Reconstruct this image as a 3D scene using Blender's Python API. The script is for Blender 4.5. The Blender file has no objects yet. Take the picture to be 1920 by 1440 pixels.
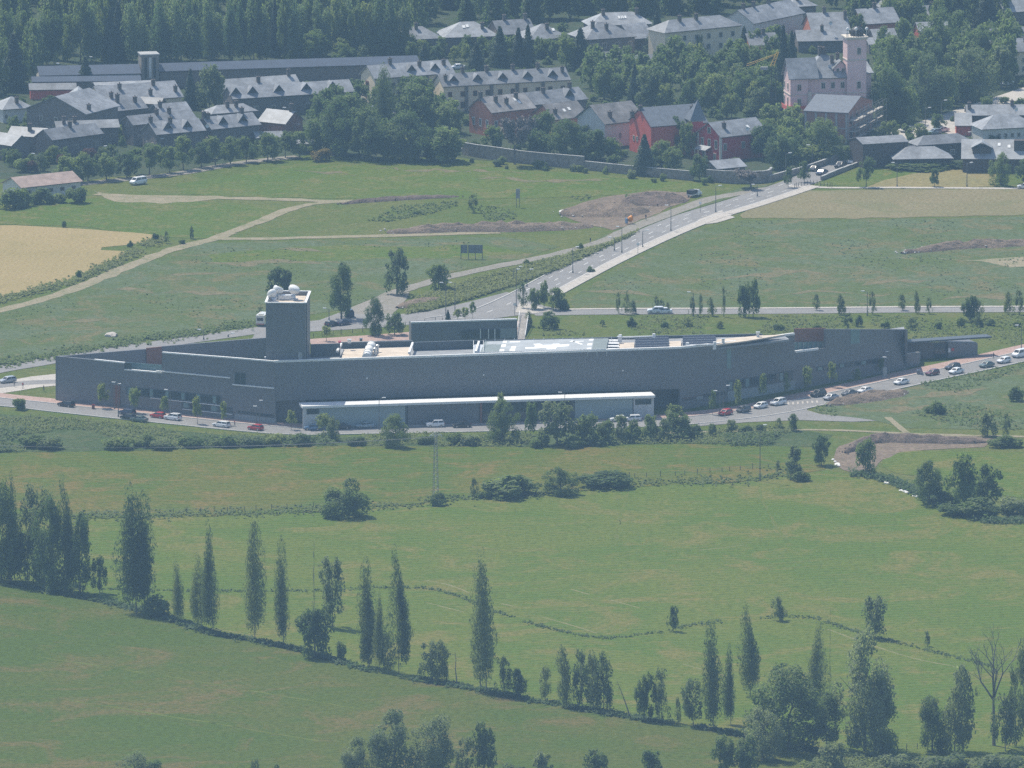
import bpy, bmesh, math, random
import numpy as np
from mathutils import Vector, Matrix, noise
from mathutils.geometry import delaunay_2d_cdt
R = math.radians
random.seed(7)
scene = bpy.context.scene
col = scene.collection

# ---------------------------------------------------------------- camera
PITCH, DIST, FPX = R(10.0), 3500.0, 26600.0        # focal length in pixels of a 1920 wide frame
CAM = Vector((0, -DIST*math.cos(PITCH), DIST*math.sin(PITCH)))
cd = bpy.data.cameras.new('camera'); cam = bpy.data.objects.new('camera', cd); col.objects.link(cam)
cam.location = CAM; cam.rotation_euler = (math.pi/2 - PITCH, 0, 0)
cd.sensor_width = 36; cd.lens = 36*FPX/1920; cd.clip_start = 5; cd.clip_end = 30000
scene.camera = cam
# ---------------------------------------------------------------- sky, sun, exposure
SUN_EL = R(60); SUN_V = Vector((-0.68*math.cos(SUN_EL), 0.733*math.cos(SUN_EL), math.sin(SUN_EL))).normalized()
world = bpy.data.worlds.new('World'); scene.world = world; world.use_nodes = True
wn = world.node_tree; bg = wn.nodes['Background']
sky = wn.nodes.new('ShaderNodeTexSky'); sky.sky_type = 'NISHITA'; sky.sun_disc = False
sky.sun_elevation = SUN_EL; sky.sun_rotation = math.atan2(SUN_V.x, SUN_V.y)
sky.altitude = 1200; sky.air_density = 1.0; sky.dust_density = 3.0
wn.links.new(sky.outputs[0], bg.inputs[0]); bg.inputs[1].default_value = 0.15
sl = bpy.data.lights.new('sun', 'SUN'); sl.energy = 4.9; sl.angle = R(0.53); sl.color = (1, .93, .80)
so = bpy.data.objects.new('sun', sl); col.objects.link(so)
so.rotation_euler = (-SUN_V).to_track_quat('-Z', 'Y').to_euler(); so.location = (0, 0, 900)
scene.view_settings.view_transform = 'Standard'; scene.view_settings.look = 'None'
scene.view_settings.gamma = 1; scene.view_settings.exposure = 0.2
scene.cycles.max_bounces = 4; scene.cycles.diffuse_bounces = 2; scene.cycles.glossy_bounces = 2
scene.cycles.transmission_bounces = 3; scene.cycles.transparent_max_bounces = 6; scene.cycles.volume_bounces = 0
scene.cycles.use_denoising = False
try: scene.cycles.denoiser = 'OPENIMAGEDENOISE'
except Exception: pass

# ---------------------------------------------------------------- helpers: picture point -> place
FW = Vector((0, math.cos(PITCH), -math.sin(PITCH))); UP = Vector((0, math.sin(PITCH), math.cos(PITCH)))
def ray(x, y): return FW*FPX + Vector((1, 0, 0))*(x-960) + UP*(720-y)
def G(x, y, z=0.0):
    d = ray(x, y); t = (z-CAM.z)/d.z
    return CAM + d*t
def S(y, z=0.0):                                    # pixels per metre there
    d = ray(960, y); t = (z-CAM.z)/d.z
    return 1.0/t
def on_plane(x, y, p, n):
    d = ray(x, y); t = (p-CAM).dot(n)/d.dot(n)
    return CAM + d*t

# ---------------------------------------------------------------- materials
MATS = {}
def nodes(name):
    m = bpy.data.materials.new(name); m.use_nodes = True
    return m, m.node_tree.nodes, m.node_tree.links, m.node_tree.nodes['Principled BSDF']
def plain(name, c, rough=.7, metal=0, var=.12, scale=.8, spec=.3, bump=0, bscale=6, rnd=0):
    if name in MATS: return MATS[name]
    m, n, l, b = nodes(name)
    tc = n.new('ShaderNodeTexCoord'); t = n.new('ShaderNodeTexNoise'); t.inputs['Scale'].default_value = scale; t.inputs['Detail'].default_value = 5
    l.new(tc.outputs['Object'], t.inputs['Vector'])
    r = n.new('ShaderNodeValToRGB')
    r.color_ramp.elements[0].position = .3; r.color_ramp.elements[1].position = .7
    r.color_ramp.elements[0].color = tuple(max(0, v*(1-var)) for v in c)+(1,)
    r.color_ramp.elements[1].color = tuple(min(1, v*(1+var)) for v in c)+(1,)
    l.new(t.outputs['Fac'], r.inputs['Fac']); l.new(r.outputs[0], b.inputs['Base Color'])
    if rnd:
        oi = n.new('ShaderNodeObjectInfo'); mr = n.new('ShaderNodeMapRange'); mr.inputs[3].default_value = 1-rnd; mr.inputs[4].default_value = 1+rnd; l.new(oi.outputs['Random'], mr.inputs[0])
        hs = n.new('ShaderNodeHueSaturation'); l.new(mr.outputs[0], hs.inputs['Value']); l.new(r.outputs[0], hs.inputs['Color'])
        ms = n.new('ShaderNodeTexNoise'); ms.inputs['Scale'].default_value = .22; ms.inputs['Detail'].default_value = 4; l.new(tc.outputs['Object'], ms.inputs['Vector'])
        mm = n.new('ShaderNodeMapRange'); mm.inputs[1].default_value = .35; mm.inputs[2].default_value = .65; mm.inputs[3].default_value = .72; mm.inputs[4].default_value = 1.12; l.new(ms.outputs['Fac'], mm.inputs[0])
        h2 = n.new('ShaderNodeHueSaturation'); l.new(mm.outputs[0], h2.inputs['Value']); l.new(hs.outputs[0], h2.inputs['Color']); l.new(h2.outputs[0], b.inputs['Base Color'])
    b.inputs['Roughness'].default_value = rough; b.inputs['Metallic'].default_value = metal
    b.inputs['Specular IOR Level'].default_value = spec
    if bump:
        t2 = n.new('ShaderNodeTexNoise'); t2.inputs['Scale'].default_value = bscale; l.new(tc.outputs['Object'], t2.inputs['Vector'])
        bp = n.new('ShaderNodeBump'); bp.inputs['Strength'].default_value = bump; l.new(t2.outputs['Fac'], bp.inputs['Height']); l.new(bp.outputs[0], b.inputs['Normal'])
    MATS[name] = m; return m
def field(name, cols, patch=.02, fine=.7, rows=None, flower=None, bump=.5, stretch=(1, 1), rowamt=.35):
    """meadow or crop: cols = list of 3-4 natural colours mixed by noise at several sizes; rows=(angle, spacing)"""
    m, n, l, b = nodes(name)
    tc = n.new('ShaderNodeTexCoord'); mp = n.new('ShaderNodeMapping'); mp.inputs['Scale'].default_value = (stretch[0], stretch[1], 1)
    l.new(tc.outputs['Object'], mp.inputs['Vector'])
    def nz(s, d=4, rough=.6, dist=0):
        t = n.new('ShaderNodeTexNoise'); t.inputs['Scale'].default_value = s; t.inputs['Detail'].default_value = d
        t.inputs['Roughness'].default_value = rough; t.inputs['Distortion'].default_value = dist
        l.new(mp.outputs[0], t.inputs['Vector']); return t.outputs['Fac']
    def mix(f, a, bb):
        x = n.new('ShaderNodeMix'); x.data_type = 'RGBA'; l.new(f, x.inputs[0])
        for i, v in ((6, a), (7, bb)):
            if isinstance(v, tuple): x.inputs[i].default_value = v+(1,)
            else: l.new(v, x.inputs[i])
        return x.outputs[2]
    def ramp(f, lo, hi, amt=1.0):
        r = n.new('ShaderNodeMapRange'); r.inputs[1].default_value = lo; r.inputs[2].default_value = hi; r.inputs[4].default_value = amt
        l.new(f, r.inputs[0]); return r.outputs[0]
    c = mix(ramp(nz(patch, 6, .7, .8), .44, .56), cols[0], cols[1])
    c = mix(ramp(nz(patch*2.7, 6, .72, 1.0), .5, .62, .9), c, cols[2])
    if len(cols) > 3: c = mix(ramp(nz(patch*7, 5, .75), .54, .64, .8), c, cols[3])
    f = nz(fine, 3, .8)
    c = mix(ramp(f, .38, .66, .75), c, tuple(v*.5 for v in cols[0]))
    if rows:
        w = n.new('ShaderNodeTexWave'); w.inputs['Scale'].default_value = 2*math.pi/rows[1]/6.28*1.0
        w.inputs['Distortion'].default_value = 2.2; w.inputs['Detail'].default_value = 3
        m2 = n.new('ShaderNodeMapping'); m2.inputs['Rotation'].default_value = (0, 0, rows[0]); l.new(tc.outputs['Object'], m2.inputs['Vector'])
        l.new(m2.outputs[0], w.inputs['Vector']); c = mix(ramp(w.outputs['Fac'], .5, 1.0, rowamt), c, cols[2])
    if flower:
        c = mix(ramp(nz(.35, 3, .8), .62, .72, .8), c, flower)
    l.new(c, b.inputs['Base Color']); b.inputs['Roughness'].default_value = .95; b.inputs['Specular IOR Level'].default_value = .1
    bp = n.new('ShaderNodeBump'); bp.inputs['Strength'].default_value = bump; bp.inputs['Distance'].default_value = .35
    l.new(f, bp.inputs['Height']); l.new(bp.outputs[0], b.inputs['Normal'])
    return m
def leafmat(name, dark, light, trans=.5, up=.35, outw=.55):
    m, n, l, b = nodes(name)
    geo = n.new('ShaderNodeNewGeometry'); tco = n.new('ShaderNodeTexCoord')
    def vm(op, a, c, k=None):
        v = n.new('ShaderNodeVectorMath'); v.operation = op
        for i, q in ((0, a), (1, c)):
            if q is None: continue
            if isinstance(q, tuple): v.inputs[i].default_value = q
            else: l.new(q, v.inputs[i])
        if k is not None: v.inputs['Scale'].default_value = k
        return v.outputs[0]
    nrm = vm('SCALE', geo.outputs['Normal'], None, .6)
    if outw:
        vt = n.new('ShaderNodeVectorTransform'); vt.vector_type = 'NORMAL'; vt.convert_from = 'OBJECT'; vt.convert_to = 'WORLD'
        l.new(vm('NORMALIZE', vm('SUBTRACT', tco.outputs['Object'], (0, 0, .45)), None), vt.inputs[0])
        nrm = vm('ADD', nrm, vm('SCALE', vm('NORMALIZE', vt.outputs[0], None), None, outw))
    nrm = vm('NORMALIZE', vm('ADD', nrm, (0, 0, up)), None); l.new(nrm, b.inputs['Normal'])
    tc = n.new('ShaderNodeTexCoord'); t = n.new('ShaderNodeTexNoise'); t.inputs['Scale'].default_value = 5; t.inputs['Detail'].default_value = 3
    l.new(tc.outputs['Object'], t.inputs['Vector'])
    oi = n.new('ShaderNodeObjectInfo'); ad = n.new('ShaderNodeMath'); ad.operation = 'MULTIPLY_ADD'; ad.inputs[1].default_value = .55; ad.inputs[2].default_value = -.27
    l.new(oi.outputs['Random'], ad.inputs[0]); a2 = n.new('ShaderNodeMath'); l.new(ad.outputs[0], a2.inputs[0]); l.new(t.outputs['Fac'], a2.inputs[1])
    r = n.new('ShaderNodeValToRGB'); r.color_ramp.elements[0].position = .25; r.color_ramp.elements[1].position = .75
    r.color_ramp.elements[0].color = dark+(1,); r.color_ramp.elements[1].color = light+(1,)
    l.new(a2.outputs[0], r.inputs['Fac']); l.new(r.outputs[0], b.inputs['Base Color'])
    b.inputs['Roughness'].default_value = .65; b.inputs['Specular IOR Level'].default_value = .25
    tr = n.new('ShaderNodeBsdfTranslucent'); br = n.new('ShaderNodeMix'); br.data_type = 'RGBA'; br.blend_type = 'MULTIPLY'; br.inputs[0].default_value = 1; br.inputs[7].default_value = (1.7, 1.75, 1.2, 1); l.new(r.outputs[0], br.inputs[6]); l.new(br.outputs[2], tr.inputs[0]); mx = n.new('ShaderNodeMixShader'); mx.inputs[0].default_value = trans
    l.new(b.outputs[0], mx.inputs[1]); l.new(tr.outputs[0], mx.inputs[2]); l.new(mx.outputs[0], n['Material Output'].inputs[0])
    MATS[name] = m; return m
def glass(name, c=(.03, .045, .055), rough=.12):
    if name in MATS: return MATS[name]
    m, n, l, b = nodes(name); b.inputs['Base Color'].default_value = c+(1,); b.inputs['Roughness'].default_value = rough
    b.inputs['Specular IOR Level'].default_value = .6
    tc = n.new('ShaderNodeTexCoord'); t = n.new('ShaderNodeTexNoise'); t.inputs['Scale'].default_value = .6; l.new(tc.outputs['Object'], t.inputs['Vector'])
    bp = n.new('ShaderNodeBump'); bp.inputs['Strength'].default_value = .06; l.new(t.outputs['Fac'], bp.inputs['Height']); l.new(bp.outputs[0], b.inputs['Normal'])
    MATS[name] = m; return m
def ribbed(name, c, pitch=.5, rough=.55, metal=0., amt=.12, axis=0, tint=.05):
    """cladding: fine ribs plus panel-to-panel tone"""
    m, n, l, b = nodes(name)
    tc = n.new('ShaderNodeTexCoord')
    br = n.new('ShaderNodeTexBrick'); br.offset = 0; br.inputs['Scale'].default_value = 1
    br.inputs['Brick Width'].default_value = 1.35; br.inputs['Row Height'].default_value = 1.9; br.inputs['Mortar Size'].default_value = .05
    br.inputs['Color1'].default_value = tuple(v*(1-tint) for v in c)+(1,); br.inputs['Color2'].default_value = tuple(v*(1+tint) for v in c)+(1,)
    br.inputs['Mortar'].default_value = tuple(v*(1-amt) for v in c)+(1,)
    l.new(tc.outputs['UV'], br.inputs['Vector'])
    t = n.new('ShaderNodeTexNoise'); t.inputs['Scale'].default_value = .12; t.inputs['Detail'].default_value = 6; l.new(tc.outputs['UV'], t.inputs['Vector'])
    mx = n.new('ShaderNodeMix'); mx.data_type = 'RGBA'; mx.blend_type = 'MULTIPLY'; mx.inputs[0].default_value = .35
    l.new(br.outputs[0], mx.inputs[6]); l.new(t.outputs['Color'], mx.inputs[7])
    t2 = n.new('ShaderNodeMix'); t2.data_type = 'RGBA'; t2.inputs[0].default_value = .35; l.new(br.outputs[0], t2.inputs[6]); l.new(mx.outputs[2], t2.inputs[7])
    l.new(t2.outputs[2], b.inputs['Base Color']); b.inputs['Roughness'].default_value = rough; b.inputs['Metallic'].default_value = metal
    w = n.new('ShaderNodeTexWave'); w.inputs['Scale'].default_value = 1/pitch*.318; l.new(tc.outputs['UV'], w.inputs['Vector'])
    bp = n.new('ShaderNodeBump'); bp.inputs['Strength'].default_value = .12; bp.inputs['Distance'].default_value = .05; l.new(w.outputs['Fac'], bp.inputs['Height']); l.new(bp.outputs[0], b.inputs['Normal'])
    MATS[name] = m; return m

# ---------------------------------------------------------------- mesh builder
class MB:
    def __init__(s): s.v = []; s.f = []; s.mi = []; s.m = 0
    def poly(s, pts):
        i = len(s.v); s.v += [tuple(p) for p in pts]; s.f.append(tuple(range(i, i+len(pts)))); s.mi.append(s.m)
    def prism(s, pts, ext):
        """closed prism: polygon pts (3d, any winding) pushed along ext"""
        n = len(pts); i = len(s.v); e = Vector(ext)
        s.v += [tuple(p) for p in pts] + [tuple(Vector(p)+e) for p in pts]
        nn = Vector((0, 0, 0))
        for k in range(n): nn += Vector(pts[k]).cross(Vector(pts[(k+1) % n]))
        fl = nn.dot(e) > 0
        a = tuple(range(i, i+n)); b = tuple(range(i+n, i+2*n))
        s.f.append(a[::-1] if fl else a); s.f.append(b if fl else b[::-1]); s.mi += [s.m]*2
        for k in range(n):
            q = (i+k, i+(k+1) % n, i+n+(k+1) % n, i+n+k)
            s.f.append(q if fl else q[::-1]); s.mi.append(s.m)
    def box(s, x0, x1, y0, y1, z0, z1):
        s.prism([(x0, y0, z0), (x1, y0, z0), (x1, y1, z0), (x0, y1, z0)], (0, 0, z1-z0))
    def bar(s, a, b, w, h=None):
        a = Vector(a); b = Vector(b); d = (b-a).normalized(); h = h or w
        u = Vector((0, 0, 1)) if abs(d.z) < .9 else Vector((0, 1, 0))
        r = d.cross(u).normalized()*w/2; u = r.cross(d).normalized()*h/2
        s.prism([a-r-u, a+r-u, a+r+u, a-r+u], b-a)
    def tube(s, a, b, r0, r1, n=6, cap=True):
        a = Vector(a); b = Vector(b); d = (b-a)
        if d.length < 1e-6: return
        d.normalize(); u = Vector((0, 0, 1)) if abs(d.z) < .9 else Vector((0, 1, 0))
        x = d.cross(u).normalized(); y = x.cross(d)
        i = len(s.v)
        for p, r in ((a, r0), (b, r1)):
            for k in range(n):
                t = 2*math.pi*k/n; s.v.append(tuple(p + x*math.cos(t)*r + y*math.sin(t)*r))
        for k in range(n): s.f.append((i+k, i+n+k, i+n+(k+1) % n, i+(k+1) % n)); s.mi.append(s.m)
        if cap: s.f.append(tuple(range(i, i+n))); s.f.append(tuple(range(i+2*n-1, i+n-1, -1))); s.mi += [s.m]*2
    def lathe(s, prof, c=(0, 0, 0), n=10):
        i = len(s.v); c = Vector(c)
        for r, z in prof:
            for k in range(n):
                t = 2*math.pi*k/n; s.v.append((c.x+r*math.cos(t), c.y+r*math.sin(t), c.z+z))
        for j in range(len(prof)-1):
            for k in range(n):
                s.f.append((i+j*n+k, i+j*n+(k+1) % n, i+(j+1)*n+(k+1) % n, i+(j+1)*n+k)); s.mi.append(s.m)
        s.f.append(tuple(range(i+n-1, i-1, -1))); s.f.append(tuple(range(i+(len(prof)-1)*n, i+len(prof)*n))); s.mi += [s.m]*2
    def mesh(s, name, mats, off=None, smooth=False, uv=False):
        me = bpy.data.meshes.new(name)
        v = s.v if off is None else [(p[0]-off[0], p[1]-off[1], p[2]-off[2]) for p in s.v]
        me.from_pydata(v, [], s.f)
        for m in (mats if isinstance(mats, (list, tuple)) else [mats]): me.materials.append(m)
        if any(s.mi): me.polygons.foreach_set('material_index', s.mi)
        if smooth: me.polygons.foreach_set('use_smooth', [True]*len(s.f))
        if uv:
            ul = me.uv_layers.new(name='UVMap')
            for p in me.polygons:
                nn = p.normal
                h = Vector((-nn.y, nn.x, 0)); flat = h.length < .3
                h = Vector((1, 0, 0)) if flat else h.normalized()
                for li in p.loop_indices:
                    c = me.vertices[me.loops[li].vertex_index].co
                    ul.data[li].uv = (c.dot(h), c.y if flat else c.z)
        me.update(); return me
    def build(s, name, mats, parent=None, world=False, smooth=False, uv=False):
        off = parent.location if (world and parent is not None) else None
        return link(name, s.mesh(name, mats, off, smooth, uv), parent)
def link(name, data, parent=None):
    o = bpy.data.objects.new(name, data); col.objects.link(o); o.parent = parent
    return o
def tag(o, label=None, cat=None, group=None, kind=None):
    if label: o['label'] = label
    if cat: o['category'] = cat
    if group: o['group'] = group
    if kind: o['kind'] = kind
    return o
def thing(name, label, cat, loc=(0, 0, 0), rz=0, group=None, scale=None):
    o = bpy.data.objects.new(name, None); col.objects.link(o); o.location = loc; o.rotation_euler.z = rz
    o.empty_display_size = .5
    if scale: o.scale = scale
    return tag(o, label, cat, group)
def copy_tree(o, parent=None):
    c = o.copy(); col.objects.link(c); c.parent = parent
    for ch in o.children: copy_tree(ch, c)
    return c

# ---------------------------------------------------------------- ground sheets
def jitter_poly(pts, step=4.0, amp=.8, seed=0):
    out = []
    n = len(pts)
    for i in range(n):
        a = Vector(pts[i]); b = Vector(pts[(i+1) % n]); k = max(1, int((b-a).length/step))
        for j in range(k):
            p = a.lerp(b, j/k)
            q = noise.noise_vector(Vector((p.x*.11, p.y*.11, seed)))*amp + noise.noise_vector(Vector((p.x*.5, p.y*.5, seed)))*amp*.4
            out.append(Vector((p.x+q.x, p.y+q.y*2.2)))
    return out
def sheet(name, px, mat, z, kind='structure', amp=.9, step=4.0, seed=0, metres=False, label=None):
    pts = [Vector(p[:2]) for p in px] if metres else [G(*p).xy for p in px]
    pts = jitter_poly(pts, step, amp, seed) if amp else pts
    n = len(pts)
    r = delaunay_2d_cdt([Vector((p[0], p[1])) for p in pts], [(i, (i+1) % n) for i in range(n)], [], 1, 1e-4)
    me = bpy.data.meshes.new(name); me.from_pydata([(v[0], v[1], z) for v in r[0]], [], r[2]); me.materials.append(mat); me.update()
    for p in me.polygons:
        if p.normal.z < 0: p.flip()
    o = link(name, me); tag(o, label, None, None, kind); return o
def smooth_line(pts, step=3.0):
    out = []
    n = len(pts)
    for i in range(n-1):
        p0 = pts[max(0, i-1)]; p1 = pts[i]; p2 = pts[i+1]; p3 = pts[min(n-1, i+2)]
        k = max(2, int((p2-p1).length/step))
        for j in range(k):
            t = j/k
            out.append(.5*((2*p1)+(p2-p0)*t+(2*p0-5*p1+4*p2-p3)*t*t+(3*p1-p0-3*p2+p3)*t**3))
    out.append(pts[-1]); return out
def offset_line(line, d):
    out = []
    for i, p in enumerate(line):
        a = line[max(0, i-1)]; b = line[min(len(line)-1, i+1)]; t = (b-a).normalized()
        out.append(Vector((p.x-t.y*d, p.y+t.x*d)))          # d > 0: to the left of travel
    return out
def strip(name, la, lb, mat, z, h=0, kind='structure', jit=0, seed=0, parent=None):
    """sheet (h = 0) or raised slab between two lines of equal length"""
    m = MB(); n = len(la)
    def jz(p, s): 
        if not jit: return p
        q = noise.noise_vector(Vector((p.x*.15, p.y*.15, s)))*jit+noise.noise_vector(Vector((p.x*.7, p.y*.7, s)))*jit*.5; return Vector((p.x+q.x, p.y+q.y))
    A = [jz(p, seed) for p in la]; B = [jz(p, seed+9) for p in lb]
    for i in range(n-1):
        q = [A[i], B[i], B[i+1], A[i+1]]
        m.poly([(p.x, p.y, z+h) for p in q])
        if h:
            m.poly([(A[i].x, A[i].y, z), (A[i].x, A[i].y, z+h), (A[i+1].x, A[i+1].y, z+h), (A[i+1].x, A[i+1].y, z)])
            m.poly([(B[i+1].x, B[i+1].y, z), (B[i+1].x, B[i+1].y, z+h), (B[i].x, B[i].y, z+h), (B[i].x, B[i].y, z)])
    if h:
        for i in (0, n-1): m.poly([(A[i].x, A[i].y, z), (B[i].x, B[i].y, z), (B[i].x, B[i].y, z+h), (A[i].x, A[i].y, z+h)])
    me = m.mesh(name, mat)
    if not h:
        for p in me.polygons:
            if p.normal.z < 0: p.flip()
    o = link(name, me, parent)
    if parent is None: tag(o, kind=kind)
    return o
def pxline(px, step=3.0): return smooth_line([G(*p).xy for p in px], step)
# ================================================================ SETTING: ground, fields, roads
m_ground = field('meadow_ground', [(0.090, 0.127, 0.018), (0.131, 0.143, 0.034), (0.090, 0.133, 0.026), (0.162, 0.152, 0.056)], patch=.022, flower=(.19, .18, .03))
m_rough = field('rough_meadow', [(.095, .13, .035), (.115, .148, .075), (.185, .15, .07), (.075, .105, .028)], patch=.03, flower=(.2, .19, .04), bump=.9)
m_mown = field('mown_meadow', [(.085, .14, .014), (.118, .15, .02), (.185, .16, .045), (.078, .13, .014)], patch=.016, rows=(R(78), 9), bump=.3, rowamt=.2)
m_near = field('near_meadow', [(.07, .108, .012), (.095, .112, .018), (.155, .118, .042), (.072, .11, .014)], patch=.013, bump=.35)
m_strip = field('hay_meadow', [(.078, .125, .013), (.125, .13, .02), (.19, .135, .04), (.08, .115, .015)], patch=.018, rows=(R(84), 12), bump=.35, rowamt=.15)
m_wheat = field('ripe_wheat', [(.34, .268, .125), (.37, .285, .14), (.295, .24, .105)], patch=.012, fine=1.2, rows=(R(10), 7), bump=.25, rowamt=.55)
m_barley = field('dry_grass', [(.215, .19, .095), (.25, .21, .115), (.18, .18, .08), (.24, .22, .115)], patch=.015, fine=1.0, bump=.3)
m_straw = field('straw_stubble', [(.25, .215, .09), (.275, .225, .1), (.22, .2, .085)], patch=.03, bump=.3)
m_lawn = field('green_lawn', [(.088, .138, .016), (.115, .146, .024), (.175, .158, .05), (.088, .13, .018)], patch=.04, bump=.4)
m_soil = field('bare_soil', [(.21, .16, .12), (.25, .19, .14), (.17, .135, .10), (.13, .135, .06)], patch=.08, bump=.8)
m_dirt = field('dirt_track', [(.33, .28, .19), (.28, .25, .15), (.17, .19, .085), (.37, .31, .22)], patch=.12, fine=1.5, bump=.4)
m_gravel = field('gravel_track', [(.30, .275, .24), (.27, .25, .21), (.22, .21, .15), (.33, .30, .27)], patch=.12, fine=1.5, bump=.4)
m_asphalt = field('asphalt', [(.27, .262, .255), (.295, .287, .28), (.24, .235, .23), (.31, .30, .285)], patch=.06, fine=2.5, bump=.08)
m_pave = field('pale_paving', [(.50, .46, .41), (.54, .5, .45), (.44, .41, .36)], patch=.15, fine=2, bump=.1)
m_pink = field('pink_paving', [(.44, .31, .265), (.48, .34, .29), (.38, .28, .235)], patch=.12, fine=2, bump=.1)
m_bank = field('bank_weeds', [(.055, .09, .025), (.085, .115, .04), (.11, .12, .05), (.05, .08, .022)], patch=.06, fine=.9, bump=1.0)
m_drypatch = field('dry_patch', [(.17, .15, .075), (.2, .165, .09), (.11, .14, .055), (.14, .15, .065)], patch=.08, bump=.6)
m_kerb = plain('kerb_stone', (.5, .48, .45), .8)
m_paint = plain('road_paint', (.75, .75, .72), .6, var=.2, scale=1.5)
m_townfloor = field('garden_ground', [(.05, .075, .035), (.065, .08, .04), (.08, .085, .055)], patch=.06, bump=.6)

# one ground sheet out to the horizon
g = MB(); g.poly([(-14000, -9000, -.03), (14000, -9000, -.03), (14000, 20000, -.03), (-14000, 20000, -.03)])
tag(g.build('ground', m_ground), kind='structure')
sheet('near_meadow', [(-120, 1085), (0, 1090), (200, 1130), (290, 1152), (400, 1188), (540, 1215), (700, 1258), (860, 1288), (1060, 1325), (1260, 1358), (1360, 1372), (1500, 1400), (1720, 1425), (2050, 1440), (2050, 1640), (-120, 1640)], m_near, .02, amp=1.5, seed=1)
sheet('mown_meadow', [(-120, 975), (160, 973), (400, 968), (600, 960), (830, 940), (1000, 928), (1200, 912), (1380, 905), (1470, 893), (1550, 882), (1600, 890), (1680, 912), (1760, 950), (1860, 985), (2050, 975), (2050, 1440), (1720, 1425), (1500, 1400), (1360, 1372), (1060, 1325), (860, 1288), (700, 1258), (540, 1215), (400, 1188), (290, 1152), (200, 1130), (0, 1090), (-120, 1085)], m_mown, .02, amp=.5, seed=2)
sheet('hay_meadow', [(-120, 846), (160, 848), (330, 842), (640, 836), (980, 838), (1290, 832), (1500, 836), (1540, 850), (1550, 882), (1470, 893), (1380, 905), (1200, 912), (1000, 928), (830, 940), (600, 960), (400, 968), (160, 973), (-120, 975)], m_strip, .02, amp=1.2, seed=3)
sheet('paddock', [(1660, 855), (1700, 843), (1800, 846), (2050, 850), (2050, 945), (1880, 930), (1790, 905), (1700, 890), (1650, 875)], m_mown, .025, amp=1.5, seed=4)
sheet('bare_bank', [(1560, 868), (1575, 835), (1620, 818), (1700, 812), (1800, 815), (1870, 822), (1850, 838), (1760, 842), (1690, 846), (1655, 862), (1640, 882), (1600, 886), (1580, 880)], m_soil, .03, amp=1.2, seed=5)
sheet('wheat_field', [(-120, 420), (0, 422), (90, 425), (150, 429), (250, 436), (288, 440), (285, 452), (240, 458), (192, 463), (188, 468), (242, 471), (225, 485), (150, 520), (70, 542), (0, 561), (-120, 590)], m_wheat, .03, amp=.8, seed=6)
sheet('dry_grass_field', [(1385, 400), (1440, 364), (1490, 356), (1700, 356), (1990, 352), (1990, 402), (1800, 406), (1600, 410), (1390, 410)], m_barley, .03, amp=1.2, seed=7)
sheet('stubble_field', [(1625, 351), (1660, 338), (1720, 324), (1790, 317), (1868, 317), (1868, 350), (1750, 352)], m_straw, .03, amp=.5, seed=8)
sheet('lawn', [(1535, 346), (1570, 330), (1610, 318), (1720, 312), (1790, 317), (1720, 324), (1660, 338), (1625, 351)], m_lawn, .025, amp=.5, seed=9)
sheet('rough_meadow', [(1068, 562), (1130, 520), (1220, 470), (1300, 430), (1395, 412), (1600, 412), (1800, 408), (1990, 404), (1990, 574), (1400, 578), (1075, 578)], m_rough, .02, amp=1, seed=10)
sheet('rough_field', [(-100, 600), (0, 585), (120, 552), (250, 500), (390, 455), (560, 452), (940, 444), (1050, 462), (980, 485), (850, 510), (750, 540), (640, 580), (470, 605), (150, 655), (0, 682), (-100, 700)], m_rough, .015, amp=1, seed=11)
sheet('pasture', [(-100, 385), (150, 372), (330, 375), (560, 388), (430, 436), (395, 448), (300, 445), (150, 425), (-100, 418)], m_lawn, .02, amp=1, seed=14)
sheet('pasture', [(330, 345), (560, 308), (900, 312), (1180, 335), (1330, 345), (1290, 360), (1000, 372), (650, 374), (340, 364)], m_lawn, .02, amp=1, seed=15)
sheet('pasture', [(390, 478), (560, 462), (900, 460), (1000, 474), (880, 482), (560, 490), (400, 492)], m_lawn, .022, amp=1, seed=16)
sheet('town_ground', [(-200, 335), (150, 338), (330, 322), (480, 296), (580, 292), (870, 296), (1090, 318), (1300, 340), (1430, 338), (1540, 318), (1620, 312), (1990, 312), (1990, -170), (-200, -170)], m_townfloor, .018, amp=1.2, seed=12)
sheet('spoil_ground', [(1150, 432), (1215, 408), (1290, 375), (1310, 362), (1230, 358), (1130, 370), (1050, 395), (1080, 415)], m_soil, .03, amp=1.2, seed=13)
sheet('spoil_ground', [(175, 360), (250, 366), (330, 368), (420, 372), (300, 382), (240, 380), (195, 372)], m_dirt, .035, amp=1.5, seed=17)
sheet('clearing', [(1575, 482), (1800, 487), (1990, 478), (1990, 496), (1890, 502), (1840, 488)], m_dirt, .03, amp=1.5, seed=18)
sheet('gravel_patch', [(640, 588), (700, 566), (770, 548), (745, 580), (730, 590), (690, 596)], m_gravel, .03, amp=.8, seed=19)

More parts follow.
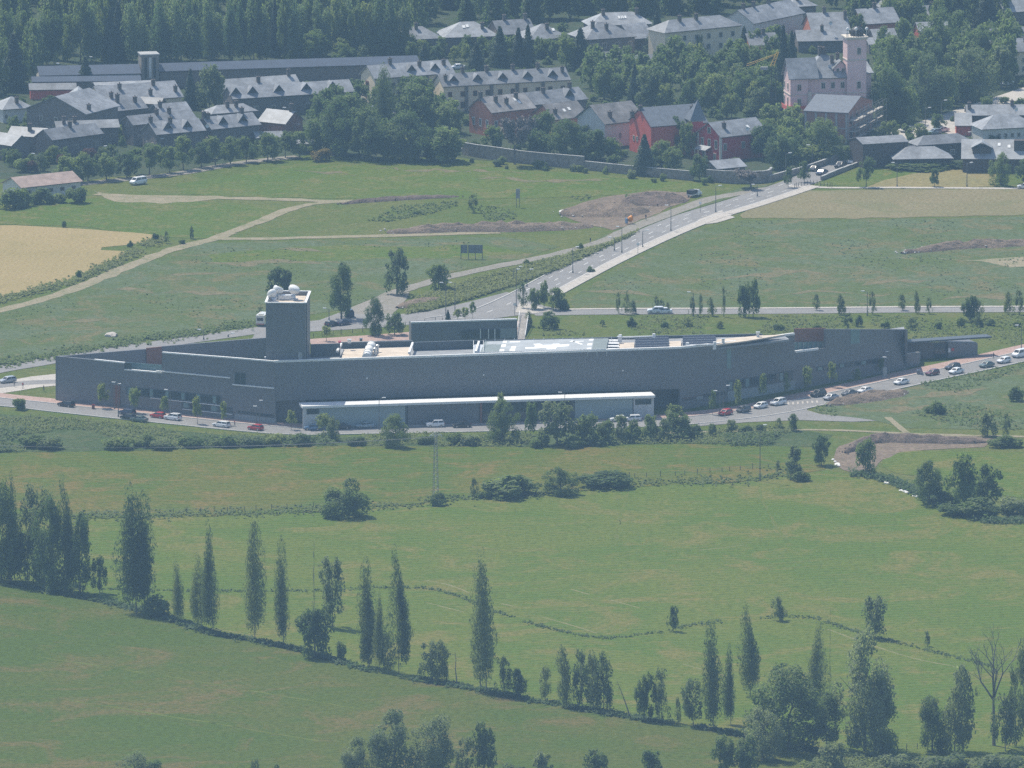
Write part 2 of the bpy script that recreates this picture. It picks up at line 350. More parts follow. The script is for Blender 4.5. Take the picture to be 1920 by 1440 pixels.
sheet('green_bank', [(-60, 772), (100, 784), (250, 798), (420, 816), (560, 822), (760, 816), (1000, 814), (1250, 806), (1480, 802), (1560, 815), (1540, 838), (1290, 832), (980, 838), (640, 836), (330, 842), (-60, 850)], m_bank, .024, amp=.8, seed=31)
sheet('rough_bank', [(1520, 768), (1600, 747), (1700, 727), (1800, 707), (1990, 668), (1990, 806), (1700, 803), (1640, 790), (1560, 782)], m_rough, .022, amp=.8, seed=32)
for i, (x0, y0, x1, y1, h_) in enumerate(((215, 546, 460, 550, 7), (380, 496, 620, 492, 6), (60, 604, 200, 600, 9), (300, 520, 420, 512, 4), (1330, 520, 1560, 512, 8), (1480, 548, 1700, 552, 7), (1620, 530, 1760, 524, 6), (1100, 548, 1230, 552, 6), (1750, 560, 1900, 556, 6), (700, 318, 980, 324, 5), (900, 336, 1150, 340, 4), (560, 322, 680, 326, 3), (1540, 625, 1640, 628, 4), (1700, 745, 1860, 730, 8), (1640, 772, 1780, 760, 6), (520, 470, 620, 476, 4))):
    sheet('dry_patch', [(x0, y0), ((x0*2+x1)/3, (y0*2+y1)/3-h_*.7), (x0*.4+x1*.6, y0*.4+y1*.6-h_*.4), (x1, y1), (x0*.35+x1*.65, y0*.35+y1*.65+h_*.5), ((x0*2+x1)/3, (y0*2+y1)/3+h_*.3)], m_drypatch, .032+.001*i, amp=4, step=2.5, seed=40+i)
def ribbon(name, px, w, mat, z, jit=0, seed=0, kind='structure'):
    l = pxline(px); return strip(name, offset_line(l, w/2), offset_line(l, -w/2), mat, z, kind=kind, jit=jit, seed=seed)
# dirt tracks
ribbon('dirt_track', [(-60, 596), (30, 575), (130, 545), (200, 517), (260, 492), (330, 466), (400, 448), (432, 436)], 4.2, m_dirt, .04, .9, 1)
ribbon('dirt_track', [(415, 441), (480, 418), (560, 387), (640, 378), (660, 377)], 3.5, m_dirt, .045, .9, 2)
ribbon('dirt_track', [(180, 364), (260, 368), (340, 369), (480, 373), (645, 378)], 4.2, m_dirt, .05, 1.6, 3)
ribbon('dirt_track', [(405, 447), (480, 448), (560, 446), (760, 441), (938, 436)], 4, m_dirt, .05, .8, 4)
ribbon('gravel_track', [(655, 586), (700, 567), (748, 546), (800, 531), (850, 517), (920, 502), (985, 489), (1060, 473), (1125, 455), (1180, 430), (1225, 412), (1290, 388), (1335, 372), (1400, 361), (1450, 352)], 4.6, m_gravel, .05, .6, 5)
ribbon('gravel_track', [(1240, 812), (1480, 806), (1600, 808), (1750, 815), (1990, 820)], 2.2, m_dirt, .05, .7, 6)
ribbon('gravel_track', [(1665, 782), (1685, 800), (1700, 812)], 1.6, m_dirt, .055, .4, 7)
m_strawline = field('straw_line', [(.25, .23, .11), (.2, .2, .08), (.13, .165, .04)], patch=.3, fine=2, bump=.3)
for i, l_ in enumerate(([(1015, 1157), (1070, 1172), (1120, 1188)], [(1310, 1032), (1350, 1028), (1400, 1022)], [(795, 1088), (840, 1096), (880, 1112)], [(800, 1130), (870, 1148)], [(1145, 1125), (1200, 1140)], [(1550, 1180), (1690, 1228), (1790, 1250)], [(1070, 1105), (1105, 1115)], [(940, 1132), (965, 1137)], [(340, 1178), (420, 1182), (470, 1192)], [(1280, 1245), (1370, 1270)])):
    ribbon('straw_line', l_, .55, m_strawline, .03, .35, 60+i)
m_track = field('pressed_grass', [(.125, .15, .026), (.105, .148, .02), (.15, .155, .04)], patch=.2, fine=1.5, bump=.2)
for i, l_ in enumerate(([(990, 1030), (1160, 1040), (1350, 1024), (1560, 1003), (1700, 996)], [(1010, 1062), (1200, 1078), (1400, 1062), (1640, 1040)], [(1180, 905), (1168, 960), (1150, 1025)], [(1420, 905), (1440, 960), (1470, 1010)], [(240, 985), (420, 990), (600, 985), (800, 968)], [(240, 1010), (420, 1018), (620, 1010), (860, 990)], [(430, 1075), (560, 1062), (760, 1050), (960, 1030)], [(1540, 1080), (1700, 1070), (1900, 1040)], [(1450, 1120), (1650, 1105), (1900, 1085)], [(60, 1230), (260, 1260), (500, 1300), (760, 1345)], [(40, 1300), (300, 1340), (600, 1390)], [(1000, 860), (1200, 852), (1400, 850)], [(100, 880), (300, 876), (520, 868)])):
    ribbon('tractor_track', l_, .6, m_track, .028, .9, 80+i)
# main road with pale pavement
main = pxline([(1620, 288), (1560, 316), (1520, 333), (1475, 350), (1390, 378), (1290, 409), (1200, 446), (1110, 489), (1040, 526), (975, 560), (905, 588), (820, 602)])
strip('main_road', offset_line(main, 4.6), offset_line(main, -4.6), m_asphalt, .06)
k0 = min(range(len(main)), key=lambda i: (main[i]-G(1490, 346).xy).length); k1 = min(range(len(main)), key=lambda i: (main[i]-G(985, 556).xy).length)
seg = main[k0:k1]
strip('pavement', offset_line(seg, 8.2), offset_line(seg, 5.0), m_pave, .02, .14)
strip('kerb', offset_line(seg, 5.0), offset_line(seg, 4.65), m_kerb, .02, .17)
strip('kerb', offset_line(main[k0+30:], -4.65), offset_line(main[k0+30:], -5.0), m_kerb, .02, .17)
strip('verge', offset_line(seg, -5.05), offset_line(seg, -10), m_rough, .045, jit=.7)
mk = MB()
for off in (0,):
    for i in range(k0, len(main)-3, 4):
        a = main[i]; b = main[i+1]; t = (b-a).normalized(); r = Vector((t.y, -t.x))*.09
        for q0, q1 in ((a, a+t*3.2),): mk.poly([(q0.x-r.x, q0.y-r.y, .07), (q0.x+r.x, q0.y+r.y, .07), (q1.x+r.x, q1.y+r.y, .07), (q1.x-r.x, q1.y-r.y, .07)])
for off in (2.5, -2.5):
    ln = offset_line(seg, off)
    for i in range(0, len(ln)-1, 3):
        a, b = ln[i], ln[i+1]; t = (b-a).normalized(); r = Vector((t.y, -t.x))*.07
        mk.poly([(a.x-r.x, a.y-r.y, .07), (a.x+r.x, a.y+r.y, .07), (b.x+r.x, b.y+r.y, .07), (b.x-r.x, b.y-r.y, .07)])
tag(mk.build('road_marking', m_paint), kind='structure')
sheet('parking_bay', [(1352, 396), (1378, 408), (1345, 418), (1300, 424), (1310, 412)], m_pave, .1, amp=0)
sheet('junction', [(985, 556), (1020, 574), (1075, 584), (985, 590), (905, 600), (780, 604), (700, 612), (640, 612), (590, 606), (640, 590), (740, 590), (800, 585), (880, 566), (950, 548)], m_asphalt, .055, amp=0)
sheet('car_park', [(470, 640), (580, 622), (700, 615), (800, 606), (640, 585), (600, 600), (480, 622)], m_asphalt, .05, amp=0)
sheet('pavement', [(966, 586), (975, 566), (1000, 572), (1035, 583), (1000, 588)], m_pave, .09, amp=0)
ribbon('back_road', [(1000, 587), (1100, 585), (1300, 584), (1500, 583), (1700, 581), (1990, 580)], 8.5, m_asphalt, .05)
bl = pxline([(1000, 583), (1100, 580), (1300, 579), (1500, 578), (1700, 576), (1990, 575)])
strip('pavement', offset_line(bl, .9), offset_line(bl, -.9), m_pave, .02, .13)
ribbon('rear_road', [(-100, 712), (0, 692), (60, 682), (110, 673), (220, 655), (330, 641), (430, 627), (520, 615), (620, 604), (680, 597)], 8.0, m_asphalt, .06)
ribbon('field_lane', [(1480, 349), (1560, 352), (1700, 352), (1830, 353), (1990, 354)], 2.4, m_pave, .07, .3)
sheet('forecourt', [(580, 636), (700, 628), (800, 620), (990, 600), (985, 636), (800, 660), (590, 668)], m_pink, .045, amp=0)
# plaza on the left and the front road
sheet('plaza', [(-80, 742), (0, 738), (40, 732), (75, 726), (115, 722), (115, 700), (60, 706), (0, 716), (-80, 726)], m_pave, .05, amp=.3)
sheet('plaza_road', [(-80, 736), (-10, 729), (50, 722), (112, 719), (112, 712), (50, 714), (0, 720), (-80, 730)], m_asphalt, .06, amp=0)
front = pxline([(-80, 745), (0, 754), (60, 760), (120, 767), (250, 781), (360, 792), (460, 802), (560, 809), (700, 807), (900, 803), (1100, 798), (1250, 792), (1340, 784), (1440, 771), (1540, 750), (1640, 729), (1740, 707), (1840, 686), (1990, 652)])
strip('front_road', offset_line(front, 4.5), offset_line(front, -4.5), m_asphalt, .06)
strip('front_pavement', offset_line(front, 10.0), offset_line(front, 4.9), m_pink, .02, .14)
strip('kerb', offset_line(front, 4.9), offset_line(front, 4.55), m_kerb, .02, .17)
strip('kerb', offset_line(front[:260], -4.6), offset_line(front[:260], -4.95), m_kerb, .02, .16)
sheet('front_apron', [(1300, 800), (1400, 792), (1500, 788), (1600, 791), (1645, 789), (1600, 783), (1540, 777), (1512, 769), (1530, 756), (1440, 770), (1340, 783)], m_asphalt, .055, amp=0)
zb = MB()                                        # zebra crossing
for i in range(7):
    c = G(1478+i*9, 757-i*.6).xy; zb.box(c.x-.22, c.x+.22, c.y-1.6, c.y+1.6, .066, .07)
tag(zb.build('zebra_crossing', m_pave), kind='structure')
# town lanes
ribbon('lane', [(120, 348), (200, 340), (330, 326), (400, 314), (470, 303), (560, 294)], 5, m_gravel, .05)
ribbon('town_street', [(1590, 300), (1640, 280), (1700, 250), (1760, 228), (1830, 205), (1950, 165)], 9, m_pave, .06)
sheet('yard', [(1745, 240), (1800, 225), (1830, 235), (1790, 255)], m_pave, .065, amp=0)

# ================================================================ HOSPITAL
m_clad = ribbed('grey_cladding', (.172, .174, .184), .4, .5, .15)
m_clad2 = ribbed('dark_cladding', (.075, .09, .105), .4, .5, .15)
m_cladl = ribbed('pale_cladding', (.30, .325, .335), .4, .5, .1)
m_conc = plain('pale_concrete', (.36, .36, .35), .85, var=.18, scale=.4)
m_white = plain('white_coping', (.75, .75, .73), .5, var=.06)
m_rust = ribbed('rust_cladding', (.25, .10, .065), .5, .7)
m_roofgrey = plain('grey_roof_gravel', (.26, .27, .28), .9, var=.2, scale=.5)
m_rooftan = plain('tan_roof_gravel', (.56, .48, .39), .9, var=.14, scale=.35)
m_glass = glass('dark_glass'); m_teal = glass('teal_glass', (.16, .25, .25), .25)
m_steel = plain('galvanised_steel', (.62, .64, .65), .4, .3, .1)
m_deck = plain('helideck_green', (.20, .235, .235), .8, var=.12, scale=.3)
m_deckl = plain('helideck_grey', (.36, .385, .40), .8, var=.12, scale=.3)
m_hpaint = plain('helideck_paint', (.82, .82, .8), .7, var=.1, scale=.7)
m_cpanel = plain('canopy_panel', (.30, .36, .36), .5, var=.06, scale=.3); m_pale0 = plain('canopy_end_panel', (.55, .55, .54), .7)
m_pv = plain('solar_cell', (.035, .045, .07), .25, var=.2, spec=.6)

HL = (108, 752); HA = (517, 795); HB = (1275, 769); HE = (1700, 692)
hosp = thing('hospital_building', 'long low dark grey clad hospital with angled wings and helipad roof', 'hospital', tuple(G(*HA)))
def vplane(p0, p1, back=0):
    a = G(*p0); b = G(*p1); t = (b-a).normalized(); n = Vector((-t.y, t.x, 0))      # n: away from camera
    return a+n*back, n
def wall(name, p0, p1, poly, mat, th=.5, back=0, parent=hosp, uv=True):
    p, n = vplane(p0, p1, back)
    m = MB(); pts = [on_plane(x, y, p, n) for x, y in poly]
    m.prism(pts, n*th); return m.build(name, mat, parent, world=True, uv=uv)
def flat(name, poly, z, mat, th=.3, parent=hosp):
    m = MB(); m.prism([G(x, y, z) for x, y in poly], (0, 0, -th)); return m.build(name, mat, parent, world=True, uv=True)
def flatg(name, poly, z, mat, th=.3, parent=hosp):
    m = MB(); m.prism([G(x, y)+Vector((0, 0, z)) for x, y in poly], (0, 0, -th)); return m.build(name, mat, parent, world=True, uv=True)
def coping(p0, p1, a, b, mat=m_white, w=.7, h=.5, back=0, dz=0, parent=hosp, name='coping'):
    p, n = vplane(p0, p1, back); m = MB()
    A = on_plane(a[0], a[1], p, n)+n*(w/2-.08)+Vector((0, 0, dz)); B = on_plane(b[0], b[1], p, n)+n*(w/2-.08)+Vector((0, 0, dz))
    m.bar(A, B, w, h); return m.build(name, mat, parent, world=True)
# --- left wing, near wall (with a notch for the loggia) and the wall behind it
wall('left_wing_wall', HL, HA, [(108, 668), (176, 674.5), (233, 680.5), (233, 694), (304, 700), (304, 661), (444, 672), (515, 678), (517, 800), (108, 752)], m_clad, .6)
CL = (112, 749); CR = (505, 712)
wall('left_wing_rear_wall', CL, CR, [(112, 668), (274, 654.5), (304, 649.5), (440, 638), (505, 633), (505, 712), (112, 749)], m_clad, .6)
wall('rust_panel', CL, CR, [(275, 652.5), (303.5, 650), (303.5, 690), (275, 692)], m_rust, .3, back=-.4)
wall('left_wing_end_wall', HL, CL, [(108, 668), (112, 667.6), (112, 749), (108, 752)], m_clad, .5, back=.1)
flatg('left_wing_roof', [(120, 752), (500, 792), (500, 716), (120, 750)], 5.0, m_roofgrey, .4)
wall('loggia_glass', HL, HA, [(235, 679), (303, 684), (303, 702), (235, 696)], m_teal, .1, back=2.2)
wall('loggia_window', HL, HA, [(234, 680), (246, 681), (246, 695), (234, 694)], m_glass, .12, back=.25)
for a, b in (((176, 674.5), (233, 680.5)), ((304, 661), (444, 672)), ((233, 693), (304, 699))): coping(HL, HA, a, b, m_white, .7, .3)
coping(HL, HA, (444, 672), (515, 678), m_white, .7, .3)
for a, b in (((304, 696.5), (431, 708.5)), ((436, 721), (513, 728))): coping(HL, HA, a, b, m_white, .5, .28, back=-.3, name='ledge')  # ledges are shaded; their white colour stands in for sunlight on the step tops
coping(HL, HA, (292, 695.5), (304, 696.6), m_white, .4, .22, back=-.2, name='ledge')
def windows(p0, p1, items, mat=m_glass, back=-.08, name='window', bars=None, frame=None):
    for poly in items:
        w = wall(name, p0, p1, poly, mat, .2, back, uv=False)
windows(HL, HA, [[(440, 698), (449.5, 699), (449.5, 722), (440, 721)], [(451, 699.2), (460, 700), (460, 723), (451, 722)]])
def strip_windows(p0, p1, a, b, h, n, mat=m_glass, frame=m_clad2):
    """row of panes between picture points a and b (top edge), h pixels tall"""
    for i in range(n):
        f0 = (i+.12)/n; f1 = (i+.88)/n
        x0 = a[0]+(b[0]-a[0])*f0; x1 = a[0]+(b[0]-a[0])*f1; y0 = a[1]+(b[1]-a[1])*f0; y1 = a[1]+(b[1]-a[1])*f1
        wall('window', p0, p1, [(x0, y0), (x1, y1), (x1, y1+h), (x0, y0+h)], mat if i % 4 else m_teal, .15, -.14, uv=False)
    wall('window_surround', p0, p1, [(a[0]-2, a[1]-1.5), (b[0]+2, b[1]-1.5), (b[0]+2, b[1]+h+1.5), (a[0]-2, a[1]+h+1.5)], frame, .2, -.08)
strip_windows(HL, HA, (280, 730), (413, 744), 13, 18)
strip_windows(HL, HA, (238, 726), (278, 730), 13, 3)
strip_windows(HL, HA, (342, 755), (434, 765), 9, 7)
for a, b in (((282, 746), (412, 760.5)), ((342, 767), (435, 777))): coping(HL, HA, a, b, m_white, .35, .15, back=-.2, name='sill')
wall('dark_slot', HL, HA, [(446, 770), (513, 778), (513, 783), (446, 774)], m_glass, .3, -.1, uv=False)
wall('plinth', HL, HA, [(440, 776), (517, 785), (517, 800), (440, 792)], m_cladl, .3, -.16)
wall('side_door', HL, HA, [(213, 722), (225, 723), (225, 763), (213, 762)], m_rust, .3, -.1)
# --- front facade: upper box overhanging a recessed base
wall('front_wall', HA, HB, [(515, 678), (800, 668.5), (1275, 652), (1275, 729), (517, 752)], m_clad, .6)
p, n = vplane(HA, HB); q0 = on_plane(517, 752, p, n); q1 = on_plane(1275, 729, p, n)
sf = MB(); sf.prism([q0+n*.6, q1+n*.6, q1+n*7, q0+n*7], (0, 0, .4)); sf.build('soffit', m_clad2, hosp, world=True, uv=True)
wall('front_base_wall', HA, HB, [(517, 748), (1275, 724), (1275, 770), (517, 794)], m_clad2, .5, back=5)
wall('base_window', HA, HB, [(770, 738), (797, 737), (797, 748), (770, 749)], m_glass, .2, back=4.85, uv=False)
for i in range(9): wall('base_window', HA, HB, [(1000+i*26, 733-i*.8), (1022+i*26, 732-i*.8), (1022+i*26, 748-i*.8), (1000+i*26, 749-i*.8)], m_glass, .2, back=4.85, uv=False)
coping(HA, HB, (515, 678), (800, 668.5)); coping(HA, HB, (800, 668.5), (1275, 652))
for x, y in ((688, 709), (907, 703), (1168, 695)):
    w_ = wall('wall_lamp', HA, HB, [(x-1.3, y-1.3), (x+1.3, y-1.3), (x+1.3, y+1.3), (x-1.3, y+1.3)], m_white, .2, -.2, uv=False)
# --- right wing
wall('right_wing_wall', HB, HE, [(1275, 652), (1340, 645.5), (1490, 626), (1490, 660), (1548, 652.5), (1548, 617), (1700, 617.5), (1700, 692), (1275, 776)], m_clad, .6)
coping(HB, HE, (1275, 652), (1340, 645.5)); coping(HB, HE, (1340, 645.5), (1490, 626)); coping(HB, HE, (1492, 659.6), (1535, 654.2), name='ledge')  # ledge painted white in place of a sunlit top edge
wall('rust_panel', HB, HE, [(1491, 616), (1549, 615), (1549, 643), (1491, 645)], m_rust, .4, back=3)
wall('loggia_glass', HB, HE, [(1490, 642), (1549, 640), (1549, 660), (1490, 664)], m_teal, .2, back=2.6)
for i in range(6): wall('loggia_post', HB, HE, [(1497+i*9, 642), (1498+i*9, 642), (1498+i*9, 660-i*.8), (1497+i*9, 660-i*.8)], m_conc, .15, back=2.3)
wall('glass_strip', HB, HE, [(1363, 650), (1371, 649), (1371, 691), (1363, 692)], m_teal, .2, -.08, uv=False)
wall('corner_window', HB, HE, [(1595, 618), (1612, 618), (1612, 643), (1595, 645)], m_teal, .2, -.08, uv=False)
strip_windows(HB, HE, (1366, 716), (1485, 696), 15, 15)
strip_windows(HB, HE, (1533, 689), (1655, 672), 6, 12)
wall('dark_slot', HB, HE, [(1280, 746), (1360, 733), (1360, 739), (1280, 752)], m_glass, .3, -.1, uv=False)
wall('pale_panel', HB, HE, [(1306, 744), (1318, 742), (1318, 748), (1306, 750)], m_cladl, .3, -.16)
wall('right_wing_plinth', HB, HE, [(1365, 734), (1490, 713), (1490, 734), (1365, 758)], m_cladl, .2, -.1)
wall('right_wing_end_wall', HE, (1702, 660), [(1700, 617.5), (1702, 617.5), (1702, 660), (1700, 692)], m_clad, .5)
# --- flat roofs
ZR = 14.2
flat('roof', [(518, 684), (1278, 660), (1330, 654), (1480, 636), (1470, 629), (1130, 637), (990, 643), (900, 647), (770, 650), (640, 654), (580, 664), (510, 676)], ZR-.4, m_roofgrey, .5)
flatg('right_wing_roof', [(1495, 724), (1695, 688), (1695, 668), (1495, 700)], 7.5, m_roofgrey, .4)
flat('tan_roof', [(640, 676), (644, 655), (769, 651), (767, 672)], ZR+.1, m_rooftan, .3)
for x0, x1, y0, y1 in ((1160, 1189, 643, 660), (1255, 1277, 640, 658)): flat('tan_roof', [(x0, y1), (x0, y0), (x1, y0-1), (x1, y1-1)], ZR+.1, m_rooftan, .3)
flat('tan_roof', [(1340, 646.5), (1345, 636), (1425, 629), (1472, 627), (1400, 639)], ZR+.6, m_rooftan, .3)
# raised rear blocks, their inner walls and bright copings
BK0 = (575, 744); BK1 = (1480, 716)
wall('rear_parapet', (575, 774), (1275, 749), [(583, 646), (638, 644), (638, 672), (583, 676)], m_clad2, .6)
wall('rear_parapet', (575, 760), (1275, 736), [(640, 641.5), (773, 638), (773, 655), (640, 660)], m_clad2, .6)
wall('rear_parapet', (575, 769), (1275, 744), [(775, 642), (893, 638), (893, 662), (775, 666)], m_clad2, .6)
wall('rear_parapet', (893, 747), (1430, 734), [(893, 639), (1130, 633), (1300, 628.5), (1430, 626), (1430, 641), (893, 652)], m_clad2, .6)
def slope_wall(a, b, z0, z1, mat=m_white):
    m = MB(); A = G(a[0], a[1], z0); B = G(b[0], b[1], z0); m.bar(A, B, .5, .5)
    m.build('coping', mat, hosp, world=True)
for a, b in (((632, 659), (640, 645)), ((767, 662), (774, 643)), ((892, 660), (898, 641))): slope_wall(a, b, 15.6, 15.6)
for a, b in (((640, 642), (773, 639)),): coping((575, 760), (1275, 736), a, b, m_conc, .6, .2)
wall('entrance_block', (768, 690), (972, 682), [(771, 605), (970, 599), (970, 650), (771, 655)], m_clad, 2.5)
coping((768, 690), (972, 682), (771, 605), (970, 599), m_white, .6, .35, back=-.1)
wall('entrance_window', (768, 690), (972, 682), [(866, 619), (900, 618), (900, 634), (866, 635)], m_glass, .3, -.15, uv=False)
for x in (902, 917, 929): wall('entrance_window', (768, 690), (972, 682), [(x+1, 618), (x+(13 if x == 902 else 9), 617.6), (x+(13 if x == 902 else 9), 633.5), (x+1, 634)], m_glass if x != 902 else m_glass, .3, -.15, uv=False)
for x in (901, 916, 928): wall('column', (768, 690), (972, 682), [(x-.8, 617), (x+.8, 617), (x+.8, 635), (x-.8, 635)], m_white, .4, -.5, uv=False)
wall('entrance_panel', (768, 690), (972, 682), [(938, 616), (967, 615), (967, 633), (938, 634)], m_cladl, .3, -.15)
# --- entrance canopy along the front
CA = (566, 805); CB = (1228, 783)
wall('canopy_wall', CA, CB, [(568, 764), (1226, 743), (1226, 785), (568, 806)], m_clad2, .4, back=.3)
wall('canopy_wall_panel', CA, CB, [(600, 764), (760, 759), (760, 799), (600, 804)], m_cpanel, .2, 0.05, uv=False)
wall('canopy_wall_panel', CA, CB, [(765, 759), (898, 755), (898, 795), (765, 799)], m_clad, .2, 0.05)
wall('canopy_wall_panel', CA, CB, [(1078, 749), (1186, 746), (1186, 783), (1078, 787)], m_cpanel, .2, 0.05, uv=False)
for x0, x1 in ((568, 600), (1188, 1226)): wall('canopy_end', CA, CB, [(x0, 765-(x0-568)*.032), (x1, 765-(x1-568)*.032), (x1, 806-(x1-568)*.032), (x0, 806-(x0-568)*.032)], m_pale0, .3, -.1)
wall('window', CA, CB, [(575, 767), (599, 766), (599, 776), (575, 777)], m_glass, .2, -.2, uv=False)
wall('window', CA, CB, [(1191, 749), (1221, 748), (1221, 758), (1191, 759)], m_glass, .2, -.2, uv=False)
for i in range(6): wall('entrance_door', CA, CB, [(905+i*28, 757-i*.9), (930+i*28, 756-i*.9), (930+i*28, 790-i*.9), (905+i*28, 791-i*.9)], m_glass, .2, .02, uv=False)
wall('canopy_door_frame', CA, CB, [(900, 756), (904, 756), (904, 793), (900, 793)], m_rust, .3, -.1)
p, n = vplane(CA, CB); q0 = on_plane(566, 760.5, p, n); q1 = on_plane(1227, 740, p, n)
cs = MB(); cs.prism([q0-n*1.0, q1-n*1.0, q1+n*4.2, q0+n*4.2], (0, 0, -.55)); cs.build('canopy_roof', m_white, hosp, world=True)
# --- tower
T0 = (499, 790); T1 = (573, 790.7)
tw0, tn = vplane(T0, T1); a = G(*T0); b = G(*T1); TD = 17.0; TH = on_plane(499, 568, tw0, tn).z
tm = MB(); th = .5; tt = (b-a).normalized()
for s0, s1, ext in ((a, b, tn*th), (a+tn*(TD-th), b+tn*(TD-th), tn*th)):
    tm.prism([s0, s1, s1+Vector((0, 0, TH)), s0+Vector((0, 0, TH))], ext)
for s0 in (a, b-tt*th): tm.prism([s0+tn*th, s0+tn*(TD-th), s0+tn*(TD-th)+Vector((0, 0, TH)), s0+tn*th+Vector((0, 0, TH))], tt*th)
tower = tm.build('tower', m_clad, hosp, world=True, uv=True)
def sub(mb, name, mat, par, **k):
    o = mb.build(name, mat, None, **k)
    for v in o.data.vertices: v.co -= hosp.location
    o.parent = par; return o
rt = MB(); rt.prism([a+tn*.5+tt*.5, b+tn*.5-tt*.5, b+tn*(TD-.5)-tt*.5, a+tn*(TD-.5)+tt*.5], (0, 0, .3)); rt.v = [(x, y, z+TH-1.2) for x, y, z in rt.v]
sub(rt, 'tower_roof', m_rooftan, tower)
rc = MB()
for s0, s1 in ((a, b), (a+tn*TD, b+tn*TD), (a, a+tn*TD), (b, b+tn*TD)): rc.bar(s0+Vector((0, 0, TH+.1)), s1+Vector((0, 0, TH+.1)), .6, .2)
sub(rc, 'tower_coping', m_white, tower)
wt = MB(); pp = on_plane(563, 665, tw0, tn); wt.box(pp.x-.5, pp.x+.5, pp.y-.4, pp.y+.1, ZR-.2, ZR+3.0); sub(wt, 'tower_door', m_conc, tower)
cb = MB(); ce = b+tn*2.5; cb.bar(ce+tt*.05, ce+tt*.05+Vector((0, 0, TH-.5)), .3, .5); sub(cb, 'corner_strip', m_clad2, tower)
# --- things on the roofs
def cowl(label, px, py, z, s, rz, tilt):
    q = G(px, py, z); t = thing('ventilation_cowl', label, 'rooftop vent', (q.x, q.y, z), rz, 'white vents on the tower top')
    m = MB(); m.lathe([(.55*s, 0), (.5*s, .5*s), (.5*s, .9*s)], n=12); m.build('duct', m_steel, t, smooth=True)
    m = MB(); m.lathe([(.3*s, -.2*s), (.85*s, .15*s), (1.0*s, .5*s), (.98*s, .95*s), (.75*s, 1.15*s)], n=14)
    R_ = Matrix.Rotation(tilt, 3, 'Y'); m.v = [tuple(R_ @ Vector(v)+Vector((0, 0, 1.3*s))) for v in m.v]; m.build('hood', m_white, t, smooth=True)
    m = MB(); m.box(-.7*s, .7*s, -.7*s, .7*s, -.0, .22*s); m.build('base', m_steel, t)
cowl('large white vent cowl at the rear left of the tower top', 519, 561, TH-.9, 1.3, .4, .5)
cowl('white vent cowl at the front left of the tower top', 513, 566, TH-.9, 1.2, 2.4, .9)
cowl('white vent cowl on the right of the tower top', 549, 562, TH-.9, 1.4, -.5, .45)
q = G(534, 562, TH-.9); t = thing('air_handling_unit', 'low grey air handling unit between the white tower vents', 'air unit', tuple(q), .05)
m = MB(); m.box(-1.6, 1.6, -.8, .8, .15, 1.2); m.build('casing', m_steel, t)
m = MB(); [m.box(x-.1, x+.1, -.7, .7, 0, .15) for x in (-1.3, 0, 1.3)]; m.build('feet', m_conc, t)
m = MB(); m.box(1.6, 2.4, -.4, .4, .3, .9); m.build('duct', m_steel, t)
q = G(690, 668, ZR+.1); t = thing('roof_duct', 'fat white ribbed duct standing on the tan roof section', 'duct', (q.x, q.y, ZR+.1))
m = MB()
pts = [Vector((-.3, -7, .9)), Vector((0, -3, 1.3)), Vector((.3, 1, 1.7)), Vector((.8, 5, 1.9)), Vector((.9, 6.2, 1.2))]
for i in range(4): m.tube(pts[i], pts[i+1], 1.0, 1.0, 12)
m.build('duct', m_white, t, smooth=True)
m = MB(); [m.tube(pts[0].lerp(pts[1], f)-Vector((0, .12, 0)), pts[0].lerp(pts[1], f)+Vector((0, .12, 0)), 1.12, 1.12, 12) for f in (0, .5)]
[m.tube(pts[i]-Vector((0, .12, 0)), pts[i]+Vector((0, .12, 0)), 1.12, 1.12, 12) for i in (1, 2, 3)]; m.build('flange', m_steel, t)
m = MB(); [m.box(p.x-.15, p.x+.15, p.y-.15, p.y+.15, 0, p.z-.6) for p in pts[:4]]; m.build('support', m_steel, t)
for i, (px, py, lb) in enumerate(((703, 666, 'slim pale flue beside the fat white roof duct, nearer one'), (708, 660, 'slim pale flue behind the fat white roof duct, farther one'))):
    q = G(px, py, ZR+.1); t = thing('flue', lb, 'flue', (q.x, q.y, ZR+.1)); m = MB(); m.tube((0, 0, 0), (0, 0, 1.6), .32, .32, 10); m.build('pipe', m_steel, t)
    m = MB(); m.lathe([(.34, 1.6), (.5, 1.7), (.1, 1.95)], n=10); m.build('cap', m_steel, t)
for px, py, lb in ((500, 676, 'small white box vent beside the foot of the tower'), (655, 643, 'small white lamp box on the dark parapet above the tan roof')):
    q = G(px, py, ZR+(.0 if px < 600 else 1.8)); t = thing('roof_vent', lb, 'vent', tuple(q)); m = MB(); m.box(-.45, .45, -.4, .4, 0, .8); m.build('box', m_white, t)
    m = MB(); m.box(-.55, .55, -.5, .5, .8, .92); m.build('lid', m_steel, t)
# helipad
HZ = ZR+1.0
hc = G(1020, 651, HZ)
heli = thing('helipad', 'raised grey helipad with white cross and edge blocks on the hospital roof', 'helipad', (hc.x, hc.y, ZR))
def hp(poly, z): return [Vector((v.x-hc.x, v.y-hc.y, z-ZR)) for v in (G(x, y, z) for x, y in poly)]
m = MB(); m.prism(hp([(899, 664), (909, 640), (1141, 634), (1136, 658)], HZ), (0, 0, -.4)); m.build('deck', m_deck, heli)
m = MB(); m.prism(hp([(935, 661.5), (943, 638.5), (1114, 634.5), (1109, 657)], HZ+.02), (0, 0, -.03)); m.build('landing_surface', m_deckl, heli)
m = MB(); m.prism(hp([(911, 646), (914, 640.5), (942, 639.5), (940, 645.5)], HZ+.02), (0, 0, -.03)); m.build('pale_panel', m_deckl, heli)
def hmark(poly, nm='marking'): m = MB(); m.prism(hp(poly, HZ+.05), (0, 0, -.03)); m.build(nm, m_hpaint, heli)
